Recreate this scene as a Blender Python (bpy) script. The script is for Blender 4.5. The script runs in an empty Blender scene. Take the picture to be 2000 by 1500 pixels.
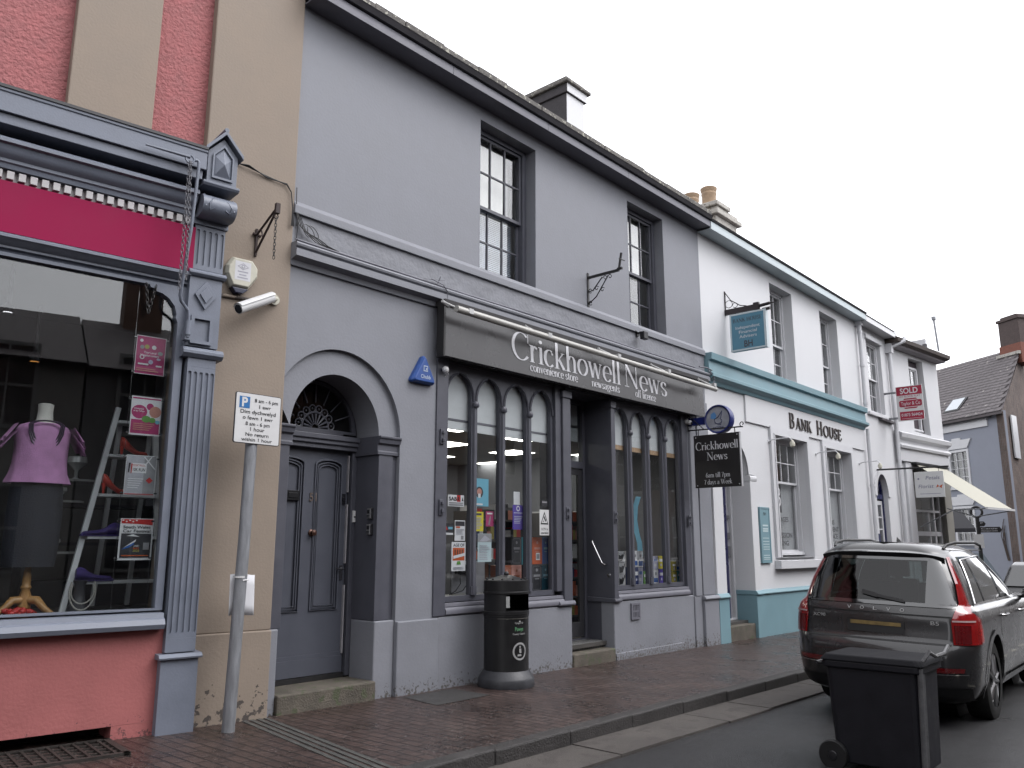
import bpy, bmesh, math, random
from mathutils import Vector, Matrix, noise
from mathutils.geometry import tessellate_polygon
random.seed(7)
SC = bpy.context.scene
COL = SC.collection
R = math.radians
# ------------------------------------------------------------------ camera
CAM = Vector((0, -6.7, 1.5))
yaw, pitch, roll = R(48.4893), R(11.1854), R(0.0527)
fw = Vector((math.sin(yaw)*math.cos(pitch), math.cos(yaw)*math.cos(pitch), math.sin(pitch)))
rt = Vector((math.cos(yaw), -math.sin(yaw), 0)); up = rt.cross(fw)
r2 = rt*math.cos(roll)+up*math.sin(roll); u2 = up*math.cos(roll)-rt*math.sin(roll)
cd = bpy.data.cameras.new('camera'); cam = bpy.data.objects.new('camera', cd); COL.objects.link(cam)
cam.matrix_world = Matrix(((r2.x, u2.x, -fw.x, CAM.x), (r2.y, u2.y, -fw.y, CAM.y), (r2.z, u2.z, -fw.z, CAM.z), (0, 0, 0, 1)))
cd.sensor_width = 36; cd.lens = 28.8; cd.clip_start = .05; cd.clip_end = 800
SC.camera = cam
# ------------------------------------------------------------------ sky, sun, exposure
SUN_EL, SUN_AZ = R(52), R(150)          # overcast: a soft broad sun behind the cloud, over the street
W = bpy.data.worlds.new('World'); SC.world = W; W.use_nodes = True
nt = W.node_tree; bg = nt.nodes['Background']
sky = nt.nodes.new('ShaderNodeTexSky'); sky.sky_type = 'NISHITA'; sky.sun_disc = False
sky.sun_elevation = SUN_EL; sky.sun_rotation = SUN_AZ; sky.air_density = 1.0; sky.dust_density = 4; sky.ozone_density = 1
bw = nt.nodes.new('ShaderNodeRGBToBW'); nt.links.new(sky.outputs[0], bw.inputs[0])
tint = nt.nodes.new('ShaderNodeMix'); tint.data_type = 'RGBA'; tint.blend_type = 'MULTIPLY'; tint.inputs[0].default_value = 1
nt.links.new(bw.outputs[0], tint.inputs[6]); tint.inputs[7].default_value = (.98, .985, 1.04, 1)
mx = nt.nodes.new('ShaderNodeMix'); mx.data_type = 'RGBA'; mx.inputs[0].default_value = .12
nt.links.new(tint.outputs[2], mx.inputs[6]); nt.links.new(sky.outputs[0], mx.inputs[7])
cl = nt.nodes.new('ShaderNodeMix'); cl.data_type = 'RGBA'; cl.blend_type = 'ADD'; cl.inputs[0].default_value = 1     # an even white cloud layer over the clear sky
nt.links.new(mx.outputs[2], cl.inputs[6]); cl.inputs[7].default_value = (7.3, 7.32, 7.55, 1)
nt.links.new(cl.outputs[2], bg.inputs[0]); bg.inputs[1].default_value = .14
sl = bpy.data.lights.new('sun', 'SUN'); sl.energy = .6; sl.angle = R(35); sl.color = (1, .97, .93)
so = bpy.data.objects.new('sun', sl); COL.objects.link(so)
sd = Vector((math.sin(SUN_AZ)*math.cos(SUN_EL), math.cos(SUN_AZ)*math.cos(SUN_EL), math.sin(SUN_EL)))
so.rotation_euler = sd.to_track_quat('Z', 'Y').to_euler(); so.location = (0, 0, 60)
SC.view_settings.view_transform = 'Standard'; SC.view_settings.look = 'None'
SC.view_settings.gamma = 1; SC.view_settings.exposure = 0.55
SC.cycles.use_denoising = True; SC.cycles.max_bounces = 8; SC.cycles.transparent_max_bounces = 16
SC.cycles.caustics_reflective = False; SC.cycles.caustics_refractive = False
# ------------------------------------------------------------------ materials
MATS = {}
ALB = .69
def mat(name, rgb, rough=.6, var=.08, vs=3., bump=0., bs=60., metal=0., spec=.4, fleck=None, streak=0, emit=None, coat=0):
    """painted / plain surface: two-scale noise variation, bump, optional flecks ((rgb), scale, threshold[, zmax])"""
    if name in MATS: return MATS[name]
    if not emit: rgb = tuple(c*ALB for c in rgb)
    m = bpy.data.materials.new(name); m.use_nodes = True; t = m.node_tree; N = t.nodes; L = t.links
    b = N['Principled BSDF']; b.inputs['Roughness'].default_value = rough; b.inputs['Metallic'].default_value = metal
    b.inputs['Specular IOR Level'].default_value = spec
    if coat: b.inputs['Coat Weight'].default_value = coat; b.inputs['Coat Roughness'].default_value = .05
    tc = N.new('ShaderNodeTexCoord')
    n1 = N.new('ShaderNodeTexNoise'); n1.inputs['Scale'].default_value = vs; n1.inputs['Detail'].default_value = 6; n1.inputs['Roughness'].default_value = .65
    L.new(tc.outputs['Object'], n1.inputs['Vector'])
    if streak:
        mp = N.new('ShaderNodeMapping'); mp.inputs['Scale'].default_value = (1, 1, 1/streak); L.new(tc.outputs['Object'], mp.inputs[0]); L.new(mp.outputs[0], n1.inputs['Vector'])
    mr = N.new('ShaderNodeMapRange'); mr.inputs[1].default_value = .3; mr.inputs[2].default_value = .7; mr.inputs[3].default_value = 1-var; mr.inputs[4].default_value = 1+var
    L.new(n1.outputs[0], mr.inputs[0])
    mu = N.new('ShaderNodeMix'); mu.data_type = 'RGBA'; mu.blend_type = 'MULTIPLY'; mu.inputs[0].default_value = 1
    mu.inputs[6].default_value = (*rgb, 1); L.new(mr.outputs[0], mu.inputs[7]); out = mu.outputs[2]
    if fleck:
        fc, fs, ft = fleck[:3]
        n2 = N.new('ShaderNodeTexNoise'); n2.inputs['Scale'].default_value = fs; n2.inputs['Detail'].default_value = 5; n2.inputs['Roughness'].default_value = .6
        L.new(tc.outputs['Object'], n2.inputs['Vector']); fac = n2.outputs[0]
        if len(fleck) > 3:                # splash marks only low on the wall, ragged upper limit
            sx = N.new('ShaderNodeSeparateXYZ'); L.new(tc.outputs['Object'], sx.inputs[0])
            m2 = N.new('ShaderNodeMapRange'); m2.inputs[1].default_value = 0; m2.inputs[2].default_value = fleck[3]; m2.inputs[3].default_value = .16; m2.inputs[4].default_value = -.12
            L.new(sx.outputs[2], m2.inputs[0]); ad = N.new('ShaderNodeMath'); L.new(fac, ad.inputs[0]); L.new(m2.outputs[0], ad.inputs[1]); fac = ad.outputs[0]
        r = N.new('ShaderNodeMapRange'); r.inputs[1].default_value = ft; r.inputs[2].default_value = ft+.03; L.new(fac, r.inputs[0])
        mf = N.new('ShaderNodeMix'); mf.data_type = 'RGBA'; L.new(r.outputs[0], mf.inputs[0]); L.new(out, mf.inputs[6]); mf.inputs[7].default_value = (*fc, 1); out = mf.outputs[2]
    L.new(out, b.inputs['Base Color'])
    if rough > .1 and metal < .5:
        rr = N.new('ShaderNodeMapRange'); rr.inputs[1].default_value = .3; rr.inputs[2].default_value = .7; rr.inputs[3].default_value = max(0, rough-.08); rr.inputs[4].default_value = min(1, rough+.08)
        L.new(n1.outputs[0], rr.inputs[0]); L.new(rr.outputs[0], b.inputs['Roughness'])
    if bump:
        n3 = N.new('ShaderNodeTexNoise'); n3.inputs['Scale'].default_value = bs; n3.inputs['Detail'].default_value = 4; L.new(tc.outputs['Object'], n3.inputs['Vector'])
        bp = N.new('ShaderNodeBump'); bp.inputs['Strength'].default_value = bump; bp.inputs['Distance'].default_value = .02; L.new(n3.outputs[0], bp.inputs['Height']); L.new(bp.outputs[0], b.inputs['Normal'])
    if emit: b.inputs['Emission Color'].default_value = (*rgb, 1); b.inputs['Emission Strength'].default_value = emit
    MATS[name] = m; return m
def glass(name, tint=(.9, .93, .95), rough=.0, refl=1.0, ior=1.5):
    if name in MATS: return MATS[name]
    m = bpy.data.materials.new(name); m.use_nodes = True; t = m.node_tree; N = t.nodes; L = t.links
    N.remove(N['Principled BSDF']); o = N['Material Output']
    tr = N.new('ShaderNodeBsdfTransparent'); tr.inputs[0].default_value = (*tint, 1)
    gl = N.new('ShaderNodeBsdfGlossy'); gl.inputs['Roughness'].default_value = rough
    lw = N.new('ShaderNodeLayerWeight'); lw.inputs[0].default_value = .5
    pw = N.new('ShaderNodeMath'); pw.operation = 'POWER'; pw.inputs[1].default_value = 4.2; L.new(lw.outputs['Facing'], pw.inputs[0])
    fr = N.new('ShaderNodeMath'); fr.operation = 'MULTIPLY_ADD'; fr.inputs[1].default_value = .9; fr.inputs[2].default_value = .075; L.new(pw.outputs[0], fr.inputs[0])
    nz = N.new('ShaderNodeTexNoise'); nz.inputs['Scale'].default_value = 1.6
    bp = N.new('ShaderNodeBump'); bp.inputs['Strength'].default_value = .05; bp.inputs['Distance'].default_value = .02; L.new(nz.outputs[0], bp.inputs['Height']); L.new(bp.outputs[0], gl.inputs['Normal'])
    mu = N.new('ShaderNodeMath'); mu.operation = 'MULTIPLY'; mu.inputs[1].default_value = refl; mu.use_clamp = True; L.new(fr.outputs[0], mu.inputs[0])
    mi = N.new('ShaderNodeMixShader'); L.new(mu.outputs[0], mi.inputs[0]); L.new(tr.outputs[0], mi.inputs[1]); L.new(gl.outputs[0], mi.inputs[2]); L.new(mi.outputs[0], o.inputs[0])
    MATS[name] = m; return m
def brick(name, c1, c2, mortar, w, h, rough=.7, bump=.5, msize=.012, rot=(0, 0, 0), off=.5, wet=0, squash=1, fleck=False, sc=1.):
    m = bpy.data.materials.new(name); m.use_nodes = True; t = m.node_tree; N = t.nodes; L = t.links; b = N['Principled BSDF']
    tc = N.new('ShaderNodeTexCoord'); mp = N.new('ShaderNodeMapping'); mp.inputs['Rotation'].default_value = rot; L.new(tc.outputs['Object'], mp.inputs[0])
    k = N.new('ShaderNodeTexBrick'); k.inputs['Color1'].default_value = (*c1, 1); k.inputs['Color2'].default_value = (*c2, 1); k.inputs['Mortar'].default_value = (*mortar, 1)
    k.inputs['Scale'].default_value = 1; k.inputs['Brick Width'].default_value = w; k.inputs['Row Height'].default_value = h; k.inputs['Mortar Size'].default_value = msize; k.inputs['Mortar Smooth'].default_value = .25; k.offset = off
    k.inputs['Bias'].default_value = 0
    # worn joints: push the texture coordinate about a little
    nw = N.new('ShaderNodeTexNoise'); nw.inputs['Scale'].default_value = 9; L.new(mp.outputs[0], nw.inputs['Vector'])
    mw = N.new('ShaderNodeMix'); mw.data_type = 'VECTOR'; mw.inputs[0].default_value = .012*sc
    L.new(mp.outputs[0], mw.inputs[4]); L.new(nw.outputs[1], mw.inputs[5]); L.new(mw.outputs[1], k.inputs['Vector'])
    n1 = N.new('ShaderNodeTexNoise'); n1.inputs['Scale'].default_value = 1.3; n1.inputs['Detail'].default_value = 8; n1.inputs['Roughness'].default_value = .7; L.new(tc.outputs['Object'], n1.inputs['Vector'])
    mr = N.new('ShaderNodeMapRange'); mr.inputs[1].default_value = .3; mr.inputs[2].default_value = .7; mr.inputs[3].default_value = .62; mr.inputs[4].default_value = 1.35; L.new(n1.outputs[0], mr.inputs[0])
    mu = N.new('ShaderNodeMix'); mu.data_type = 'RGBA'; mu.blend_type = 'MULTIPLY'; mu.inputs[0].default_value = 1; L.new(k.outputs[0], mu.inputs[6]); L.new(mr.outputs[0], mu.inputs[7]); out = mu.outputs[2]
    n4 = N.new('ShaderNodeTexNoise'); n4.inputs['Scale'].default_value = 170; n4.inputs['Detail'].default_value = 3; L.new(tc.outputs['Object'], n4.inputs['Vector'])
    if fleck:
        v = N.new('ShaderNodeTexNoise'); v.inputs['Scale'].default_value = 42; v.inputs['Detail'].default_value = 2; L.new(tc.outputs['Object'], v.inputs['Vector'])
        fr = N.new('ShaderNodeMapRange'); fr.inputs[1].default_value = .66; fr.inputs[2].default_value = .69; L.new(v.outputs[0], fr.inputs[0])
        mf = N.new('ShaderNodeMix'); mf.data_type = 'RGBA'; L.new(fr.outputs[0], mf.inputs[0]); L.new(out, mf.inputs[6]); mf.inputs[7].default_value = (.15, .13, .125, 1); out = mf.outputs[2]
    L.new(out, b.inputs['Base Color'])
    r2_ = N.new('ShaderNodeMapRange'); r2_.inputs[1].default_value = .35; r2_.inputs[2].default_value = .65; r2_.inputs[3].default_value = rough-wet; r2_.inputs[4].default_value = rough+.05; L.new(n1.outputs[0], r2_.inputs[0]); L.new(r2_.outputs[0], b.inputs['Roughness'])
    h1 = N.new('ShaderNodeMath'); h1.operation = 'MULTIPLY_ADD'; h1.inputs[1].default_value = -1; h1.inputs[2].default_value = 1; L.new(k.outputs['Fac'], h1.inputs[0])
    h2 = N.new('ShaderNodeMath'); h2.operation = 'MULTIPLY_ADD'; h2.inputs[1].default_value = .55; L.new(n4.outputs[0], h2.inputs[0]); L.new(h1.outputs[0], h2.inputs[2])
    bp = N.new('ShaderNodeBump'); bp.inputs['Strength'].default_value = bump; bp.inputs['Distance'].default_value = .012; L.new(h2.outputs[0], bp.inputs['Height']); L.new(bp.outputs[0], b.inputs['Normal'])
    MATS[name] = m; return m
# ------------------------------------------------------------------ mesh helpers
def arc(cx, cz, rx, rz, a0, a1, n):
    return [(cx+rx*math.cos(R(a0+(a1-a0)*i/n)), cz+rz*math.sin(R(a0+(a1-a0)*i/n))) for i in range(n+1)]
class MB:
    def __init__(s): s.v = []; s.f = []; s.mi = []; s.c = 0
    def add(s, vs, fs, mi=None):
        b = len(s.v); s.v += [Vector(p) for p in vs]; s.f += [tuple(i+b for i in f) for f in fs]; s.mi += [s.c if mi is None else mi]*len(fs); return s
    def box(s, x0, x1, y0, y1, z0, z1):
        x0, x1 = sorted((x0, x1)); y0, y1 = sorted((y0, y1)); z0, z1 = sorted((z0, z1))
        return s.add([(x0,y0,z0),(x1,y0,z0),(x1,y1,z0),(x0,y1,z0),(x0,y0,z1),(x1,y0,z1),(x1,y1,z1),(x0,y1,z1)], [(0,3,2,1),(4,5,6,7),(0,1,5,4),(1,2,6,5),(2,3,7,6),(3,0,4,7)])
    def poly(s, outer, holes, y0, y1=None, back=False):
        """upright sheet in the x-z plane with holes; y1 gives the reveals their depth"""
        loops = [outer]+list(holes); pts = [p for l in loops for p in l]
        tri = tessellate_polygon([[Vector((p[0], p[1], 0)) for p in l] for l in loops])
        s.add([(p[0], y0, p[1]) for p in pts], [t for t in tri])
        if y1 is not None:
            if back: s.add([(p[0], y1, p[1]) for p in pts], [t[::-1] for t in tri])
            for l in loops:
                n = len(l); s.add([(p[0], y0, p[1]) for p in l]+[(p[0], y1, p[1]) for p in l], [(i, (i+1) % n, n+(i+1) % n, n+i) for i in range(n)])
        return s
    def rect(s, x0, x1, z0, z1): return [(x0, z0), (x1, z0), (x1, z1), (x0, z1)]
    def frame(s, x0, x1, z0, z1, w, y0, y1, wb=None, wt=None):
        wb = w if wb is None else wb; wt = w if wt is None else wt
        return s.poly(s.rect(x0, x1, z0, z1), [s.rect(x0+w, x1-w, z0+wb, z1-wt)], y0, y1, True)
    def extr(s, prof, x0, x1):
        """profile of (y,z) swept along x (mouldings)"""
        n = len(prof); s.add([(x0, p[0], p[1]) for p in prof]+[(x1, p[0], p[1]) for p in prof], [(i, (i+1) % n, n+(i+1) % n, n+i) for i in range(n)]+[tuple(range(n))[::-1], tuple(range(n, 2*n))]); return s
    def extz(s, prof, z0, z1):
        """plan outline (x,y) swept up z"""
        n = len(prof); s.add([(p[0], p[1], z0) for p in prof]+[(p[0], p[1], z1) for p in prof], [(i, (i+1) % n, n+(i+1) % n, n+i) for i in range(n)]+[tuple(range(n))[::-1], tuple(range(n, 2*n))]); return s
    def exty(s, prof, y0, y1):
        n = len(prof); s.add([(p[0], y0, p[1]) for p in prof]+[(p[0], y1, p[1]) for p in prof], [(i, (i+1) % n, n+(i+1) % n, n+i) for i in range(n)]+[tuple(range(n))[::-1], tuple(range(n, 2*n))]); return s
    def tube(s, pts, r, n=8, closed=False):
        pts = [Vector(p) for p in pts]; k = len(pts); rr = r if isinstance(r, (list, tuple)) else [r]*k
        vs = []; prev = None
        for i, p in enumerate(pts):
            a = pts[(i-1) % k] if (closed or i) else p; c = pts[(i+1) % k] if (closed or i < k-1) else p
            d = (c-a).normalized() if (c-a).length > 1e-9 else Vector((0, 0, 1))
            if prev is None: q = d.orthogonal().normalized()
            else:
                q = prev-d*prev.dot(d); q = q.normalized() if q.length > 1e-6 else d.orthogonal().normalized()
            prev = q; w = d.cross(q)
            vs += [p+(q*math.cos(2*math.pi*j/n)+w*math.sin(2*math.pi*j/n))*rr[i] for j in range(n)]
        fs = [(i*n+j, i*n+(j+1) % n, ((i+1) % k)*n+(j+1) % n, ((i+1) % k)*n+j) for i in range(k if closed else k-1) for j in range(n)]
        if not closed: fs += [tuple(range(n))[::-1], tuple(range((k-1)*n, k*n))]
        return s.add(vs, fs)
    def lathe(s, prof, c=(0, 0, 0), n=24, axis='z', a0=0, a1=360, cap=True):
        """prof = [(r, h)...]"""
        c = Vector(c); full = abs(a1-a0) >= 360; m = n if full else n+1; vs = []
        for r, h in prof:
            for j in range(m):
                a = R(a0+(a1-a0)*j/n); x, y = r*math.cos(a), r*math.sin(a)
                vs.append(c+Vector({'z': (x, y, h), 'y': (x, h, y), 'x': (h, x, y)}[axis]))
        fs = [(i*m+j, i*m+(j+1) % m, (i+1)*m+(j+1) % m, (i+1)*m+j) for i in range(len(prof)-1) for j in range(m if full else m-1)]
        if cap and full:
            if prof[0][0] > 1e-5: fs.append(tuple(range(m))[::-1])
            if prof[-1][0] > 1e-5: fs.append(tuple(range((len(prof)-1)*m, len(prof)*m)))
        return s.add(vs, fs)
    def ball(s, c, r, n=12, sq=(1, 1, 1)):
        k = n//2; vs = []
        for i in range(k+1):
            t = math.pi*i/k
            for j in range(n): vs.append((c[0]+r*sq[0]*math.sin(t)*math.cos(2*math.pi*j/n), c[1]+r*sq[1]*math.sin(t)*math.sin(2*math.pi*j/n), c[2]+r*sq[2]*math.cos(t)))
        return s.add(vs, [(i*n+j, (i+1)*n+j, (i+1)*n+(j+1) % n, i*n+(j+1) % n) for i in range(k) for j in range(n)])
    def grid(s, fn, nu, nv, wrap=False):
        vs = [fn(i/nu, j/nv) for i in range(nu+1) for j in range(nv+1)]
        return s.add(vs, [(i*(nv+1)+j, (i+1)*(nv+1)+j, (i+1)*(nv+1)+j+1, i*(nv+1)+j+1) for i in range(nu) for j in range(nv)])
    def chain(s, p0, p1, link=.035, r=.0035, sag=0):
        p0, p1 = Vector(p0), Vector(p1); n = max(2, int((p1-p0).length*(1+sag*2)/link/.8)); 
        P = [p0.lerp(p1, i/n)-Vector((0, 0, sag*4*(i/n)*(1-i/n))) for i in range(n+1)]
        for i in range(n):
            d = (P[i+1]-P[i]); l = d.length; d.normalize(); q = d.orthogonal().normalized(); w = d.cross(q); e = q if i % 2 else w; c = (P[i]+P[i+1])/2
            s.tube([c+d*math.cos(a)*l*.68+e*math.sin(a)*l*.36 for a in [2*math.pi*j/8 for j in range(8)]], r, 4, True)
        return s
    # flat artwork on a frame F = (origin, u, v): polygons in (a,b), lifted l along the outward normal
    def flat(s, F, pts, l=0., mi=None):
        o, u, v = F; nrm = u.cross(v).normalized()
        tri = tessellate_polygon([[Vector((p[0], p[1], 0)) for p in pts]])
        return s.add([o+u*p[0]+v*p[1]+nrm*l for p in pts], list(tri), mi)
    def frect(s, F, a0, a1, b0, b1, l=0., mi=None): return s.flat(F, [(a0, b0), (a1, b0), (a1, b1), (a0, b1)], l, mi)
    def fdisc(s, F, a, b, r, l=0., mi=None, n=20, ry=None): return s.flat(F, [(a+r*math.cos(2*math.pi*i/n), b+(ry or r)*math.sin(2*math.pi*i/n)) for i in range(n)], l, mi)
    def ftext(s, F, txt, a, b, h, l=.002, mi=None, w=None, align='C', bold=0, serif=False, thick=0, shear=0):
        vs, fs, x0, x1 = (serif_mesh if serif else sans_mesh)(txt, bold)
        k = h; tw = (x1-x0)*k; kx = k if w is None else k*w/tw
        tw = (x1-x0)*kx; off = {'C': -tw/2, 'L': 0, 'R': -tw}[align]
        o, u, v = F; nrm = u.cross(v).normalized()
        P = [o+u*(a+off+(p[0]-x0)*kx+shear*p[1]*k)+v*(b+p[1]*k)+nrm*(l+p[2]) for p in vs]
        s.add(P, fs, mi)
        if thick:
            s.add([p-nrm*thick for p in P], fs, mi)
            ec = {}
            for f in fs:
                for i in range(len(f)):
                    e = (f[i], f[(i+1) % len(f)]); ec[tuple(sorted(e))] = ec.get(tuple(sorted(e)), [])+[e]
            b_ = len(s.v); s.v += [p.copy() for p in P]+[p-nrm*thick for p in P]; n = len(P)
            for es in ec.values():
                if len(es) == 1: i, j = es[0]; s.f.append((b_+i, b_+j, b_+n+j, b_+n+i)); s.mi.append(s.c if mi is None else mi)
        return s
    def build(s, name, mats, parent=None, loc=None, bevel=0, smooth=None, seg=2, recalc=True, coll=None):
        """one mesh object; vertices are in the frame of the top-level parent (world frame shifted to it when that parent is flagged world)"""
        me = bpy.data.meshes.new(name); root = parent
        while root is not None and root.parent is not None: root = root.parent
        off = Vector((0, 0, 0))
        if root is not None and root.name in WORLD: off = root.location.copy()
        if root is None and loc is not None: off = Vector(loc)
        me.from_pydata([p-off for p in s.v], [], s.f)
        ml = mats if isinstance(mats, (list, tuple)) else [mats]
        for m_ in ml: me.materials.append(m_)
        if len(ml) > 1: me.polygons.foreach_set('material_index', s.mi)
        if recalc:
            bm = bmesh.new(); bm.from_mesh(me); bmesh.ops.recalc_face_normals(bm, faces=bm.faces); bm.to_mesh(me); bm.free()
        if smooth: 
            me.polygons.foreach_set('use_smooth', [True]*len(me.polygons)); me.set_sharp_from_angle(angle=R(smooth))
        o = bpy.data.objects.new(name, me); COL.objects.link(o)
        if parent is not None: o.parent = parent
        elif loc is not None: o.location = loc
        if bevel:
            md = o.modifiers.new('bevel', 'BEVEL'); md.width = bevel; md.segments = seg; md.limit_method = 'ANGLE'; md.angle_limit = R(35)
        return o
WORLD = set()
def thing(name, label, cat, loc=(0, 0, 0), rotz=0, group=None, world=True):
    o = bpy.data.objects.new(name, None); COL.objects.link(o); o.location = loc; o.rotation_euler = (0, 0, rotz); o.empty_display_size = .1
    o['label'] = label; o['category'] = cat
    if group: o['group'] = group
    if world: WORLD.add(o.name)
    return o
def tag(o, label, cat, group=None, kind=None):
    o['label'] = label; o['category'] = cat
    if group: o['group'] = group
    if kind: o['kind'] = kind
    return o
def dup(root, loc, label, rotz=0, scale=1):
    r = root.copy(); COL.objects.link(r); r.location = loc; r.rotation_euler = (0, 0, rotz); r['label'] = label
    for ch in list(root.children):
        c = ch.copy(); COL.objects.link(c); c.parent = r
        for g in ch.children:
            d = g.copy(); COL.objects.link(d); d.parent = c
    return r
# ------------------------------------------------------------------ lettering
_tx = {}
def sans_mesh(txt, bold=0):
    if (txt, bold) in _tx: return _tx[(txt, bold)]
    cu = bpy.data.curves.new('t', 'FONT'); cu.body = txt; cu.size = 1/.694; cu.offset = bold; cu.resolution_u = 4
    ob = bpy.data.objects.new('t', cu); COL.objects.link(ob)
    me = bpy.data.meshes.new_from_object(ob.evaluated_get(bpy.context.evaluated_depsgraph_get()))
    vs = [(v.co.x, v.co.y, 0) for v in me.vertices]; fs = [tuple(p.vertices) for p in me.polygons]
    bpy.data.objects.remove(ob); bpy.data.curves.remove(cu); bpy.data.meshes.remove(me)
    xs = [v[0] for v in vs] or [0, 1]; _tx[(txt, bold)] = (vs, fs, min(xs), max(xs)); return _tx[(txt, bold)]
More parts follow.
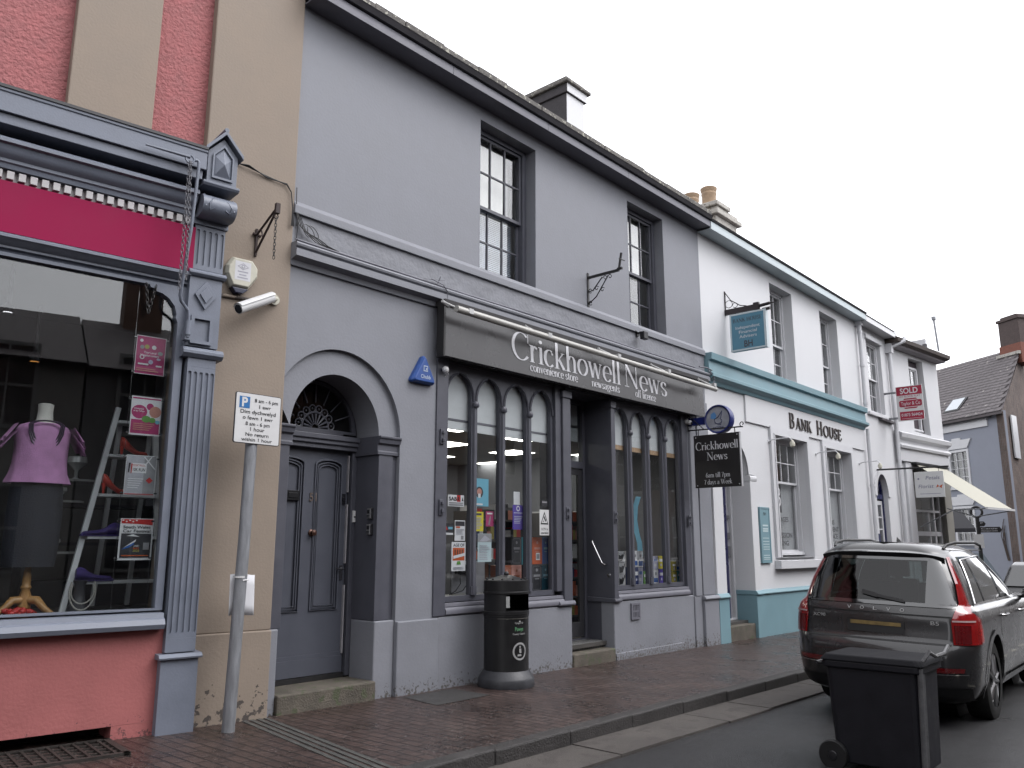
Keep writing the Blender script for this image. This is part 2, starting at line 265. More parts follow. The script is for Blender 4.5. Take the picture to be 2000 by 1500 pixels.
# a high-contrast serif alphabet drawn as pen strokes: thick where the pen moves down, hairline where it moves across
XH = .62
def _a(cx, cy, rx, ry, a0, a1, n=18): return arc(cx, cy, rx, ry, a0, a1, n)
def _stem(x, z0, z1, s0=1, s1=.5):
    r = [('t', [(x, z0), (x, z1)])]
    if s0: r.append(('s', [(x-.105*s0, z0), (x+.105*s0, z0)]))
    if s1: r.append(('s', [(x-.11, z1), (x+(.055 if s1 < 1 else .105), z1)]))
    return r
def _arch(x0, x1, xh=XH): return [('p', _a((x0+x1)/2+.01, xh-.2, (x1-x0)/2-.01, .2, 165, 0, 14)+[(x1, .3), (x1, 0)]), ('s', [(x1-.105, 0), (x1+.105, 0)])]
GL = {
 'o': (.54, [('p', _a(.27, .31, .21, .32, 90, 450, 36))]),
 'c': (.47, [('p', _a(.26, .31, .2, .32, 55, 315)), ('d', (.385, .5, .045))]),
 'e': (.49, [('p', _a(.26, .31, .2, .32, 0, 318)), ('h', [(.06, .33), (.46, .33)])]),
 'r': (.38, _stem(.12, 0, XH)+[('p', [(.13, .42), (.17, .53), (.23, .6), (.29, .61)]), ('d', (.31, .555, .05))]),
 'i': (.25, _stem(.125, 0, XH)+[('d', (.125, .84, .07))]),
 'l': (.25, _stem(.125, 0, 1.02)),
 'k': (.52, _stem(.12, 0, 1.02)+[('h', [(.13, .25), (.4, .6)]), ('s', [(.32, XH), (.48, XH)]), ('T', [(.22, .37), (.44, 0)]), ('s', [(.35, 0), (.53, 0)])]),
 'h': (.56, _stem(.12, 0, 1.02)+_arch(.13, .43)),
 'n': (.56, _stem(.12, 0, XH)+_arch(.13, .43)),
 'm': (.85, _stem(.12, 0, XH)+_arch(.13, .42)+_arch(.43, .72)),
 'v': (.48, [('T', [(.08, XH), (.25, 0)]), ('h', [(.25, 0), (.4, XH)]), ('s', [(0, XH), (.17, XH)]), ('s', [(.32, XH), (.48, XH)])]),
 'y': (.48, [('T', [(.08, XH), (.25, 0)]), ('h', [(.4, XH), (.2, -.22), (.1, -.26)]), ('d', (.1, -.22, .04)), ('s', [(0, XH), (.17, XH)]), ('s', [(.32, XH), (.48, XH)])]),
 'w': (.74, [('T', [(.08, XH), (.23, 0)]), ('h', [(.23, 0), (.37, XH)]), ('T', [(.35, XH), (.5, 0)]), ('h', [(.5, 0), (.65, XH)]), ('s', [(0, XH), (.17, XH)]), ('s', [(.58, XH), (.73, XH)])]),
 's': (.41, [('p', [(.32, .5)]+_a(.2, .46, .12, .155, 35, 180, 10)+[(.085, .4), (.14, .34), (.24, .28), (.32, .22)]+_a(.2, .16, .13, .165, 10, -150, 12)), ('s', [(.33, .45), (.335, .6)]), ('s', [(.075, .03), (.07, .19)])]),
 't': (.34, [('t', [(.14, .8), (.14, .1)]), ('p', [(.14, .12), (.17, .02), (.25, 0), (.31, .06)]), ('s', [(.02, XH), (.3, XH)])]),
 'a': (.5, [('p', _a(.22, .48, .14, .14, 160, 30, 8)+[(.36, .4), (.36, .1)]), ('p', [(.36, .1), (.39, .01), (.47, .04)]), ('p', [(.36, .36), (.2, .32)]+_a(.19, .16, .13, .165, 95, 300, 10)+[(.35, .1)]), ('d', (.1, .5, .04))]),
 'd': (.56, _stem(.42, .0, 1.02, 0)+[('p', _a(.25, .31, .19, .32, 40, 320)), ('s', [(.42, 0), (.53, .01)])]),
 'p': (.55, _stem(.12, -.3, XH)+[('p', _a(.29, .31, .2, .32, 140, -140))]),
 'g': (.5, [('p', _a(.22, .41, .16, .21, 90, 450, 24)), ('h', [(.14, .2), (.1, .1), (.2, .04), (.36, .0)]), ('p', _a(.23, -.12, .19, .13, 60, 420, 24)), ('h', [(.34, .58), (.46, .62)])]),
 'f': (.33, _stem(.13, 0, .8, 1, 0)+[('p', [(.13, .8), (.16, .95), (.24, 1.02), (.3, 1)]), ('d', (.31, .95, .05)), ('s', [(.02, XH), (.28, XH)])]),
 '6': (.54, [('p', _a(.27, .29, .2, .3, 90, 450, 30)), ('p', [(.4, .98), (.25, .86), (.12, .6), (.08, .3)])]),
 '7': (.5, [('h', [(.07, .93), (.45, .93)]), ('s', [(.07, .78), (.07, .95)]), ('T', [(.43, .93), (.3, .5), (.2, 0)])]),
 'C': (.74, [('p', _a(.42, .49, .34, .51, 48, 318, 30)), ('s', [(.7, .66), (.7, .98)])]),
 'N': (.86, [('h', [(.16, 0), (.16, .98)]), ('T', [(.16, .98), (.7, 0)]), ('h', [(.7, 0), (.7, .98)]), ('s', [(.04, 0), (.28, 0)]), ('s', [(.02, .98), (.2, .98)]), ('s', [(.58, .98), (.82, .98)])]),
 'W': (1.1, [('T', [(.12, .98), (.35, 0)]), ('h', [(.35, 0), (.56, .98)]), ('T', [(.54, .98), (.76, 0)]), ('h', [(.76, 0), (.98, .98)]), ('s', [(0, .98), (.26, .98)]), ('s', [(.86, .98), (1.1, .98)])]),
 'B': (.68, _stem(.16, 0, .98)+[('p', [(.16, .98), (.36, .98)]+_a(.36, .745, .16, .235, 90, -90, 12)+[(.16, .51)]), ('p', [(.16, .51), (.38, .51)]+_a(.38, .255, .2, .255, 90, -90, 12)+[(.16, 0)])]),
 'A': (.76, [('h', [(.12, 0), (.38, 1)]), ('T', [(.38, 1), (.64, 0)]), ('h', [(.22, .36), (.54, .36)]), ('s', [(.02, 0), (.22, 0)]), ('s', [(.53, 0), (.75, 0)])]),
 'K': (.76, _stem(.16, 0, .98, 1, 1)+[('h', [(.18, .4), (.56, .98)]), ('s', [(.46, .98), (.7, .98)]), ('T', [(.3, .58), (.6, 0)]), ('s', [(.5, 0), (.74, 0)])]),
 'H': (.82, _stem(.16, 0, .98, 1, 1)+_stem(.64, 0, .98, 1, 1)+[('h', [(.16, .5), (.64, .5)])]),
 'O': (.84, [('p', _a(.42, .49, .34, .51, 90, 450, 40))]),
 'U': (.8, [('t', [(.17, .98), (.17, .35)]), ('p', _a(.4, .33, .23, .34, 180, 360, 16)+[(.63, .98)]), ('s', [(.05, .98), (.29, .98)]), ('s', [(.52, .98), (.74, .98)])]),
 'S': (.6, [('p', [(.48, .8)]+_a(.3, .74, .19, .25, 30, 180, 10)+[(.13, .62), (.22, .54), (.38, .45), (.48, .36)]+_a(.3, .26, .2, .27, 10, -150, 12)), ('s', [(.49, .72), (.5, .95)]), ('s', [(.11, .05), (.1, .3)])]),
 'E': (.64, _stem(.16, 0, .98)+[('h', [(.16, .98), (.52, .98)]), ('s', [(.52, .8), (.52, .98)]), ('h', [(.16, .5), (.42, .5)]), ('s', [(.42, .4), (.42, .6)]), ('h', [(.16, 0), (.55, 0)]), ('s', [(.55, 0), (.55, .2)])]),
 ' ': (.3, []),
}
def serif_mesh(txt, bold=0):
    T, t = .118+bold, .03+bold*.4; V = []; F = []; x = 0; lay = 0
    for ch in txt:
        sc = 1.0; g = ch
        if ch.startswith('\x01'): continue
        adv, st = GL[g]
        for k, d in st:
            lay = (lay+1) % 5; z = lay*.0003; b = len(V)
            if k == 'd':
                cx, cy, r = d; V += [(x+cx+r*math.cos(2*math.pi*i/12), cy+r*math.sin(2*math.pi*i/12), z) for i in range(12)]; F.append(tuple(range(b, b+12))); continue
            n = len(d)
            for i, p in enumerate(d):
                a = d[max(0, i-1)]; c = d[min(n-1, i+1)]; dx, dy = c[0]-a[0], c[1]-a[1]; l = math.hypot(dx, dy) or 1; dx /= l; dy /= l
                w = {'t': T, 's': t, 'h': t*1.15, 'T': T, 'p': t+(T-t)*abs(dy)**1.6}[k]/2
                V += [(x+p[0]-dy*w, p[1]+dx*w, z), (x+p[0]+dy*w, p[1]-dx*w, z)]
            F += [(b+2*i, b+2*i+1, b+2*i+3, b+2*i+2) for i in range(n-1)]
        x += adv
    xs = [v[0] for v in V]; return V, F, min(xs), max(xs)
X_, Y_, Z_ = Vector((1, 0, 0)), Vector((0, 1, 0)), Vector((0, 0, 1))
def FR(x, y, z, u=X_, v=Z_): return (Vector((x, y, z)), Vector(u), Vector(v))
def zp(x): return .055-.009*x           # the street falls gently away from the camera
# ================================================================== palette
M_GREY = mat('grey_masonry_paint', (.252, .26, .29), .62, .09, 1.6, .12, 35, fleck=((.07, .065, .06), 34, .66, .30))
M_GREYR = mat('grey_rough_paint', (.238, .245, .272), .6, .13, 4, .45, 16)
M_GTRIM = mat('grey_trim_paint', (.17, .17, .20), .5, .08, 5, .05, 80)
M_DARK = mat('slate_grey_joinery', (.093, .095, .116), .42, .1, 6, .05, 90)
M_DOOR = mat('dark_blue_grey_door', (.092, .098, .122), .4, .07, 5, .04, 60)
M_WHITE = mat('white_masonry_paint', (.73, .735, .755), .6, .03, 1.3, .1, 30)
M_WTRIM = mat('white_gloss_paint', (.70, .705, .73), .35, .03, 6, .03, 70)
M_TURQ = mat('turquoise_paint', (.205, .345, .395), .5, .06, 2.4, .06, 40)
M_TURQL = mat('pale_turquoise_paint', (.58, .66, .69), .5, .05, 3)
M_BEIGE = mat('beige_render', (.325, .265, .212), .75, .08, 1.8, .15, 45, fleck=((.06, .05, .045), 14, .665, .75))
M_PINKR = mat('pink_pebbledash', (.42, .148, .15), .8, .14, 7, 1.0, 33)
M_PINK = mat('pink_render', (.43, .142, .138), .7, .1, 2.2, .2, 40, fleck=((.12, .05, .05), 30, .66, .3))
M_BLUEG = mat('blue_grey_shopfront', (.20, .222, .275), .45, .08, 5, .08, 60)
M_MAG = mat('magenta_board', (.33, .008, .068), .6, .04, 2, spec=.15)
M_CREAM = mat('cream_plastic', (.62, .6, .5), .45, .08, 12, fleck=((.3, .26, .2), 25, .66))
M_BLACK = mat('black_iron', (.018, .017, .018), .5, .2, 14, .1, 90)
M_BLKPL = mat('black_plastic', (.014, .014, .017), .42, .15, 9, .06, 150)
M_GALV = mat('galvanised_steel', (.30, .31, .33), .5, .28, 20, .12, 60, metal=.35, streak=6)
M_CHROME = mat('chrome', (.75, .75, .76), .18, .05, 8, metal=1)
M_WPL = mat('white_plastic', (.72, .72, .72), .4, .04, 8)
M_PAPER = mat('white_paper', (.75, .75, .78), .8, .03, 5)
M_INK = mat('black_ink', (.012, .012, .014), .6, .05)
M_SLATE = brick('roof_slate', (.085, .08, .09), (.14, .125, .13), (.03, .03, .03), .3, .2, .6, .8, .006)
M_STONE = mat('weathered_stone', (.15, .14, .13), .85, .4, 6, .6, 30, fleck=((.34, .33, .28), 15, .58))
M_STEP = mat('mossy_step_stone', (.115, .1, .08), .8, .35, 5, .4, 60, fleck=((.06, .066, .038), 11, .57))
M_BRICK = brick('dark_red_brick', (.16, .09, .065), (.23, .13, .09), (.2, .18, .16), .225, .075, .85, .6, .01, rot=(R(90), 0, 0))
M_CLAY = mat('clay_pot', (.42, .3, .2), .8, .15, 8, .1, 40)
M_GLASS = glass('window_glass', (.95, .96, .96), refl=1.15)
M_GLASSD = glass('shop_glass', (.9, .92, .92), refl=.95)
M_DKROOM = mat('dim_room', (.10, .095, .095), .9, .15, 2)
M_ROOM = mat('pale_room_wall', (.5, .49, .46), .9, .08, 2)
M_BLIND = mat('white_board', (.70, .72, .74), .7, .05, 5, fleck=((.3, .3, .3), 26, .72))
M_CURT = mat('net_curtain', (.62, .62, .62), .9, .08, 20, streak=30)
M_OFFW = mat('off_white_lettering', (.72, .72, .75), .5, .04, 6)
M_WOOD = mat('varnished_pine', (.42, .22, .075), .35, .2, 8, streak=8)
M_LAMP = mat('ceiling_panel_light', (1, .97, .88), .5, 0, 1, emit=8)
M_RED = mat('red_card', (.5, .02, .02), .5, .06, 9); M_ORNG = mat('orange_card', (.55, .1, .025), .5, .08, 9); M_TEAL = mat('teal_card', (.03, .26, .32), .5, .08, 9)
M_NAVY = mat('navy_card', (.02, .035, .13), .5, .08, 9); M_BLUE = mat('blue_card', (.02, .11, .4), .45, .06, 9); M_YEL = mat('yellow_paper', (.66, .56, .02), .6, .05, 6)
M_PURP = mat('purple_card', (.09, .05, .36), .5, .06, 8); M_SKYB = mat('sky_blue_card', (.16, .45, .6), .5, .06, 8); M_ROSE = mat('rose_card', (.55, .25, .2), .5, .1, 9)
M_GRN = mat('green_card', (.12, .3, .06), .5, .08, 9); M_GOLD = mat('gold_card', (.4, .34, .08), .5, .08, 9); M_LILAC = mat('lilac_card', (.5, .5, .66), .5, .06, 8)
M_MAUVE = mat('magenta_print', (.42, .03, .15), .5, .08, 10); M_CHAR = mat('charcoal_print', (.035, .035, .042), .5, .1, 12); M_GREYP = mat('grey_print', (.28, .28, .3), .6, .1, 14)
M_BROWN = mat('brown_card', (.12, .045, .02), .6, .2, 10)
# ================================================================== the setting
def sheet(name, xs, ys, zf, m, label, cat, thick=.3):
    b = MB(); n, k = len(xs), len(ys)
    b.add([(x, y, zf(x, y)) for x in xs for y in ys], [(i*k+j, (i+1)*k+j, (i+1)*k+j+1, i*k+j+1) for i in range(n-1) for j in range(k-1)])
    o = b.build(name, m); o['kind'] = 'structure'; o['label'] = label; o['category'] = cat; return o
M_GROUND = mat('far_ground', (.07, .068, .065), .9, .3, .6, .3, 20)
M_ASPH = mat('wet_asphalt', (.02, .0195, .0215), .34, .3, 1.1, .9, 160, fleck=((.085, .085, .09), 95, .6))
M_PAVE = brick('pavement_block_paving', (.038, .0235, .020), (.052, .033, .028), (.010, .008, .008), .21, .105, .43, 1.0, .009, rot=(0, 0, R(90)), wet=.24, fleck=True)
M_KERB = mat('kerb_concrete', (.045, .041, .04), .62, .35, 3, .5, 70, fleck=((.025, .023, .022), 9, .55))
M_GUT = mat('gutter_concrete', (.085, .075, .068), .7, .35, 3, .6, 110, fleck=((.05, .043, .04), 6, .53))
xs = [-60+4*i for i in range(46)]
sheet('ground', [-300, -60, 0, 60, 400], [-300, -40, 0, 40, 300], lambda x, y: zp(x)-.45 if abs(x) < 100 else -1.2, M_GROUND, 'bare ground under and beyond the houses', 'ground')
sheet('road', xs, [-9.2, -7, -5, -2.7], lambda x, y: zp(x)-.135+.03*math.cos((y+6)/3.2*1.3), M_ASPH, 'dark damp asphalt road beside the kerb', 'road')
b = MB(); k = len(xs)
b.add([(x, y, zp(x)) for x in xs for y in (-2.17, .9)], [(2*i, 2*i+2, 2*i+3, 2*i+1) for i in range(k-1)])
o = b.build('pavement', M_PAVE); tag(o, 'brown brick paved footway in front of the shops', 'pavement', kind='structure')
b = MB()
b.add([(x, y, zp(x)) for x in xs for y in (-12, -9.35)], [(2*i, 2*i+2, 2*i+3, 2*i+1) for i in range(k-1)]); b.add([(x, -9.35, zp(x)-dz) for x in xs for dz in (0, .4)], [(2*i, 2*i+2, 2*i+3, 2*i+1) for i in range(k-1)])
o = b.build('pavement', M_PAVE); tag(o, 'brick paved footway across the road', 'pavement', kind='structure')
b = MB(); rnd = random.Random(3); x = -30.
while x < 70:                                   # kerb stones with open joints and slightly uneven tops
    l = .915; j = rnd.uniform(-.004, .004); e = rnd.uniform(-.006, .006)
    b.box(x+.004, x+l-.004, -2.315+e, -2.17+e*.2, zp(x)-.4, zp(x)+.004+j); x += l
o = b.build('kerb', M_KERB, bevel=.014); tag(o, 'worn dark concrete kerb stones along the footway', 'kerb', kind='structure')
b = MB(); x = -30.3; rnd = random.Random(5)
while x < 70:
    l = .9; j = rnd.uniform(-.004, .004); y0 = -2.81+rnd.uniform(-.012, .012)
    b.add([(x+.005, y0, zp(x)-.104+j), (x+l-.005, y0, zp(x+l)-.104+j), (x+l-.005, -2.30, zp(x+l)-.100+j), (x+.005, -2.30, zp(x)-.100+j), (x+.005, y0, zp(x)-.3), (x+l-.005, y0, zp(x)-.3), (x+l-.005, -2.3, zp(x)-.3), (x+.005, -2.3, zp(x)-.3)], [(0,1,2,3),(4,5,1,0),(5,6,2,1),(6,7,3,2),(7,4,0,3)]); x += l
o = b.build('gutter', M_GUT); tag(o, 'pale concrete channel blocks between kerb and asphalt', 'gutter', kind='structure')
M_MARK = mat('worn_road_paint', (.52, .5, .42), .7, .2, 8, .3, 200, fleck=((.06, .06, .06), 45, .6))
b = MB(); 
for i in range(9):
    x0 = 7.72+i*1.0; zr = lambda x: zp(x)-.135+.03*math.cos((-5.2+6)/3.2*1.3)+.006
    b.add([(x0, -5.28, zr(x0)), (x0+.5, -5.28, zr(x0+.5)), (x0+.5, -5.19, zr(x0+.5)), (x0, -5.19, zr(x0))], [(0, 1, 2, 3)])
o = b.build('road_marking', M_MARK); tag(o, 'short worn white dashes edging the parking bay', 'road marking', kind='structure')
# drain channel, covers
b = MB(); d0, d1 = Vector((4.18, -.03, 0)), Vector((3.83, -2.17, 0)); dd = (d1-d0).normalized(); nn = Vector((dd.y, -dd.x, 0)); L_ = (d1-d0).length
for i in range(4):
    c = -.11+.066*i; P = [d0+nn*(c), d1+nn*c, d1+nn*(c+.04), d0+nn*(c+.04)]
    b.add([(p.x, p.y, zp(p.x)+.005) for p in P]+[(p.x, p.y, zp(p.x)-.03) for p in P], [(0,1,2,3),(0,4,5,1),(1,5,6,2),(2,6,7,3),(3,7,4,0)])
o = b.build('drain_channel', mat('drain_iron', (.075, .075, .07), .6, .3, 9, .3, 60), loc=(4, -1.1, zp(4))); tag(o, 'ribbed iron drain channel running across the footway to the kerb', 'drain')
b = MB(); b.add([(x, y, zp(x)+.004) for x, y in ((5.79, -.12), (5.72, -.69), (6.5, -.66), (6.5, -.09))], [(0, 1, 2, 3)])
o = b.build('inspection_cover', mat('cover_tarmac', (.045, .043, .042), .6, .25, 6, .4, 90), loc=(6.1, -.4, zp(6.1))); tag(o, 'dark patch cover in the paving left of the litter bin', 'cover')
# ================================================================== pink corner shop (left), its own slightly turned street line
PK = thing('pink_shop', 'pink and beige rendered shop with blue-grey Victorian shopfront and magenta fascia', 'shop', (4.28, -.03, 0), R(-8), world=False)
b = MB(); b.box(-7, -.05, .1, .5, 4.4, 9.2); b.box(-7, -.95, -.08, .25, .13, .84); b.box(-1.3, -.95, -.08, .25, -.2, .128)
b.box(-7, 0, 5.6, 5.9, -.2, 9.2); b.box(-7.2, -7, .1, 5.9, -.2, 9.2)
pw = b.build('wall', [M_PINKR, M_PINK], PK)
for i, p in enumerate(pw.data.polygons):
    p.material_index = 1 if 6 <= i < 18 else 0
b = MB(); b.box(-2.07, -1.385, 0, .2, 4.9, 9.2); b.build('pilaster_strip', M_BEIGE, PK, bevel=.01)
b = MB(); b.box(-.895, 0, 0, .6, .76, 9.2); b.box(-.9, .005, -.014, .6, -.2, .761); b.box(-.3, 0, .6, 5.7, -.2, 9.2)
b.build('corner_pier', M_BEIGE, PK, bevel=.012)
b = MB(); b.box(-7.2, .1, -.15, 5.9, 9.2, 9.45); b.build('roof', M_SLATE, PK)
# shopfront cornice and blind box
b = MB()
b.extr([(.1, 5.06), (-.37, 4.955), (-.37, 4.93), (.1, 4.93)], -7, -1.0)
b.build('lead_flashing', mat('lead_sheet', (.05, .05, .055), .5, .2, 6), PK)
b = MB(); b.extr([(-.35, 4.745), (-.35, 4.9), (-.36, 4.905), (-.36, 4.928), (.05, 4.928), (.05, 4.745)], -7, -1.0)
b.extr([(-.32, 4.66), (-.32, 4.742), (-.05, 4.742), (-.05, 4.66)], -7, -1.02); b.build('blind_box', M_BLUEG, PK, bevel=.004)
b = MB(); b.extr([(.05, 4.58), (-.27, 4.58), (-.29, 4.56), (-.29, 4.535), (-.26, 4.525), (-.25, 4.49), (-.235, 4.46), (-.20, 4.435), (-.2, 4.41), (-.185, 4.40), (-.175, 4.365), (.05, 4.365)], -7, -1.02)
b.extr([(.05, 3.86), (-.15, 3.86), (-.17, 3.845), (-.17, 3.825), (-.15, 3.815), (-.13, 3.79), (-.1, 3.775), (-.1, 3.757), (-.07, 3.75), (-.06, 3.725), (.05, 3.725)], -7, -1.0)
b.build('cornice', M_BLUEG, PK, smooth=40)
b = MB(); b.box(-7, -1.02, -.12, .05, 4.275, 4.364); x = -1.03
while x > -5: b.box(x-.05, x, -.165, -.1, 4.29, 4.355); x -= .0805
b.build('dentils', mat('dentil_white', (.62, .6, .6), .5, .06, 8), PK, bevel=.003)
b = MB(); b.box(-7, -.985, -.155, .05, 3.862, 4.273); b.build('fascia_board', M_MAG, PK)
# display window
b = MB(); fo = [(-7, .985), (-.99, .985), (-.99, 3.724), (-7, 3.724)]
hole = [(-6.9, 1.0), (-1.05, 1.0), (-1.055, 3.40)]+[(-1.075, 3.44), (-1.07, 3.47), (-1.09, 3.54), (-1.14, 3.6), (-1.2, 3.635), (-1.25, 3.645), (-1.255, 3.665), (-1.3, 3.67), (-1.31, 3.695), (-6.9, 3.695)]
b.poly(fo, [hole], -.09, .0, True)
wf = b.build('window_frame', M_BLUEG, PK, bevel=.004)
b = MB(); b.extr([(.1, .985), (-.14, .965), (-.15, .93), (-.175, .92), (-.195, .88), (-.18, .845), (-.1, .835), (.1, .835)], -7, -.99); b.build('sill', M_BLUEG, PK, smooth=40)
b = MB(); b.box(-6.95, -1.03, -.045, -.037, .985, 3.71); b.build('display_window', M_GLASSD, PK)
# pilaster with fluted shaft, panels, scroll bracket and gabled cap
pl_ = MB()
def flutes(b, x0, x1, z0, z1, y, n, w, d=.014):
    """front sheet with n sunk round-ended grooves"""
    hs = []
    for i in range(n):
        cx = x0+(x1-x0)*(i+.5)/n; hs.append(arc(cx, z1-w/2, w/2, w/2, 0, 180, 6)+arc(cx, z0+w/2, w/2, w/2, 180, 360, 6))
    b.poly([(x0, z0-.04), (x1, z0-.04), (x1, z1+.04), (x0, z1+.04)], hs, y, y+d)
    b.box(x0, x1, y+d, .05, z0-.04, z1+.04)
    b.add([(x0, y, z0-.04), (x0, y+d, z0-.04), (x0, y+d, z1+.04), (x0, y, z1+.04)], [(0, 1, 2, 3)]); b.add([(x1, y, z0-.04), (x1, y+d, z0-.04), (x1, y+d, z1+.04), (x1, y, z1+.04)], [(0, 1, 2, 3)])
b = pl_
b.box(-.99, -.69, -.155, .05, -.2, .6)
b.extr([(.05, .6), (-.185, .6), (-.19, .615), (-.165, .64), (.05, .65)], -1.015, -.668)
b.box(-.962, -.718, -.145, .05, .65, .76); flutes(b, -.962, -.718, .8, 2.98, -.145, 5, .03)
b.box(-.962, -.718, -.1449, .05, 3.02, 3.12)
b.extr([(.05, 3.1), (-.16, 3.1), (-.19, 3.13), (-.19, 3.155), (-.165, 3.185), (.05, 3.2)], -1.02, -.67)
b.box(-1.0, -.715, -.15, .05, 3.2, 3.86)
b.frame(-.97, -.78, 3.22, 3.47, .028, -.18, -.15)
b.extr([(.05, 3.83), (-.17, 3.83), (-.19, 3.85), (-.19, 3.865), (-.16, 3.89), (.05, 3.9)], -1.02, -.69)
for s_, y in ((.13, -.175), (.075, -.19)):
    b.exty([(-.86, 3.665-s_), (-.86+s_*.72, 3.665), (-.86, 3.665+s_), (-.86-s_*.72, 3.665)], y, -.14)
flutes(b, -.985, -.715, 3.94, 4.27, -.14, 5, .028)
b.box(-1.01, -.70, -.16, .05, 4.31, 4.4)
pil = b.build('pilaster', M_BLUEG, PK, bevel=.003)
b = MB()                                        # scroll bracket
sp = [(-.15, 4.36)]+[(-.24+.11*math.cos(R(a)), 4.455+.1*math.sin(R(a))) for a in range(-80, -300, -20)]+[(-.05, 4.6), (.05, 4.62), (.05, 4.36)]
b.extr(sp[::-1], -1.0, -.70)
for k in (-1, 1):
    b.tube([(-.85+k*.02, -.3, 4.53), (-.85+k*.07, -.335, 4.5), (-.85+k*.1, -.352, 4.45), (-.85+k*.085, -.33, 4.4), (-.85+k*.05, -.34, 4.42)], .008, 5)
    b.tube([(-.85+k*.13, -.28, 4.55), (-.85+k*.125, -.33, 4.5), (-.85+k*.125, -.342, 4.42)], .008, 5)
b.build('scroll_bracket', M_BLUEG, pil, smooth=35)
b = MB(); b.extr([(.05, 4.62), (-.33, 4.62), (-.345, 4.64), (-.345, 4.66), (.05, 4.66)], -1.015, -.69)
gab = [(-.985, 4.66), (-.715, 4.66), (-.715, 4.95), (-.85, 5.1), (-.985, 4.95)]
b.exty(gab, -.32, .05)
b.exty([(-1.02, 4.93), (-.85, 5.125), (-.68, 4.93), (-.68, 4.97), (-.85, 5.165), (-1.02, 4.97)], -.37, .05)
g2 = [(-.93, 4.72), (-.77, 4.72), (-.77, 4.92), (-.85, 5.01), (-.93, 4.92)]
b.poly([(-.945, 4.7), (-.755, 4.7), (-.755, 4.925), (-.85, 5.035), (-.945, 4.925)], [g2], -.34, -.315)
apx = (-.85, -.375, 4.83); b.add([(x, -.32, z) for x, z in g2]+[apx], [(i, (i+1) % 5, 5) for i in range(5)])
b.tube([(-.85, -.37, 5.17), (-.85, .03, 5.17)], .022, 8)
b.build('gabled_cap', M_BLUEG, pil, bevel=.003)
# basement light under the stall riser
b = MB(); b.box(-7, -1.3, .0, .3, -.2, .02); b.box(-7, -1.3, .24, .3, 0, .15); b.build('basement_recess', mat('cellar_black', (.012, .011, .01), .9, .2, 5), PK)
# interior of the window
b = MB(); b.box(-7, -.9, .03, 2.6, .9, .935); b.box(-7, -.35, 2.6, 2.7, .9, 4.4); b.box(-7, -.31, .04, 2.7, 3.9, 3.95); b.box(-.35, -.31, .04, 2.7, .9, 3.95); b.build('shop_interior', M_DKROOM, PK)
# ground grating
b = MB()
for i in range(15): b.box(-2.6+i*.085, -2.6+i*.085+.02, -.62, -.11, .024, .05)
for j in range(6): b.box(-2.62, -1.35, -.62+j*.1, -.6+j*.1, .02, .044)
for y0, y1, x0, x1 in ((-.66, -.62, -2.65, -1.32), (-.12, -.09, -2.65, -1.32), (-.66, -.09, -1.36, -1.31)): b.box(x0, x1, y0, y1, .015, .052)
b.box(-2.65, -1.31, -.66, -.09, .0, .012)
def tw(b, name, m, label, cat, loc, group=None, **k):
    """a single-mesh thing given in the pink shop's turned frame"""
    o = b.build(name, m, **k); o.location = (4.28, -.03, 0); o.rotation_euler = (0, 0, R(-8)); 
    c = Vector(loc); me = o.data; me.transform(Matrix.Translation(-c)); o.location = Vector(o.location)+Matrix.Rotation(R(-8), 3, 'Z') @ c
    return tag(o, label, cat, group)
tw(b, 'basement_grating', mat('rusty_grating', (.03, .025, .022), .6, .3, 12, .2, 60), 'rusty iron basement grating in the footway below the pink wall', 'grating', (-1.9, -.4, .02))
# ------------------------------------------------ fittings on the pink shop
b = MB(); b.tube([(-1.12, -.4, 4.776)]+[(-1.105+.02*math.cos(R(a)), -.4, 4.755+.03*math.sin(R(a))) for a in (90, 45, 0)]+[(-1.085, -.4, 4.7), (-1.1, -.38, 4.15), (-1.12, -.30, 3.58), (-1.1, -.28, 3.54), (-1.03, -.25, 3.48), (-1.015, -.24, 3.42), (-1.01, -.23, 3.25)], .014, 8)
b.tube([(-1.01, -.23, 3.40), (-1.01, -.23, 3.27)], .024, 8); b.box(-1.03, -.985, -.23, -.15, 3.23, 3.33)
tw(b, 'winding_crank', M_BLUEG, 'grey bent iron blind crank hooked beside the fluted pilaster', 'crank', (-1.05, -.25, 3.3), smooth=50)
b = MB(); b.tube([(-1.53, -.40, 4.79), (-1.17, -.42, 4.785)], [.009, .016], 7); b.tube([(-1.17+.035*math.cos(R(a)), -.42, 4.765+.035*math.sin(R(a))) for a in range(0, 360, 40)], .009, 5, True)
tw(b, 'blind_pole', M_BLUEG, 'short grey pointed pole with ring end on the blind box', 'pole', (-1.3, -.4, 4.78))
b = MB(); b.chain((-1.175, -.43, 4.74), (-1.165, -.40, 3.6), .04, .0035); b.chain((-1.165, -.43, 4.74), (-1.115, -.40, 3.7), .04, .0035)
tw(b, 'blind_chain', mat('grey_chain', (.16, .16, .18), .5, .2, 20), 'long doubled chain hanging over the magenta fascia', 'chain', (-1.17, -.41, 4.7))
b = MB(); b.chain((-1.345, -.05-.06, 3.69), (-1.31, -.11, 3.43), .04, .004); b.chain((-1.31, -.11, 3.43), (-1.262, -.11, 3.69), .04, .004)
tw(b, 'window_chain', M_BLACK, 'small dark chain loop hanging at the top corner of the display window', 'chain', (-1.3, -.11, 3.69))
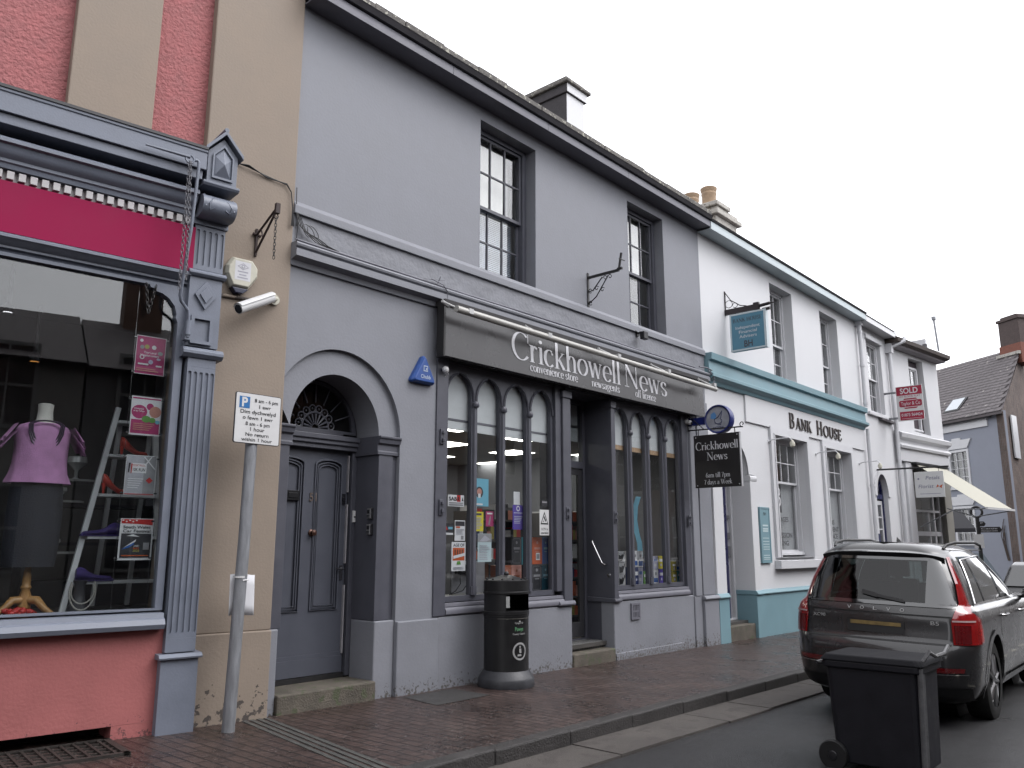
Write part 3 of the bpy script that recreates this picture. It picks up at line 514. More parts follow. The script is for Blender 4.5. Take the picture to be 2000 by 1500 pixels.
# hanging bracket with chain, alarm box, camera on the beige pier
br = MB(); Bk = lambda s, y, z: (s, y, z)
br.tube([(-.37, -.012, 4.46), (-.37, -.012, 4.19)], .014, 6); br.tube([(-.37, -.01, 4.40), (-.37, -.45, 4.545)], .011, 6); br.tube([(-.37, -.01, 4.22), (-.37, -.45, 4.525)], .011, 6); br.tube([(-.37, -.11, 4.43), (-.37, -.17, 4.32)], .008, 6)
br.tube([(-.41, -.02, 4.405), (-.33, -.02, 4.395)], .014, 6); br.box(-.39, -.35, -.47, -.43, 4.48, 4.575); br.tube([(-.37+.02*math.cos(R(a)), -.43, 4.46+.025*math.sin(R(a))) for a in range(0, 360, 45)], .006, 5, True)
tw(br, 'sign_bracket', mat('rusty_iron', (.04, .022, .02), .6, .3, 20), 'empty rusty iron sign bracket with hanging chain on the beige pier', 'bracket', (-.37, 0, 4.3))
b = MB(); b.chain((-.37, -.43, 4.45), (-.37, -.43, 4.05), .038, .0035); tw(b, 'bracket_chain', M_BLACK, 'short rusty chain hanging from the iron bracket on the beige pier', 'chain', (-.37, -.43, 4.45))
AL = thing('alarm_box', 'cream six-sided burglar alarm box with blue base on the beige pier', 'alarm', (4.28, -.03, 0), R(-8), world=False)
hx = [(-.6, 3.83), (-.44, 3.83), (-.355, 3.96), (-.355, 4.05), (-.41, 4.12), (-.60, 4.12), (-.655, 4.03), (-.66, 3.95)]
b = MB(); n = len(hx); cx, cz = -.51, 3.98
b.add([(x, -.0, z) for x, z in hx]+[(x, -.05, z) for x, z in hx]+[(cx+(x-cx)*.86, -.09, cz+(z-cz)*.86) for x, z in hx], [(i, (i+1) % n, n+(i+1) % n, n+i) for i in range(n)]+[(n+i, n+(i+1) % n, 2*n+(i+1) % n, 2*n+i) for i in range(n)]+[tuple(range(2*n, 3*n))])
b.build('cover', M_CREAM, AL, bevel=.006)
b = MB(); F = FR(-.585, -.0915, 3.90); b.frect(F, 0, .15, 0, .18, 0, 0); b.flat(F, [(.02, .13), (.075, .165), (.13, .13), (.075, .1)], .001, 1); b.flat(F, [(.032, .13), (.075, .156), (.118, .13), (.075, .109)], .002, 0); b.fdisc(F, .075, .132, .018, .003, 1); b.fdisc(F, .075, .132, .009, .004, 0)
for z, w in ((.075, .1), (.045, .07), (.018, .1)): b.frect(F, .075-w/2, .075+w/2, z, z+.012, .001, 1)
b.build('faded_sticker', [M_PAPER, mat('faded_print', (.42, .42, .47), .7, .1, 30)], AL)
b = MB(); b.exty([(-.6, 3.828), (-.44, 3.828), (-.49, 3.78), (-.56, 3.78)], -.08, 0); b.build('strobe_base', mat('navy_plastic', (.02, .025, .06), .3, .1), AL, bevel=.006)
CC = thing('security_camera', 'white bullet security camera tilted down on the beige pier', 'camera', (4.28, -.03, 0), R(-8), world=False)
c0, c1 = Vector((-.22, -.10, 3.79)), Vector((-.58, -.22, 3.585)); ax = (c1-c0).normalized(); qx = ax.cross(Z_).normalized(); qz = qx.cross(ax)
b = MB(); b.tube([c0, c1], .048, 16); b.build('housing', M_WPL, CC, smooth=40)
b = MB()
b.grid(lambda u, v: c0+ax*(-.01+u*(.44))+qx*(.06*math.cos(R(20+140*v)))+qz*(.052*math.sin(R(20+140*v))+.004), 3, 8); b.build('sunshield', M_WPL, CC, smooth=40)
b = MB(); b.tube([c1-ax*.004, c1+ax*.003], .042, 16); b.build('lens', mat('lens_black', (.01, .01, .012), .1), CC)
b = MB(); b.tube([c0+ax*.05, (-.16, -.06, 3.80), (-.16, 0, 3.80)], .022, 8); b.tube([(-.16, -.03, 3.8), (-.16, .0, 3.8)], .05, 14); b.build('mount', M_CREAM, CC, smooth=40)
b = MB(); b.tube([(-.72, -.02, 3.745), (-.40, -.02, 3.755), (-.3, -.02, 3.77)], .016, 8); tw(b, 'conduit_pipe', M_BEIGE, 'short beige conduit pipe below the alarm box', 'pipe', (-.5, 0, 3.75), smooth=50)
b = MB(); rnd = random.Random(4)
for k in range(3):
    P = [(-.69, -.012, 5.07-.01*k), (-.5, -.02-.008*k, 5.055+.006*k), (-.3, -.015, 5.02-.008*k), (-.1, -.02, 4.99+.006*k), (-.05, -.02, 4.93), (-.03, -.03, 4.75), (-.035+.012*k, -.03, 4.58)]; b.tube(P, .006, 5)
tw(b, 'cable', M_BLACK, 'thin black cables sagging across the beige pier to the grey house', 'cable', (-.4, 0, 5.0))
# ================================================================== shared: sash window
def sash(parent, x0, x1, z0, z1, y, cols, rows, wood, gl, box=.075, lower=None, zmid=None, curtain=None, thing_name='sash_window'):
    """sliding sash in an opening whose face is at y (inward +y); upper sash proud of the lower; returns the part"""
    lower = lower or (cols, rows); zm = zmid or (z0+z1)/2
    b = MB(); b.frame(x0, x1, z0, z1, box, y, y+.13, wb=.05, wt=.06)
    b.box(x0, x1, y-.03, y+.13, z0-.02, z0+.028)
    w = b.build(thing_name, wood, parent, bevel=.004)
    for (a, c, yy, cc, rr, nm) in ((zm-.02, z1-.055, y+.03, cols, rows, 'upper_sash'), (z0+.04, zm+.02, y+.075, lower[0], lower[1], 'lower_sash')):
        b = MB(); xa, xb = x0+box-.005, x1-box+.005; st = .042; b.frame(xa, xb, a, c, st, yy, yy+.04)
        for i in range(1, cc): xx = xa+st+(xb-xa-2*st)*i/cc; b.box(xx-.011, xx+.011, yy+.004, yy+.036, a+st-.002, c-st+.002)
        for j in range(1, rr): zz = a+st+(c-a-2*st)*j/rr; b.box(xa+st-.002, xb-st+.002, yy+.006, yy+.034, zz-.011, zz+.011)
        b.build(nm, wood, w, bevel=.003)
        b = MB(); b.box(xa+st-.008, xb-st+.008, yy+.018, yy+.022, a+st-.008, c-st+.008); b.build('pane', gl, w)
    if curtain:
        b = MB(); curtain(b, x0+box, x1-box, z0+.05, z1-.07, y+.2); b.build('curtain', M_CURT, w, smooth=60)
    return w
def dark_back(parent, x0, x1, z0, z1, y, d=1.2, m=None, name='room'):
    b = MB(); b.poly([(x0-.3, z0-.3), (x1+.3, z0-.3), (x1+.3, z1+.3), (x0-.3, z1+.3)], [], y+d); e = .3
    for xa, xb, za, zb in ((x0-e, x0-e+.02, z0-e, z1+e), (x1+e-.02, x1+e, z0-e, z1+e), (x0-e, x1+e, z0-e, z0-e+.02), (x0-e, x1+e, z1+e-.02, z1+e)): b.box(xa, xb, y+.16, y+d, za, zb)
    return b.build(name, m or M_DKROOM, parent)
def wavy(b, x0, x1, z0, z1, y):
    b.grid(lambda u, v: (x0+(x1-x0)*u, y+.02*math.sin(u*(x1-x0)*70), z0+(z1-z0)*v), 60, 1)
# ================================================================== grey building with the newsagent
GB = thing('grey_building', 'long grey painted two-storey building with arched blue-grey door and news shop', 'building', (4.28, 0, 0))
X0, X1 = 4.255, 12.57
DX, DR, SPR = 4.96, .575, 2.63                      # door arch centre, radius, springing
RO, ZO = .797, .83                                  # outer edge of the sunk arch band
_ca = math.degrees(math.acos((X0-DX)/RO))
fl = [(DX+RO, -.5), (X1, -.5), (X1, 7.06), (X0, 7.06)]+arc(DX, SPR, RO, ZO, _ca, 0, 36)
win1 = [(6.962, 4.85), (8.045, 4.85), (8.055, 6.86), (6.962, 6.87)]
win2 = [(10.312, 4.835), (11.375, 4.845), (11.365, 6.875), (10.312, 6.868)]
shop_hole = [(6.40, .745), (8.56, .745), (8.74, .745), (8.74, -.45), (9.685, -.45), (9.685, .745), (11.9, .745), (11.9, 4.1), (6.40, 4.1)]
b = MB(); b.poly(fl, [win1, win2, shop_hole], 0, .2)
b.box(X0, X1, 5.9, 6.1, -.5, 7.2); b.box(X0-.0, X0+.1, .5, 5.9, -.5, 8); b.box(X1-.1, X1, .6, 5.9, -.5, 7.1)
b.box(X0, X1, .62, 5.9, 4.25, 4.35)
b.build('wall', M_GREY, GB)
# plinth blocks
for args in ((5.76, 6.345, -.035, .05, -.3, .735), (5.495, 5.754, .012, .40, -.3, .752), (4.258, 4.385, .012, .35, -.3, .757), (6.35, 8.735, -.012, .2, -.3, .742), (9.69, 11.895, -.012, .2, -.3, .742), (9.7, 11.5, -.03, -.013, -.3, .06), (11.9, 12.133, -.03, .1, -.3, .72)):
    b = MB(); b.box(*args); b.build('plinth', M_GREY, GB, bevel=.012)
b = MB(); b.box(12.135, 12.60, -.075, .1, -.3, .66); b.extr([(.1, .66), (-.105, .66), (-.11, .68), (-.08, .72), (.1, .725)], 12.12, 12.60); b.build('plinth', M_GREY, GB, bevel=.008)
b = MB(); b.box(11.93, 12.13, -.04, .1, .72, 3.62); b.build('pilaster', M_GREY, GB, bevel=.01)
b = MB(); b.box(12.17, 12.56, -.04, .1, .726, 3.9); b.build('pilaster', M_GREY, GB, bevel=.01)
b = MB()                                            # string band, rough frieze, cornice, with uneven hand-made top
b.extr([(.02, 4.73), (-.055, 4.73), (-.055, 4.815), (-.005, 4.875), (.02, 4.875)], X0+.02, X1-.01); b.build('string_band', M_GREY, GB, bevel=.006)
b = MB(); nx, nz = 170, 8; rn = random.Random(9)
b.grid(lambda u, v: (X0+.02+(X1-X0-.03)*u, -.022-.006*noise.fractal(Vector((u*31, v*2.2, 3)), .9, 2.1, 4), 4.40+.335*v), nx, nz); b.build('frieze', M_GREYR, GB, smooth=60)
b = MB(); b.extr([(.02, 4.2), (-.03, 4.2), (-.045, 4.25), (-.105, 4.268), (-.125, 4.275), (-.125, 4.345), (-.1, 4.352), (-.1, 4.362), (-.125, 4.375), (-.132, 4.395), (-.12, 4.415), (-.02, 4.425), (.02, 4.43)], X0+.015, 12.56); b.build('cornice', M_GREY, GB, smooth=35)
b = MB(); b.tube([(X0+.03+i*.6, -.1+.004*math.sin(i*2.), 4.437+.006*math.sin(i*3.1)) for i in range(14)], .011, 6); b.tube([(X0+.03+i*.6, -.07, 4.452+.008*math.sin(i*1.7)) for i in range(14)], .007, 5)
b.build('cable_run', M_GTRIM, GB, smooth=60)
# eaves: soffit and fascia board, dark gutter, slate verge
b = MB(); b.box(X0+.02, 12.545, -.245, .1, 7.045, 7.06); x = X0+.02
for xe in (6.2, 8.0, 9.95, 12.545): b.box(x, xe-.004, -.275, -.245, 7.035, 7.145); x = xe
b.build('eaves', M_GTRIM, GB, bevel=.003)
b = MB(); b.extr([(-.24, 7.147), (-.31, 7.155), (-.335, 7.20), (-.345, 7.215), (-.32, 7.22), (-.24, 7.21)], X0+.02, 12.53); b.build('gutter', mat('lead_dark_gutter', (.035, .033, .04), .5, .2, 5), GB)
b = MB(); b.add([(X0, -.30, 7.215), (X1-.02, -.30, 7.215), (X1-.02, 3, 9.1), (X0, 3, 9.1), (X0, 6.1, 7.2), (X1-.02, 6.1, 7.2)], [(0, 1, 2, 3), (3, 2, 5, 4)])
x = X0+.02; rn = random.Random(2)
while x < 12.4:
    w = rn.uniform(.4, .7); b.box(x+.003, min(12.52, x+w), -.335+rn.uniform(-.01, .01), .1, 7.222, 7.295+rn.uniform(-.008, .012)); x += w
roof = b.build('roof', M_STONE, GB, bevel=.006)
b = MB(); b.box(11.40, 11.95, 2.0, 3.1, 7.8, 10.02); b.build('chimney', [mat('shaded_render', (.06, .055, .06), .85, .3, 4, .3, 30), M_WHITE], roof, bevel=.01)
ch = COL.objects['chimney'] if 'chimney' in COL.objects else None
for p in ch.data.polygons: p.material_index = 1 if p.normal.y < -.9 else 0  # white-painted street face; shade of the other sides put into their dark colour
b = MB(); b.box(11.36, 12.0, 1.955, 3.14, 10.02, 10.2); ob = b.build('chimney_cap', [MATS['shaded_render'], M_WHITE], roof, bevel=.012)
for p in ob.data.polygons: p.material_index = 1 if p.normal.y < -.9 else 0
b = MB(); b.box(11.30, 12.07, 1.9, 3.2, 10.2, 10.27); b.box(11.37, 11.98, 1.98, 3.1, 10.27, 10.36); b.build('chimney_top', M_STONE, roof, bevel=.02)
b = MB(); b.box(9.36, 9.62, 2.0, 2.9, 8.2, 9.42); b.build('chimney_stub', M_STONE, roof, bevel=.02)
# upper windows
for (x0, x1, z0, z1), cc in (((6.962, 8.05, 4.86, 6.86), 3), ((10.312, 11.37, 4.845, 6.865), 3)):
    w = sash(GB, x0, x1, z0, z1, .165, cc, 2, M_DARK, M_GLASS, box=.08, zmid=5.80)
    b = MB(); xm = x0+.1; wd = x1-x0
    b.grid(lambda u, v: (xm+wd*.44*u*(1-.12*v), .42+.02*math.sin(u*30), z0+.05+(z1-z0-.1)*v), 40, 4); b.grid(lambda u, v: (x1-.1-wd*.10*u, .42+.02*math.sin(u*12), z0+.05+(z1-z0-.1)*v), 12, 2)
    b.build('curtain', M_CURT, w, smooth=60)
    b = MB(); nb = 34  # bluish slats added behind the left lower sash to brighten its panes
    for i in range(nb): zz = z0+.06+i*.026; b.add([(x0+.1, .36, zz), (x1-.1, .36, zz), (x1-.1, .375, zz+.022), (x0+.1, .375, zz+.022)], [(0, 1, 2, 3)])
    if x0 < 8: b.build('blind', mat('bluish_pane_backing', (.72, .8, .95), .7, .05, 5), w)
    b = MB(); b.box(x0+.09, x1-.24, .335, .345, z0+.95, z1-.06); b.build('blind', mat('pale_pane_backing', (.95, .93, .88), .8, .06, 4), w)  # pale sheet added behind the upper sash to brighten its panes
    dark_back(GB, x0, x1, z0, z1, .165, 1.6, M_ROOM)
# --------------------------------------------- arched doorway
b = MB()                                            # raised arch band (archivolt) with its deep soffit and jambs
inner = arc(DX, SPR, DR-.03, .58, 180, 0, 36)
b.poly(arc(DX, SPR, RO+.03, ZO+.03, 0, _ca+3, 36)+inner, [], .05)
n = len(inner); b.add([(x, .05, z) for x, z in inner]+[(x, .42, z) for x, z in inner], [(i, i+1, n+i+1, n+i) for i in range(n-1)])
ob = b.build('arch_surround', M_GREY, GB)
for side, x0, x1 in ((1, DX+DR-.06, DX+RO+.012), (0, 4.258, DX-DR+.055)):
    b = MB()
    if side: b.box(DX+DR-.035, DX+DR+.155, .03, .42, .755, 2.46); b.box(DX+DR+.156, DX+RO-.002, .05, .2, .755, 2.46)
    else: b.box(4.258, DX-DR+.03, .03, .42, .76, 2.46)
    b.extr([(.42, 2.44), (.018, 2.44), (.018, 2.475), (.026, 2.48), (.026, 2.545), (.0, 2.56), (-.008, 2.6), (-.022, 2.615), (-.022, 2.637), (.42, 2.64)], x0, x1)
    b.build('door_jamb', M_DARK, GB, bevel=.006)
b = MB(); b.extr([(.5, 2.49), (.37, 2.49), (.37, 2.53), (.345, 2.54), (.345, 2.575), (.325, 2.585), (.325, 2.635), (.5, 2.64)], DX-DR, DX+DR)
b.box(DX+DR-.09, DX+DR-.03, .40, .5, .2, 2.5); b.box(DX-DR+.03, DX-DR+.11, .40, .5, .2, 2.5); b.build('door_frame', M_DARK, GB, bevel=.006)
b = MB(); dx0, dx1 = DX-DR+.105, DX+DR-.105; yd = .455
ph = []
for xa, xb in ((dx0+.03, dx0+.385), (dx1-.415, dx1-.085)):
    ph.append([(xa, .86), (xb, .86), (xb, 2.33)]+arc((xa+xb)/2, 2.33, (xb-xa)/2, .055, 0, 180, 10)+[(xa, 2.33)])
b.poly([(dx0, .24), (dx1, .24), (dx1, 2.495), (dx0, 2.495)], ph, yd, yd+.02); b.box(dx0, dx1, yd+.022, yd+.05, .24, 2.495)
b.box(dx0, dx1, yd-.018, yd, .24, .40); b.box(dx0, dx1, yd-.008, yd, .40, .44)
for h in ph:
    cx = sum(p[0] for p in h)/len(h); c = Vector((cx, 0, 1.6))
    for k, (dy, s_) in enumerate(((.0, .0), (.006, .028), (.012, .05))):
        pts = []
        for p in h:
            pts.append((p[0]+(s_ if p[0] < cx-.01 else -s_ if p[0] > cx+.01 else 0), yd+.006+dy-.012, p[1]+(s_ if p[1] < 1.6 else -s_)))
        b.tube(pts, .009 if k else .013, 5, True)
DO = b.build('door', M_DOOR, GB, bevel=.003)
b = MB(); b.box(4.80-.12, 4.83, yd-.012, yd, 1.95, 2.05); b.box(4.70, 4.815, yd-.018, yd-.01, 1.975, 2.025); b.build('letterbox', mat('dark_brass', (.02, .02, .022), .4, .2, 20, metal=.5), DO, bevel=.003)
b = MB(); b.ftext(FR(4.995, yd-.006, 1.95), '51', 0, 0, .085, .004, serif=False, thick=.008, w=.085, bold=.02); b.build('house_number', mat('dull_bronze', (.2, .16, .14), .4, .2, 30, metal=.4), DO)
b = MB(); b.lathe([(.035, 0), (.035, -.012), (.022, -.02), (.02, -.045), (.03, -.06), (.0, -.07)], (4.995, yd, 1.63), 16, 'y'); b.build('door_knob', mat('brown_knob', (.10, .05, .035), .3, .2, 30, metal=.5), DO, smooth=40)
b = MB(); b.box(5.365, 5.40, yd-.01, yd, 1.15, 1.30); b.tube([(5.383, yd-.01, 1.265), (5.383, yd-.05, 1.265), (5.28, yd-.055, 1.268)], .0095, 8); b.build('handle', M_CHROME, DO, smooth=40)
b = MB(); b.tube([(5.37, yd, 1.985), (5.37, yd-.03, 1.985)], .022, 10); b.box(5.35, 5.395, yd-.02, yd, 1.93, 2.04); b.build('lock', mat('black_lock', (.02, .02, .025), .25), DO, smooth=40)
b = MB(); b.box(dx1-.016, dx1-.004, yd-.03, yd+.01, .42, 1.1); b.box(dx1-.016, dx1-.004, yd-.03, yd+.01, 1.32, 1.93); b.box(dx1-.016, dx1-.006, yd-.03, yd+.01, 2.06, 2.45); b.build('draught_strip', mat('grey_white_strip', (.42, .41, .43), .5, .2, 10), DO)
# fanlight
b = MB(); fz = 2.67; b.poly([(DX+.53, fz)]+arc(DX, fz, .53, .53, 0, 180, 24), [arc(DX, fz+.03, .475, .47, 0, 180, 24)+[(DX-.47, fz+.03)]], .42, .46, True)
FA = b.build('fanlight', M_DARK, GB)
b = MB(); b.poly(arc(DX, fz+.01, .5, .5, 0, 180, 24), [], .448); b.build('pane', M_GLASSD, FA)
b = MB()
for a in (22, 45, 68, 90, 112, 135, 158): b.tube([(DX+.27*math.cos(R(a)), .432, fz+.03+.27*math.sin(R(a))), (DX+.48*math.cos(R(a)), .432, fz+.03+.48*math.sin(R(a)))], .0075, 5)
for i in range(8):
    a = R(11+i*22.6); c = (DX+.205*math.cos(a), fz+.03+.205*math.sin(a)); b.tube([(c[0]+.038*math.cos(t), .425, c[1]+.038*math.sin(t)) for t in [2*math.pi*j/12 for j in range(12)]], .007, 5, True); b.ball((c[0], .428, c[1]), .012, 6)
b.tube([(DX+.165*math.cos(R(a)), .425, fz+.03+.165*math.sin(R(a))) for a in range(0, 181, 12)], .012, 6)
for i in range(9): 
    a = R(10+i*20); b.tube([(DX+.04*math.cos(a), .42, fz+.03+.04*math.sin(a)), (DX+.15*math.cos(a), .42, fz+.03+.15*math.sin(a))], [.006, .014], 6)
b.box(DX-.36, DX+.36, .415, .45, fz-.03, fz+.03); b.build('fan_tracery', M_DARK, FA, smooth=40)
dark_back(GB, DX-.55, DX+.55, 2.55, 3.25, .4, 1.5)
b = MB(); b.box(DX-DR-.0, DX+DR-.03, -.03, .48, -.2, .185); b.build('doorstep', M_STEP, GB, bevel=.015)
b = MB(); b.box(DX-DR+.03, DX+DR-.03, .42, .5, .187, .235); b.build('threshold', M_BLACK, GB)
# key safes and bell in the reveal
for z, lab in ((1.83, 'upper of the two grey and black key safes on the door reveal'), (1.667, 'lower of the two grey and black key safes on the door reveal')):
    K = thing('key_safe', lab, 'key safe', (5.5, .12, z), group='key safes beside the arched door'); xs_ = DX+DR-.036
    b = MB(); b.box(xs_-.035, xs_, .085, .155, z-.06, z+.06); b.build('case', M_BLKPL, K, bevel=.008)
    b = MB(); b.box(xs_-.042, xs_-.034, .092, .148, z-.052, z+.052); b.build('face_plate', mat('pewter_plate', (.26, .26, .27), .4, .1, 20, metal=.4), K, bevel=.003)
    b = MB(); b.box(xs_-.045, xs_-.041, .102, .138, z+.0, z+.036); [b.box(xs_-.045, xs_-.041, .10+.012*i, .108+.012*i, z-.04+.014*j, z-.032+.014*j) for i in range(4) for j in range(2)]; b.build('keypad', M_BLKPL, K)
B_ = thing('door_bell', 'small white door bell push on the dark door frame', 'door bell', (5.5, .39, 1.81)); b = MB(); b.box(5.462, 5.492, .375, .40, 1.745, 1.865); b.build('case', M_WPL, B_, bevel=.004); b = MB(); b.lathe([(.009, 0), (.009, -.006), (0, -.007)], (5.477, .375, 1.8), 10, 'y'); b.build('button', M_BLKPL, B_)
# ================================================================== news shopfront (joinery inside the grey building)
def arcade(x0, n, bw_, mw, name):
    """row of round-headed lights: dark moulded mullions with arched heads"""
    W_ = n*bw_+(n-1)*mw; ZB, ZT, SP = .95, 3.6, 3.26
    holes = []
    for i in range(n):
        a = x0+i*(bw_+mw); r = bw_/2; holes.append([(a, ZB), (a+bw_, ZB)]+arc(a+r, SP, r, .25, 0, 180, 16))
    b = MB(); b.poly([(x0-.05, ZB-.06), (x0+W_+.05, ZB-.06), (x0+W_+.05, ZT), (x0-.05, ZT)], holes, .05, .11, True); F_ = b.build(name, M_DARK, GB, bevel=.006)
    for i in range(n+1):
        c = x0-mw/2+i*(bw_+mw); w = .020
        b = MB()
        if 0 < i < n:
            b.extz([(c-.034, .05), (c-.022, .022), (c+.022, .022), (c+.034, .05)], ZB, 3.2)
            b.lathe([(.034, 3.12), (.045, 3.14), (.045, 3.17), (.034, 3.19)], (c, .03, 0), 10)
            b.extz([(c-.042, .05), (c-.042, .03), (c+.042, .03), (c+.042, .05)], ZB, ZB+.1)
        for sgn in ((1,) if i == 0 else (-1,) if i == n else (-1, 1)):
            r = bw_/2+mw*.28; cx = c+sgn*(bw_/2+mw/2)
            b.tube([(cx-sgn*r*math.cos(R(t)), .035, SP-.06+(.25+.05)*math.sin(R(t))) for t in range(0, 86, 10)], .013, 5)
        b.build('mullion', M_DARK, F_, smooth=40)
        if i < n:
            a = x0+i*(bw_+mw); b = MB(); b.poly([(a-.01, ZB-.01), (a+bw_+.01, ZB-.01), (a+bw_+.01, SP+.27), (a-.01, SP+.27)], [], .085); b.build('pane', M_GLASSD, F_)
    return W_
WL = arcade(6.50, 4, .40, .1, 'shop_window'); WR = arcade(9.84, 4, .36, .135, 'shop_window')
# framing timbers around the two windows
for x0, x1, z0, z1 in ((6.27, 6.448, .75, 3.66), (8.445, 8.56, .93, 3.66), (11.74, 11.9, .76, 3.62)):
    b = MB(); b.box(x0, x1, -.02 if x0 < 7 else .0, .12, z0, z1); b.build('side_post', M_DARK, GB, bevel=.006)
for x0, x1 in ((8.565, 8.735), (9.69, 9.79)):
    b = MB(); b.box(x0, x1, -.03, .12, .78, 3.5); b.box(x0-.02, x1+.012, -.05, .13, 3.46, 3.56); b.build('door_pilaster', M_DARK, GB, bevel=.008)
for x0, x1 in ((6.45, 8.565), (9.79, 11.76)):
    b = MB(); b.extr([(.13, .88), (.01, .88), (-.005, .875), (-.01, .845), (.0, .84), (-.02, .83), (-.035, .80), (-.03, .765), (-.012, .75), (.13, .75)], x0, x1); b.build('window_sill', M_GTRIM, GB, smooth=40)
b = MB(); b.extr([(.13, .75), (-.05, .75), (-.06, .77), (-.05, .80), (-.03, .81), (.13, .81)], 8.44, 8.765); b.build('sill_nosing', M_GTRIM, GB, bevel=.006)
b = MB(); b.extr([(.43, .735), (-.05, .735), (-.06, .755), (-.05, .785), (.43, .80)], 9.665, 9.83); b.build('sill_nosing', M_DARK, GB, bevel=.006)
b = MB(); b.box(9.688, 9.76, .0, .45, -.1, 3.62); b.build('porch_wall', M_DARK, GB)
b = MB(); b.box(8.66, 8.736, .0, .45, -.1, 3.62); b.build('porch_wall', M_DARK, GB)
b = MB(); b.box(6.22, 11.92, .03, .5, 3.6, 4.2); b.build('lintel', M_DARK, GB)
# shop door, standing half open behind its frame
b = MB(); b.frame(8.737, 9.687, .22, 3.6, .06, .44, .52, wb=.02); b.box(8.79, 9.63, .435, .52, 2.60, 2.70); SD_ = b.build('door_frame', M_DARK, GB, bevel=.005)
b = MB(); b.box(8.8, 9.625, .475, .48, 2.70, 3.54); b.build('fanlight_pane', M_GLASSD, SD_)
b = MB(); b.frame(8.80, 9.62, .26, 2.59, .085, .46, .50, wb=.2); DD = b.build('shop_door', mat('dark_grey_door', (.05, .05, .055), .4, .1, 6), GB, bevel=.004)
b = MB(); b.box(8.88, 9.54, .478, .482, .45, 2.51); b.build('pane', M_GLASSD, DD)
b = MB(); b.tube([(9.665, .30, 1.59), (9.63, .29, 1.59), (9.60, .275, 1.55), (9.60, .12, 1.27), (9.62, .10, 1.25), (9.686, .09, 1.25)], .013, 8); b.build('grab_rail', M_CHROME, GB, smooth=60)
b = MB(); b.lathe([(.03, 0), (.025, -.012), (0, -.02)], (9.687, .06, 1.1), 12, 'x'); b.build('lock_rose', M_CHROME, GB, smooth=40)
b = MB(); b.box(8.737, 9.687, -.03, .5, -.2, .135); b.build('doorstep', M_STEP, GB, bevel=.02)
M_TREAD = brick('chequer_tread', (.2, .2, .2), (.14, .14, .14), (.05, .05, .05), .05, .03, .4, 1, .006)
b = MB(); b.box(8.738, 9.686, .16, .5, .137, .225); b.build('threshold', M_TREAD, GB, bevel=.006)
b = MB(); b.frame(10.09, 10.315, .48, .705, .028, -.035, -.014); [b.box(10.12+.036*i, 10.142+.036*i, -.03, -.014, .515, .67) for i in range(5)]; b.box(10.12, 10.29, -.032, -.014, .58, .6); b.build('air_vent', M_GTRIM, GB)
for x, z in ((6.35, 2.71), (6.35, 1.92), (8.64, 1.92), (9.74, 1.9), (11.82, 1.9)):
    b = MB(); b.box(x-.03, x+.03, -.04, -.02, z-.085, z+.085); b.box(x-.012, x+.02, -.065, -.04, z-.06, z-.02); b.box(x-.012, x+.02, -.065, -.04, z+.03, z+.06); b.build('shutter_catch', M_DARK, GB, bevel=.003)
# white boards behind the arch heads, wood strip on the right
b = MB(); b.box(6.47, 8.43, .13, .14, 2.97, 3.6); b.box(6.47, 8.43, .135, .15, 2.84, 2.945); b.build('blind_board', M_BLIND, GB)
b = MB(); b.box(6.47, 8.43, .128, .145, 2.945, 2.968); b.build('blind_bar', M_GTRIM, GB)
b = MB(); b.box(9.8, 11.76, .13, .14, 2.97, 3.6); b.build('blind_board', M_BLIND, GB)
b = MB(); b.box(9.8, 11.76, .125, .15, 2.90, 2.968); b.build('batten', mat('raw_pine', (.5, .33, .2), .7, .12, 9, streak=.1), GB)
b = MB(); b.box(8.8, 9.625, .53, .54, 3.0, 3.56); b.box(8.9, 9.05, .53, .54, 2.72, 2.93); b.build('blind_board', M_BLIND, GB)
# the room
b = MB(); zf_ = .22
b.box(6.3, 14.5, 6.4, 6.45, zf_, 3.2); b.box(6.25, 6.3, .14, 6.4, zf_, 3.2); b.box(14.5, 14.55, .14, 6.4, zf_, 3.2)
b.build('shop_room', mat('shop_wall', (.48, .47, .45), .9, .1, 2), GB)
b = MB(); b.box(6.25, 14.55, .53, 6.45, 3.2, 3.24); b.build('shop_ceiling', mat('shop_ceiling', (.5, .49, .46), .9, .06, 3), GB)
b = MB(); b.box(6.25, 14.55, .12, 6.45, .17, .22); b.build('shop_floor', mat('shop_floor', (.09, .085, .08), .4, .2, 3), GB)
for xa, xb in ((6.31, 8.6), (9.8, 11.85)):
    b = MB(); b.box(xa, xb, .125, .62, .22, .93); b.build('display_shelf', mat('grey_shelf', (.23, .23, .24), .6, .1, 5), GB)
for i, (x, y) in enumerate(((8.35, 1.75), (9.95, 1.75), (9.6, 3.3), (11.3, 3.3), (8.1, 3.3), (12.6, 2.4), (10.8, 4.9), (12.6, 4.9))):
    L_ = thing('ceiling_light', ['near left square panel light seen through the first newsagent window panes', 'near right square panel light in the newsagent ceiling', 'middle square panel light in the newsagent ceiling, behind the second pair of panes', 'square panel light in the newsagent ceiling beyond the shop door', 'second row square panel light at the left end of the newsagent ceiling', 'square panel light in the newsagent ceiling above the right window', 'rear square panel light in the newsagent ceiling', 'rear square panel light at the far right of the newsagent ceiling'][i], 'ceiling light', (x, y, 3.2), group='ceiling panel lights in the newsagent')
    b = MB(); b.box(x-.3, x+.3, y-.3, y+.3, 3.185, 3.19); b.build('diffuser', M_LAMP, L_)
    b = MB(); b.box(x-.32, x+.32, y-.32, y+.32, 3.191, 3.199); b.build('frame', M_WPL, L_)
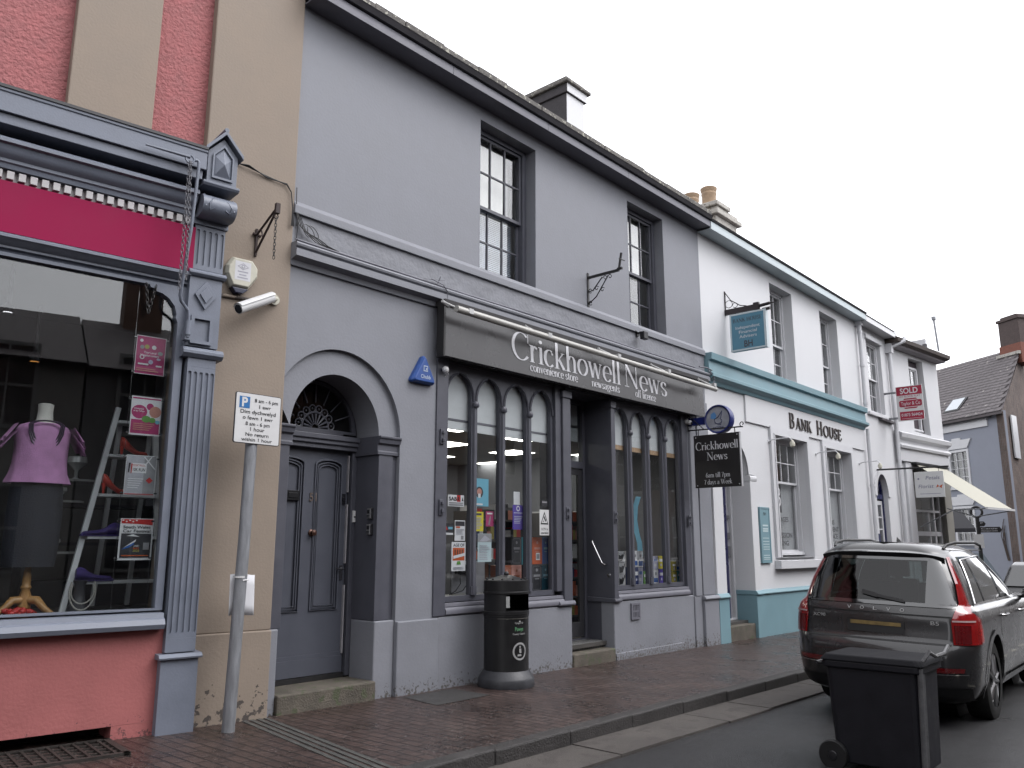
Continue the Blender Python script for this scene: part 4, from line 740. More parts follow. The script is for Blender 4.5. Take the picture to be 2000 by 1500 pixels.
# shelves of goods deep in the shop
rn = random.Random(12); cols_ = [M_RED, M_ORNG, M_NAVY, M_GREYP, M_BROWN, M_CHAR, M_ROSE, M_GOLD, M_PAPER]
for k, (x, y, w, lab) in enumerate(((6.7, 3.2, 2.7, 'dim shelf unit of packets seen low through the left newsagent window'), (9.45, 2.5, 1.3, 'shelf unit of bright packets seen through the newsagent door'), (10.9, 2.2, 3.3, 'shelf unit of goods standing behind the right newsagent window'))):
    SU = thing('shelf_unit', lab, 'shelves', (x+w/2, y, .22), group='goods shelves inside the newsagent')
    b = MB(); b.box(x, x+w, y+.38, y+.4, .22, 2.0)
    for j in range(6): b.box(x, x+w, y, y+.38, .3+j*.32, .33+j*.32)
    b.box(x-.03, x, y, y+.4, .22, 2.05); b.box(x+w, x+w+.03, y, y+.4, .22, 2.05); b.build('shelving', M_DKROOM, SU)
    for j in range(6):
        b = MB(); xx = x+.02
        while xx < x+w-.15:
            ww = rn.uniform(.07, .16); b.c = rn.randrange(len(cols_)); b.box(xx, xx+ww-.006, y+.03, y+.3, .331+j*.32, .331+j*.32+rn.uniform(.12, .26)); xx += ww
        b.build('packets', cols_, SU)
# ------------------------------------------------------------------ fascia sign
SG = thing('shop_sign', 'wide charcoal fascia sign with large white serif shop name over the arched windows', 'sign', (9.2, -.1, 3.6))
b = MB(); b.extr([(-.09, 3.60), (-.19, 3.60), (-.165, 4.19), (-.09, 4.19)], 6.215, 12.20); b.build('board', mat('charcoal_gloss_board', (.06, .058, .06), .28, .08, 1.5, spec=.45), SG, bevel=.004)
b = MB(); b.box(6.185, 6.213, -.2, -.085, 3.59, 4.2); b.build('end_cap', M_BLACK, SG); b = MB(); b.box(6.3, 12.1, -.089, .02, 3.62, 4.17); b.build('backing_frame', M_BLACK, SG)
tl = Vector((0, .025, .59)).normalized(); F = (Vector((0, -.1915, 3.60)), X_, tl)
b = MB(); b.ftext(F, 'Crickhowell', 7.36, .185, .345, .004, align='L', w=2.37, serif=True, thick=.012, bold=-.005); b.build('shop_name', M_OFFW, SG); b = MB(); b.ftext(F, 'News', 9.82, .185, .345, .004, align='L', w=1.19, serif=True, thick=.012, bold=-.005); b.build('shop_name', M_OFFW, SG)
for t, x, w, z in (('convenience store', 7.70, 1.0, .065), ('newsagents', 9.01, .68, .06), ('off licence', 10.10, .57, .06)):
    b = MB(); b.ftext(F, t, x, z, .112, .004, align='L', w=w, serif=True, thick=.004, bold=.012); b.build('trade_line', M_OFFW, SG)
# retracted awning: cassette, front bar, folded arms
AW = thing('awning', 'rolled-in white shop awning with long metal front bar over the fascia sign', 'awning', (9.2, -.2, 4.1))
b = MB(); b.box(6.2, 12.35, -.20, -.0, 4.2, 4.262); b.build('cassette', mat('dark_recess', (.03, .028, .03), .7, .2, 8), AW)
b = MB(); b.tube([(6.22, -.36, 4.115), (12.28, -.36, 4.06)], .04, 14); b.build('front_bar', mat('cream_aluminium', (.5, .49, .46), .3, .18, 4, metal=.25, streak=.05), AW, smooth=40)
for x in (6.42, 7.85, 9.4, 10.75, 12.2):
    b = MB(); b.tube([(x, -.1, 4.195), (x-.34, -.27, 4.185), (x+.02, -.36, 4.10)], .014, 6); b.tube([(x-.02, -.12, 4.21), (x-.34, -.28, 4.20)], .01, 5); b.box(x-.03, x+.04, -.40, -.33, 4.09, 4.15); b.build('folding_arm', mat('grey_white_metal', (.5, .5, .5), .4, .15, 15, metal=.3), AW)
# ------------------------------------------------------------------ fittings on the grey building
def scroll(b, c, r, a0, a1, turns_r, plane='yz', x=0, rad=.006):
    P = []
    for i in range(22):
        t = i/21; a = R(a0+(a1-a0)*t); rr = r*(1-turns_r*t); p = (c[0]+rr*math.cos(a), c[1]+rr*math.sin(a)); P.append((x, p[0], p[1]))
    b.tube(P, rad, 5)
b = MB(); x = 9.22
b.box(x-.018, x+.018, -.015, .0, 4.83, 5.38); b.box(x-.014, x+.014, -.55, 0, 5.29, 5.325); b.box(x-.016, x+.016, -.60, -.52, 5.31, 5.34)
b.tube([(x, -.545, 5.32), (x, -.59, 5.55)], .018, 6); b.tube([(x-.05, -.585, 5.45), (x+.09, -.585, 5.46)], .008, 5)
for k in range(2):
    o = -.14-k*.16; b.tube([(x, -.02, 4.92+.18*(1-k)), (x, -.09-.06*k, 5.0+.1*(1-k)), (x, -.26-.1*k, 5.27)], .009, 5)
    scroll(b, (-.05, 4.93+.18*(1-k)), .04, -120, 240, .75, x=x); scroll(b, (-.31-.08*k, 5.245), .038, 0, 380, .75, x=x); scroll(b, (-.16-.1*k, 5.12-.04*k), .035, 150, -200, .75, x=x)
o = b.build('sign_bracket', M_BLACK, loc=(x, 0, 5.3)); tag(o, 'black scrolled iron sign bracket between the grey upper windows', 'bracket')
CH = thing('burglar_alarm', 'blue triangular burglar alarm box right of the arched door', 'alarm', (6.02, 0, 3.4))
tri = [(5.85, 3.285), (5.87, 3.27), (6.17, 3.27), (6.195, 3.285), (6.19, 3.31), (6.045, 3.575), (6.03, 3.585), (6.01, 3.575), (5.855, 3.31)]
b = MB(); n = len(tri); cx, cz = 6.02, 3.37
b.add([(px, 0, pz) for px, pz in tri]+[(px, -.05, pz) for px, pz in tri]+[(cx+(px-cx)*.82, -.085, cz+(pz-cz)*.82) for px, pz in tri], [(i, (i+1) % n, n+(i+1) % n, n+i) for i in range(n)]+[(n+i, n+(i+1) % n, 2*n+(i+1) % n, 2*n+i) for i in range(n)]+[tuple(range(2*n, 3*n))]); b.build('case', mat('alarm_blue', (.025, .085, .32), .4, .12, 12, .05, 60), CH, bevel=.006)
b = MB(); F = FR(6.03, -.0865, 3.30); b.ftext(F, 'Chubb', 0, .02, .042, .001, w=.145, bold=.02); b.poly([(5.995, 3.40), (6.06, 3.40), (6.06, 3.465), (5.995, 3.465)], [[(6.005, 3.41), (6.05, 3.41), (6.05, 3.455), (6.005, 3.455)]], -.0878)
b.add([(6.03, -.0878, 3.415), (6.06, -.0878, 3.415), (6.06, -.0878, 3.44), (6.03, -.0878, 3.44)], [(0, 1, 2, 3)]); b.build('lettering', mat('pale_blue_print', (.5, .58, .72), .5, .1, 20), CH)
b = MB(); b.ball((6.345, -.07, 3.475), .042, 12, (1, .9, 1)); b.tube([(6.345, -.07, 3.475), (6.345, 0, 3.50)], .012, 6); b.tube([(6.37, -.06, 3.47), (6.41, -.05, 3.44), (6.39, -.02, 3.41), (6.36, 0, 3.44)], .005, 5); o = b.build('movement_sensor', M_WPL, loc=(6.345, 0, 3.475), smooth=60); tag(o, 'small round white sensor with looped wire at the left end of the sign', 'sensor')
DC = thing('dome_camera', 'small white eyeball camera under the right end of the fascia sign', 'camera', (11.9, 0, 3.5)); b = MB(); b.lathe([(.05, 0), (.05, -.03), (.04, -.04)], (11.9, 0, 3.51), 14, 'y'); b.ball((11.9, -.06, 3.49), .042, 12); b.build('body', M_WPL, DC, smooth=50); b = MB(); b.lathe([(.02, 0), (.018, -.012), (0, -.013)], (11.892, -.097, 3.478), 12, 'y'); b.build('lens', M_BLKPL, DC)
FLD = thing('flood_light', 'small black floodlight below the right upper grey window', 'floodlight', (10.43, 0, 4.66)); b = MB(); b.box(10.38, 10.50, -.2, -.12, 4.60, 4.72); b.build('lamp_head', M_BLKPL, FLD, bevel=.01); b = MB(); b.tube([(10.44, -.02, 4.70), (10.44, -.09, 4.73), (10.44, -.16, 4.66)], .014, 6); b.tube([(10.44, -.06, 4.72), (10.36, -.05, 4.74)], .01, 5); b.box(10.41, 10.47, -.05, 0, 4.67, 4.74); b.build('bracket', M_BLACK, FLD)
b = MB(); rn = random.Random(8)
for k in range(4): b.tube([(4.29+.008*k, -.04, 5.0-.2*k), (4.29+.01*k, -.05, 4.75), (4.32+.03*k, -.06, 4.62-.02*k), (4.42+.04*k, -.09, 4.52), (4.50+.05*k, -.1, 4.47), (4.70+.03*k, -.09, 4.452)], .005, 5)
for k in range(2): b.tube([(4.42+.05*k+.07*math.cos(R(a)), -.09, 4.56+.06*math.sin(R(a))-.03*math.cos(R(a))) for a in range(0, 300, 30)], .004, 4)
o = b.build('loose_cable', M_BLACK, loc=(4.4, -.05, 4.5)); tag(o, 'tangle of loose black cable at the left end of the grey cornice', 'cable')
b = MB(); b.tube([(6.05, -.13, 4.47), (6.22, -.14, 4.44), (6.30, -.13, 4.38), (6.31, -.12, 4.28), (6.25, -.05, 4.2), (6.26, -.03, 3.9), (6.245, -.02, 3.62)], .006, 5); b.tube([(6.22, -.02, 4.2), (6.235, -.03, 3.95), (6.225, -.02, 3.7)], .005, 5); b.tube([(6.15, -.12, 4.44), (6.16, -.16, 4.52)], .004, 4); b.tube([(5.95, -.12, 4.45), (6.25, -.13, 4.50)], .004, 4)
o = b.build('loose_cable', M_GTRIM, loc=(6.25, -.05, 4.2)); tag(o, 'grey wires looping down the wall at the left end of the shop sign', 'cable')
b = MB(); b.tube([(12.2, -.12, 4.47), (12.45, -.13, 4.49), (12.62, -.13, 4.47)], .012, 5)
for k in range(3): b.tube([(12.45+.05*k, -.13, 4.46), (12.60+.03*k, -.15, 4.38), (12.66, -.15, 4.30), (12.60+.02*k, -.13, 4.20)], .006, 5)
o = b.build('loose_cable', M_GTRIM, loc=(12.5, -.1, 4.4)); tag(o, 'knot of grey cables at the right end of the grey cornice', 'cable')
# ------------------------------------------------------------------ projecting signs by the boundary
NS = thing('hanging_sign', 'square black hanging sign with white serif shop name and opening hours', 'sign', (11.9, -.5, 2.41))
xs_ = 11.9; b = MB(); b.box(xs_, xs_+.04, -.925, -.12, 2.415, 3.262); b.build('board', mat('black_sign_board', (.022, .02, .021), .4, .08, 4), NS, bevel=.003)
b = MB(); b.box(xs_-.003, xs_+.043, -.928, -.915, 2.412, 3.265); [b.ball((xs_-.002, y, z), .011, 8) for y in (-.16, -.885) for z in (2.45, 3.225)]; b.build('edge_strip', mat('grey_edge', (.5, .5, .52), .4, .1, 6), NS)
F = (Vector((xs_-.003, -.12, 2.415)), Vector((0, -1, 0)), Z_); b = MB()
b.ftext(F, 'Crickhowell', .405, .605, .125, .001, w=.74, serif=True, bold=.01); b.ftext(F, 'News', .405, .435, .125, .001, w=.36, serif=True, bold=.01); b.build('lettering', M_OFFW, NS); b = MB(); b.ftext(F, '6am till 7pm', .405, .16, .075, .001, w=.42, serif=True, bold=.012); b.ftext(F, '7 days a Week', .405, .05, .075, .001, w=.48, serif=True, bold=.012); b.build('lettering', M_OFFW, NS)
b = MB(); b.tube([(xs_+.02, -.02, 3.36), (xs_+.02, -.98, 3.34)], .011, 6); b.tube([(xs_+.02, -.02, 3.36), (xs_+.02, -.02, 3.62), (xs_+.02, -.3, 3.36)], .008, 5); scroll(b, (-.97, 3.385), .045, -90, 250, .7, x=xs_+.02, rad=.008)
for y in (-.2, -.84): b.tube([(xs_+.02, y, 3.25), (xs_+.02, y, 3.35)], .008, 5)
b.build('bracket', M_BLACK, NS)
RS = thing('round_sign', 'round blue-rimmed lottery sign above the black hanging sign', 'sign', (11.97, -.55, 3.5))
xc, yc, zc, rr = 11.97, -.56, 3.50, .235
b = MB(); b.lathe([(rr*.86, -.06), (rr*.97, -.07), (rr, -.04), (rr, .04), (rr*.97, .07), (rr*.86, .06)], (xc, yc, zc), 36, 'x', cap=False); b.box(xc-.04, xc+.04, -.32, -.02, zc-.06, zc+.06); b.build('rim', mat('deep_blue_plastic', (.015, .025, .16), .35, .1, 8), RS, smooth=40)
b = MB(); b.lathe([(rr*.88, -.05), (rr*.88, .05)], (xc, yc, zc), 36, 'x'); b.build('face', mat('grey_weathered_acrylic', (.36, .37, .42), .35, .22, 7), RS)
F = (Vector((xc-.051, yc, zc)), Vector((0, -1, 0)), Z_); b = MB(); b.ftext(F, 'THE', .02, -.105, .026, .001, 0, bold=.02); b.ftext(F, 'NATIONAL', .01, -.15, .032, .001, 0, w=.2, bold=.02)
b.flat(F, [(-.13, .02), (-.05, .0), (-.02, .06), (-.06, .12), (-.12, .09)], .001, 1)
b.c = 0; b.tube([F[0]+F[1]*p[0]+F[2]*p[1]-X_*.002 for p in ((-.05, -.06), (-.06, 0), (.0, .03), (.05, .09), (.075, .13), (.06, .05), (.04, .0), (.07, -.02), (.06, -.06), (.0, -.08), (-.05, -.06))], .006, 5)
b.build('emblem', [mat('navy_print', (.02, .03, .12), .5), mat('light_blue_print', (.12, .3, .6), .5, .1, 9)], RS)
# ================================================================== Bank House (white and turquoise)
BH = thing('white_office_house', 'white painted two-storey house with turquoise cornice, plinth and eaves and raised dark lettering', 'house', (16.5, 0, 0))
BX0, BX1 = 12.572, 20.45
DXB = 13.49; DRB = .56
hole_d = [(DXB-DRB, -.45), (DXB+DRB, -.45)]+arc(DXB, 2.78, DRB, .6, 0, 180, 20)
bw1 = [(15.50, 4.80), (16.60, 4.80), (16.60, 6.80), (15.50, 6.80)]; bw2 = [(18.14, 4.80), (19.20, 4.80), (19.20, 6.78), (18.14, 6.78)]
gw1 = [(15.20, 1.29), (16.76, 1.29), (16.76, 3.62), (15.20, 3.62)]; gw2 = [(17.80, 1.29), (19.32, 1.29), (19.32, 3.60), (17.80, 3.60)]
b = MB(); b.poly([(BX0, -.5), (BX1, -.5), (BX1, 7.02), (BX0, 7.02)], [hole_d, bw1, bw2, gw1, gw2], 0, .25)
b.box(BX0, BX1, 5.9, 6.1, -.5, 7); b.box(BX1-.08, BX1, .3, 5.9, -.5, 7.3); b.box(BX0+.02, BX1, .62, 5.9, 4.2, 4.3); b.build('wall', M_WHITE, BH)
# left jamb by the boundary, raised arch architrave
b = MB(); ob_ = arc(DXB, 2.78, .80, .82, 0, 180, 28); ib_ = arc(DXB, 2.78, DRB-.02, .58, 180, 0, 28); b.poly(ob_[::1]+ib_, [], -.03, .0); 
n = len(ib_); b.add([(x, -.03, z) for x, z in ib_]+[(x, .4, z) for x, z in ib_], [(i, i+1, n+i+1, n+i) for i in range(n-1)]); b.build('arch_surround', M_WHITE, BH)
for x0, x1 in ((12.615, 12.955), (14.025, 14.28)):
    b = MB(); b.box(x0, x1, -.05, .4, .70, 2.66); b.extr([(.4, 2.66), (-.054, 2.66), (-.066, 2.70), (-.066, 2.73), (-.054, 2.76), (.4, 2.76)], x0-.012, x1+.012); b.build('door_jamb', M_WHITE, BH, bevel=.006)
for x0, x1, y0, y1 in ((12.612, 12.965, -.075, .41), (14.015, 14.30, -.07, .41), (14.305, 20.42, -.045, .05)):
    b = MB(); b.box(x0, x1, y0, y1, -.5, .655); b.extr([(y1, .655), (y0-.03, .655), (y0-.035, .675), (y0+.005, .73), (y1, .735)], x0-.012, x1+.0); b.build('plinth', M_TURQ, BH, bevel=.006)
b = MB(); b.box(12.97, 14.01, -.02, .5, -.3, .175); b.build('doorstep', M_STEP, BH, bevel=.015)
b = MB(); b.frame(12.96, 14.02, .18, 2.68, .07, .32, .42); b.box(12.96, 14.02, .30, .42, 2.62, 2.72); b.build('door_frame', M_WTRIM, BH, bevel=.004)
b = MB(); b.box(13.1, 13.945, .37, .42, .2, 2.62); dB = b.build('front_door', mat('grey_white_door', (.42, .42, .45), .4, .06, 6), BH); b = MB(); b.box(13.60, 13.80, .335, .369, .2, 2.62); b.build('navy_edge', mat('indigo_edge', (.02, .02, .08), .3, .1, 6), dB)

for za, zb in ((1.62, 1.74), (1.3, 1.5), (1.98, 2.05)):
    b = MB(); b.box(13.86, 13.92, .34, .37, za, zb); b.build('lock_plate', M_CHROME, dB)
b = MB(); b.poly([(12.96, 2.72)]+[(14.02, 2.72)]+arc(DXB, 2.78, .53, .57, 0, 180, 16), [], .36); b.build('fanlight', M_GLASS, BH)
dark_back(BH, 13.05, 13.9, 2.9, 3.1, .4, .8)
# cornice band, frieze board, eaves
b = MB(); b.extr([(.05, 4.26), (-.05, 4.26), (-.08, 4.32), (-.13, 4.34), (-.17, 4.37), (-.17, 4.425), (-.12, 4.44), (-.12, 4.455), (-.10, 4.46), (-.09, 4.66), (-.15, 4.675), (-.16, 4.79), (.05, 4.80)], 12.59, 20.42); b.build('cornice', M_TURQ, BH, bevel=.004)
b = MB(); b.box(14.05, 20.36, -.035, .05, 3.755, 4.262); b.build('name_board', M_WHITE, BH, bevel=.006)
b = MB(); b.box(12.55, 20.47, -.25, .1, 7.005, 7.02); b.box(12.55, 20.47, -.285, -.25, 6.995, 7.14); b.build('eaves', M_TURQL, BH, bevel=.004)
b = MB(); b.extr([(-.25, 7.142), (-.31, 7.15), (-.325, 7.175), (-.25, 7.18)], 12.55, 20.48); b.build('gutter', mat('lead_dark_gutter', (.035, .033, .04)), BH)
b = MB(); b.add([(12.5, -.31, 7.18), (BX1, -.31, 7.18), (BX1, 3, 9.0), (12.5, 3, 9.0), (12.5, 6.1, 7.2), (BX1, 6.1, 7.2)], [(0, 1, 2, 3), (3, 2, 5, 4)]); rfB = b.build('roof', M_SLATE, BH)
M_CHW = mat('flaking_white_render', (.5, .48, .44), .85, .2, 7, .5, 24, fleck=((.16, .14, .12), 12, .6))
b = MB(); b.box(17.5, 18.6, 2.1, 2.9, 8, 9.5); b.box(17.4, 18.72, 2.0, 3.0, 9.5, 9.62); b.box(17.48, 18.6, 2.05, 2.95, 9.62, 9.72); b.box(17.4, 18.1, 2.0, 2.9, 9.72, 9.84); ck = b.build('chimney', M_CHW, rfB, bevel=.02)
for cx, cz, k in ((17.76, 9.86, 1.1), (16.84, 9.42, 1.0)):
    b = MB(); b.lathe([(.18, 0), (.175, .30*k), (.19, .33*k), (.19, .36*k), (.18, .38*k), (.2, .43*k), (.21, .48*k), (.18, .5*k), (.13, .5*k), (.12, .4*k)], (cx, 2.4, cz-.05), 16); b.build('chimney_pot', M_CLAY, ck, smooth=40)
b = MB(); b.box(16.5, 17.2, 2.1, 2.8, 8, 9.38); b.build('chimney_base', M_CHW, ck, bevel=.02)
for (x0, z0), (x1, _), (_, z1) in ((w[0], w[1], w[2]) for w in (bw1, bw2)):
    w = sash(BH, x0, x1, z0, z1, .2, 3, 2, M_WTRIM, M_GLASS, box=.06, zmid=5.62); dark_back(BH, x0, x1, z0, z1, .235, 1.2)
for i, ((x0, z0), (x1, _), (_, z1)) in enumerate((w[0], w[1], w[2]) for w in (gw1, gw2)):
    w = sash(BH, x0, x1, z0+.06, z1, .16, 4, 2, M_WTRIM, M_GLASS, box=.055, lower=(1, 1), zmid=2.75)
    b = MB(); b.frame(x0-.16, x1+.16, z0, z1+.17, .14, -.05, .02, wb=.005); b.frame(x0-.03, x1+.03, z0, z1+.04, .035, -.065, .02, wb=.004); b.build('architrave', M_WTRIM, w, bevel=.004)
    b = MB(); b.extr([(.3, 1.27), (-.13, 1.235), (-.13, 1.085), (.02, 1.08), (.3, 1.08)], x0-.22, x1+.25); b.build('window_sill', M_WTRIM, w, bevel=.005)
    bk = MB(); bk.box(x0+.02, x1-.02, .31, .32, 1.2, 2.78); bk.build('inner_blind', mat('pale_inner_blind', (.62, .63, .65), .9, .1, 3), w)
    b = MB(); F = FR(x0+.1, .2505, 1.38); W_ = x1-x0
    if i == 0:
        b.frect(F, 0.02, .72, .78, 1.34, 0, 0); F2 = FR(x0+.1, .249, 1.38)
        for a, c, r in ((.60, 1.19, .085), (.60, 1.0, .1)): b.poly([(F2[0].x+a+r*math.cos(R(t)), F2[0].z+c+r*math.sin(R(t))) for t in range(0, 360, 20)], [[(F2[0].x+a+r*.6*math.cos(R(t)), F2[0].z+c+r*.6*math.sin(R(t))) for t in range(0, 360, 20)]], .2485); b.mi[-1]
        lines = ('MORTGAGES', 'TAX &', 'SUCCESSION', 'PLANNING')
    else: 
        for z in (.72, .84, .98, 1.1, 1.22): b.frect(F, .12, .2, z, z+.09, 0, 0)
        lines = ('PENSIONS', 'INVESTMENT', 'INSURANCE')
    b.c = 0
    for j, t in enumerate(lines): b.ftext(F, t, .06+.02*j, .60-.155*j, .095, .0, 0, align='L', bold=.02, w=.105*len(t))
    ob = b.build('window_lettering', [mat('grey_black_vinyl', (.06, .06, .065), .5, .1, 9), M_OFFW], w)
    if i == 0:
        for k, p in enumerate(ob.data.polygons):
            if abs(p.center.y-.2485) < .0006: p.material_index = 1
F = FR(15.97, -.04, 3.855); x = 0; b = MB(); LET_ = mat('dark_bronze_letters', (.07, .055, .05), .45, .15, 10, metal=.3)
for t, h, w in (('B', .30, .23), ('ANK', .235, .83), (' ', .2, .2), ('H', .30, .29), ('OUSE', .235, 1.05)):
    if t == ' ': x += .22; b.build('word', LET_, BH); b = MB(); continue
    b.ftext(F, t, x, 0, h, .02, align='L', w=w, serif=True, bold=.02, thick=.02); x += w+.07
b.build('word', LET_, BH)
# plaque, wall lamps, projecting sign, downpipes
PQ = thing('wall_plaque', 'tall narrow turquoise name plaque on the white wall', 'plaque', (14.58, -.03, 1.2)); b = MB(); b.box(14.38, 14.79, -.035, 0, 1.2, 2.21); b.build('board', M_TURQ, PQ, bevel=.006); b = MB(); b.frame(14.38, 14.79, 1.2, 2.21, .03, -.042, -.034); b.build('rim', M_TURQ, PQ); b = MB(); F = FR(14.585, -.0365, 1.2); b.ftext(F, 'BH', 0, .86, .06, .001, 1)
for z in (.66, .60, .56): b.frect(F, -.11, .11, z, z+.03, .001, 0)
for z in (.44, .38, .33, .28, .24, .13, .09, .06): b.frect(F, -.13, .13, z, z+.014, .001, 0)
b.build('lettering', [mat('pale_print', (.6, .72, .75), .5, .05), M_INK], PQ)
for x, z, lab in ((15.02, 3.48, 'white swan-neck lamp left of the nearer ground floor window below the raised lettering'), (17.35, 3.43, 'white swan-neck lamp between the two ground floor windows below the raised lettering'), (19.98, 3.42, 'white swan-neck lamp by the downpipe at the far end of the turquoise cornice')):
    WLp = thing('wall_lamp', lab, 'wall lamp', (x, 0, z), group='swan-neck lamps on the white and turquoise house'); b = MB(); b.tube([(x, 0, z), (x, -.1, z+.03), (x, -.42, z+.04), (x, -.47, z-.02)], .011, 6); b.lathe([(.035, 0), (.03, -.02)], (x, 0, z), 10, 'y'); b.build('arm', M_WTRIM, WLp); b = MB(); b.lathe([(.015, 0), (.05, -.06), (.045, -.12), (.0, -.15)], (x, -.47, z-.01), 12); b.build('shade', M_CREAM, WLp, smooth=40)
BS = thing('hanging_sign', 'turquoise hanging box sign of financial advisers on a scrolled iron bracket', 'sign', (13.5, -.4, 4.95)); xs_ = 13.45
b = MB(); b.box(xs_, xs_+.09, -.78, -.1, 4.945, 5.64); b.build('box', mat('sign_turquoise', (.10, .26, .36), .45, .06, 4), BS, bevel=.006); b = MB(); b.poly([(0, 0), (.68, 0), (.68, .695), (0, .695)], [[(.03, .03), (.65, .03), (.65, .665), (.03, .665)]], 0, .006); 
b.v = [Vector((xs_-.004+v.y, -.1-v.x, 4.945+v.z)) for v in b.v]; b.box(xs_-.004, xs_+.094, -.79, -.781, 4.94, 5.645); b.build('rim', M_TURQL, BS)
F = (Vector((xs_-.001, -.1, 4.945)), Vector((0, -1, 0)), Z_); b = MB(); b.ftext(F, 'BANK HOUSE', .34, .53, .07, .001, 0, w=.55, serif=True, bold=.03); DGP = mat('dark_grey_print', (.07, .06, .07), .5); b.build('lettering', DGP, BS)
for j, t in enumerate(('Independent', 'Financial', 'Advisers')): b = MB(); b.ftext(F, t, .34, .40-.085*j, .055, .001, 0, w=(.46, .34, .33)[j]); b.build('lettering', M_OFFW, BS)
b = MB(); b.ftext(F, 'BH', .34, .06, .115, .001, 0, w=.16, bold=.03); b.build('monogram', DGP, BS)
b = MB(); xm = xs_+.045; b.box(xm-.016, xm+.016, -.015, 0, 5.66, 6.12); b.box(xm-.03, xm+.03, -.66, .02, 5.665, 5.76); b.box(xm-.034, xm+.034, -.66, -.56, 5.66, 5.79); b.tube([(xm, -.66, 5.72), (xm, -.86, 5.735)], .03, 8); b.tube([(xm, -.86, 5.735), (xm, -1.0, 5.74)], [.018, .003], 6); b.tube([(xm, -.72, 5.64), (xm, -.86, 5.645)], .03, 8)
scroll(b, (-.08, 5.86), .075, 0, 330, .15, x=xm); scroll(b, (-.2, 5.82), .05, 0, 330, .15, x=xm); b.tube([(xm, -.01, 6.1), (xm, -.12, 5.93), (xm, -.3, 5.80), (xm, -.42, 5.77)], .009, 5)
for y in (-.2, -.65): b.tube([(xm, y, 5.63), (xm, y, 5.68)], .01, 5)
b.build('bracket', mat('brown_black_iron', (.03, .022, .025), .5, .2, 12), BS)
b = MB(); b.tube([(20.52, -.09, 6.98), (20.52, -.09, 4.85)], .05, 10); b.tube([(20.5, -.09, 4.3), (20.5, -.09, -.1)], .045, 10); [b.tube([(20.52, -.09, z), (20.52, -.09, z+.06)], .062, 10) for z in (6.7, 5.85, 4.9, 2.9)]; b.box(20.44, 20.6, -.16, .0, 6.9, 7.02); o = b.build('downpipe', M_WTRIM, loc=(20.5, -.09, 0), smooth=40); tag(o, 'white downpipe at the far end of the turquoise cornice', 'downpipe')
# ================================================================== narrow white house
WH = thing('white_house', 'narrow plain white house with a navy arched door', 'house', (21.6, 0, 0)); A0, A1 = 20.452, 22.90
hd = [(21.07, -.45), (21.93, -.45)]+arc(21.5, 2.72, .43, .55, 0, 180, 18); hw = [(21.22, 4.84), (22.32, 4.86), (22.32, 6.72), (21.22, 6.72)]
b = MB(); b.poly([(A0, -.5), (A1, -.5), (A1, 7.02), (A0, 7.02)], [hd, hw], .01, .22); b.build('wall', M_WHITE, WH); b = MB(); b.box(A0, A1, 5.9, 6.1, -.5, 7); b.build('rear_wall', M_WHITE, WH)
b = MB(); b.poly(arc(21.5, 2.72, .60, .72, 0, 180, 20)+arc(21.5, 2.72, .43, .55, 180, 0, 20), [], -.02, .02); b.build('arch_surround', M_WHITE, WH)
b = MB(); b.box(A0+.03, A1, -.25, .1, 7.0, 7.02); b.box(A0+.03, A1, -.285, -.25, 6.98, 7.12); b.build('eaves', M_WTRIM, WH, bevel=.004)
b = MB(); b.add([(A0, -.31, 7.13), (A1, -.31, 7.13), (A1, 3, 9.0), (A0, 3, 9.0), (A0, 6.1, 7.2), (A1, 6.1, 7.2)], [(0, 1, 2, 3), (3, 2, 5, 4)]); b.build('roof', M_SLATE, WH)
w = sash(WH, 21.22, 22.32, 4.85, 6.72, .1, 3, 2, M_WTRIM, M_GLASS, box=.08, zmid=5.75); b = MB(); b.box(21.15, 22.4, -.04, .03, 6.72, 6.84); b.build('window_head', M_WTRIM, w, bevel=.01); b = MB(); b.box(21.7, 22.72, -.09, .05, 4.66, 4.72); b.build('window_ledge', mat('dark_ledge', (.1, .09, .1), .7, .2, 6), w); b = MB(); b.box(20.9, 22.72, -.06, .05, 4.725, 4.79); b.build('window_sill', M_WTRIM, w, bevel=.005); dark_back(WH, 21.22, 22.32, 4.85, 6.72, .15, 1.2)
b = MB(); b.frame(21.07, 21.93, .1, 2.72, .06, .12, .2); b.build('door_frame', mat('navy_gloss', (.02, .025, .10), .3, .1, 6), WH, bevel=.004); b = MB(); b.frame(21.13, 21.87, .15, 2.62, .1, .15, .19, wb=.9); b.box(21.485, 21.515, .152, .185, 1.05, 2.52); [b.box(21.23, 21.77, .154, .183, z, z+.03) for z in (1.4, 1.9, 2.2)]; dW = b.build('glazed_door', M_WTRIM, WH); b = MB(); b.box(21.2, 21.8, .165, .17, 1.05, 2.55); b.build('pane', M_GLASS, dW)
b = MB(); b.poly(arc(21.5, 2.72, .425, .545, 0, 180, 18), [arc(21.5, 2.78, .34, .42, 0, 180, 18)], .12, .18); [b.tube([(21.5, .14, 2.78), (21.5+.35*math.cos(R(a)), .14, 2.78+.43*math.sin(R(a)))], .012, 5) for a in (40, 70, 100, 135)]; fW = b.build('fanlight', MATS['navy_gloss'], WH); b = MB(); b.poly(arc(21.5, 2.74, .4, .5, 0, 180, 16), [], .16); b.build('pane', M_GLASS, fW); dark_back(WH, 21.1, 21.9, .3, 3.2, .2, 1)
b = MB(); b.box(20.86, 20.98, -.03, .0, 1.6, 1.8); o = b.build('letter_plate', mat('navy_gloss', (0, 0, 0)), loc=(20.9, 0, 1.7)); tag(o, 'small dark plate on the white wall left of the navy arched door', 'wall plate')
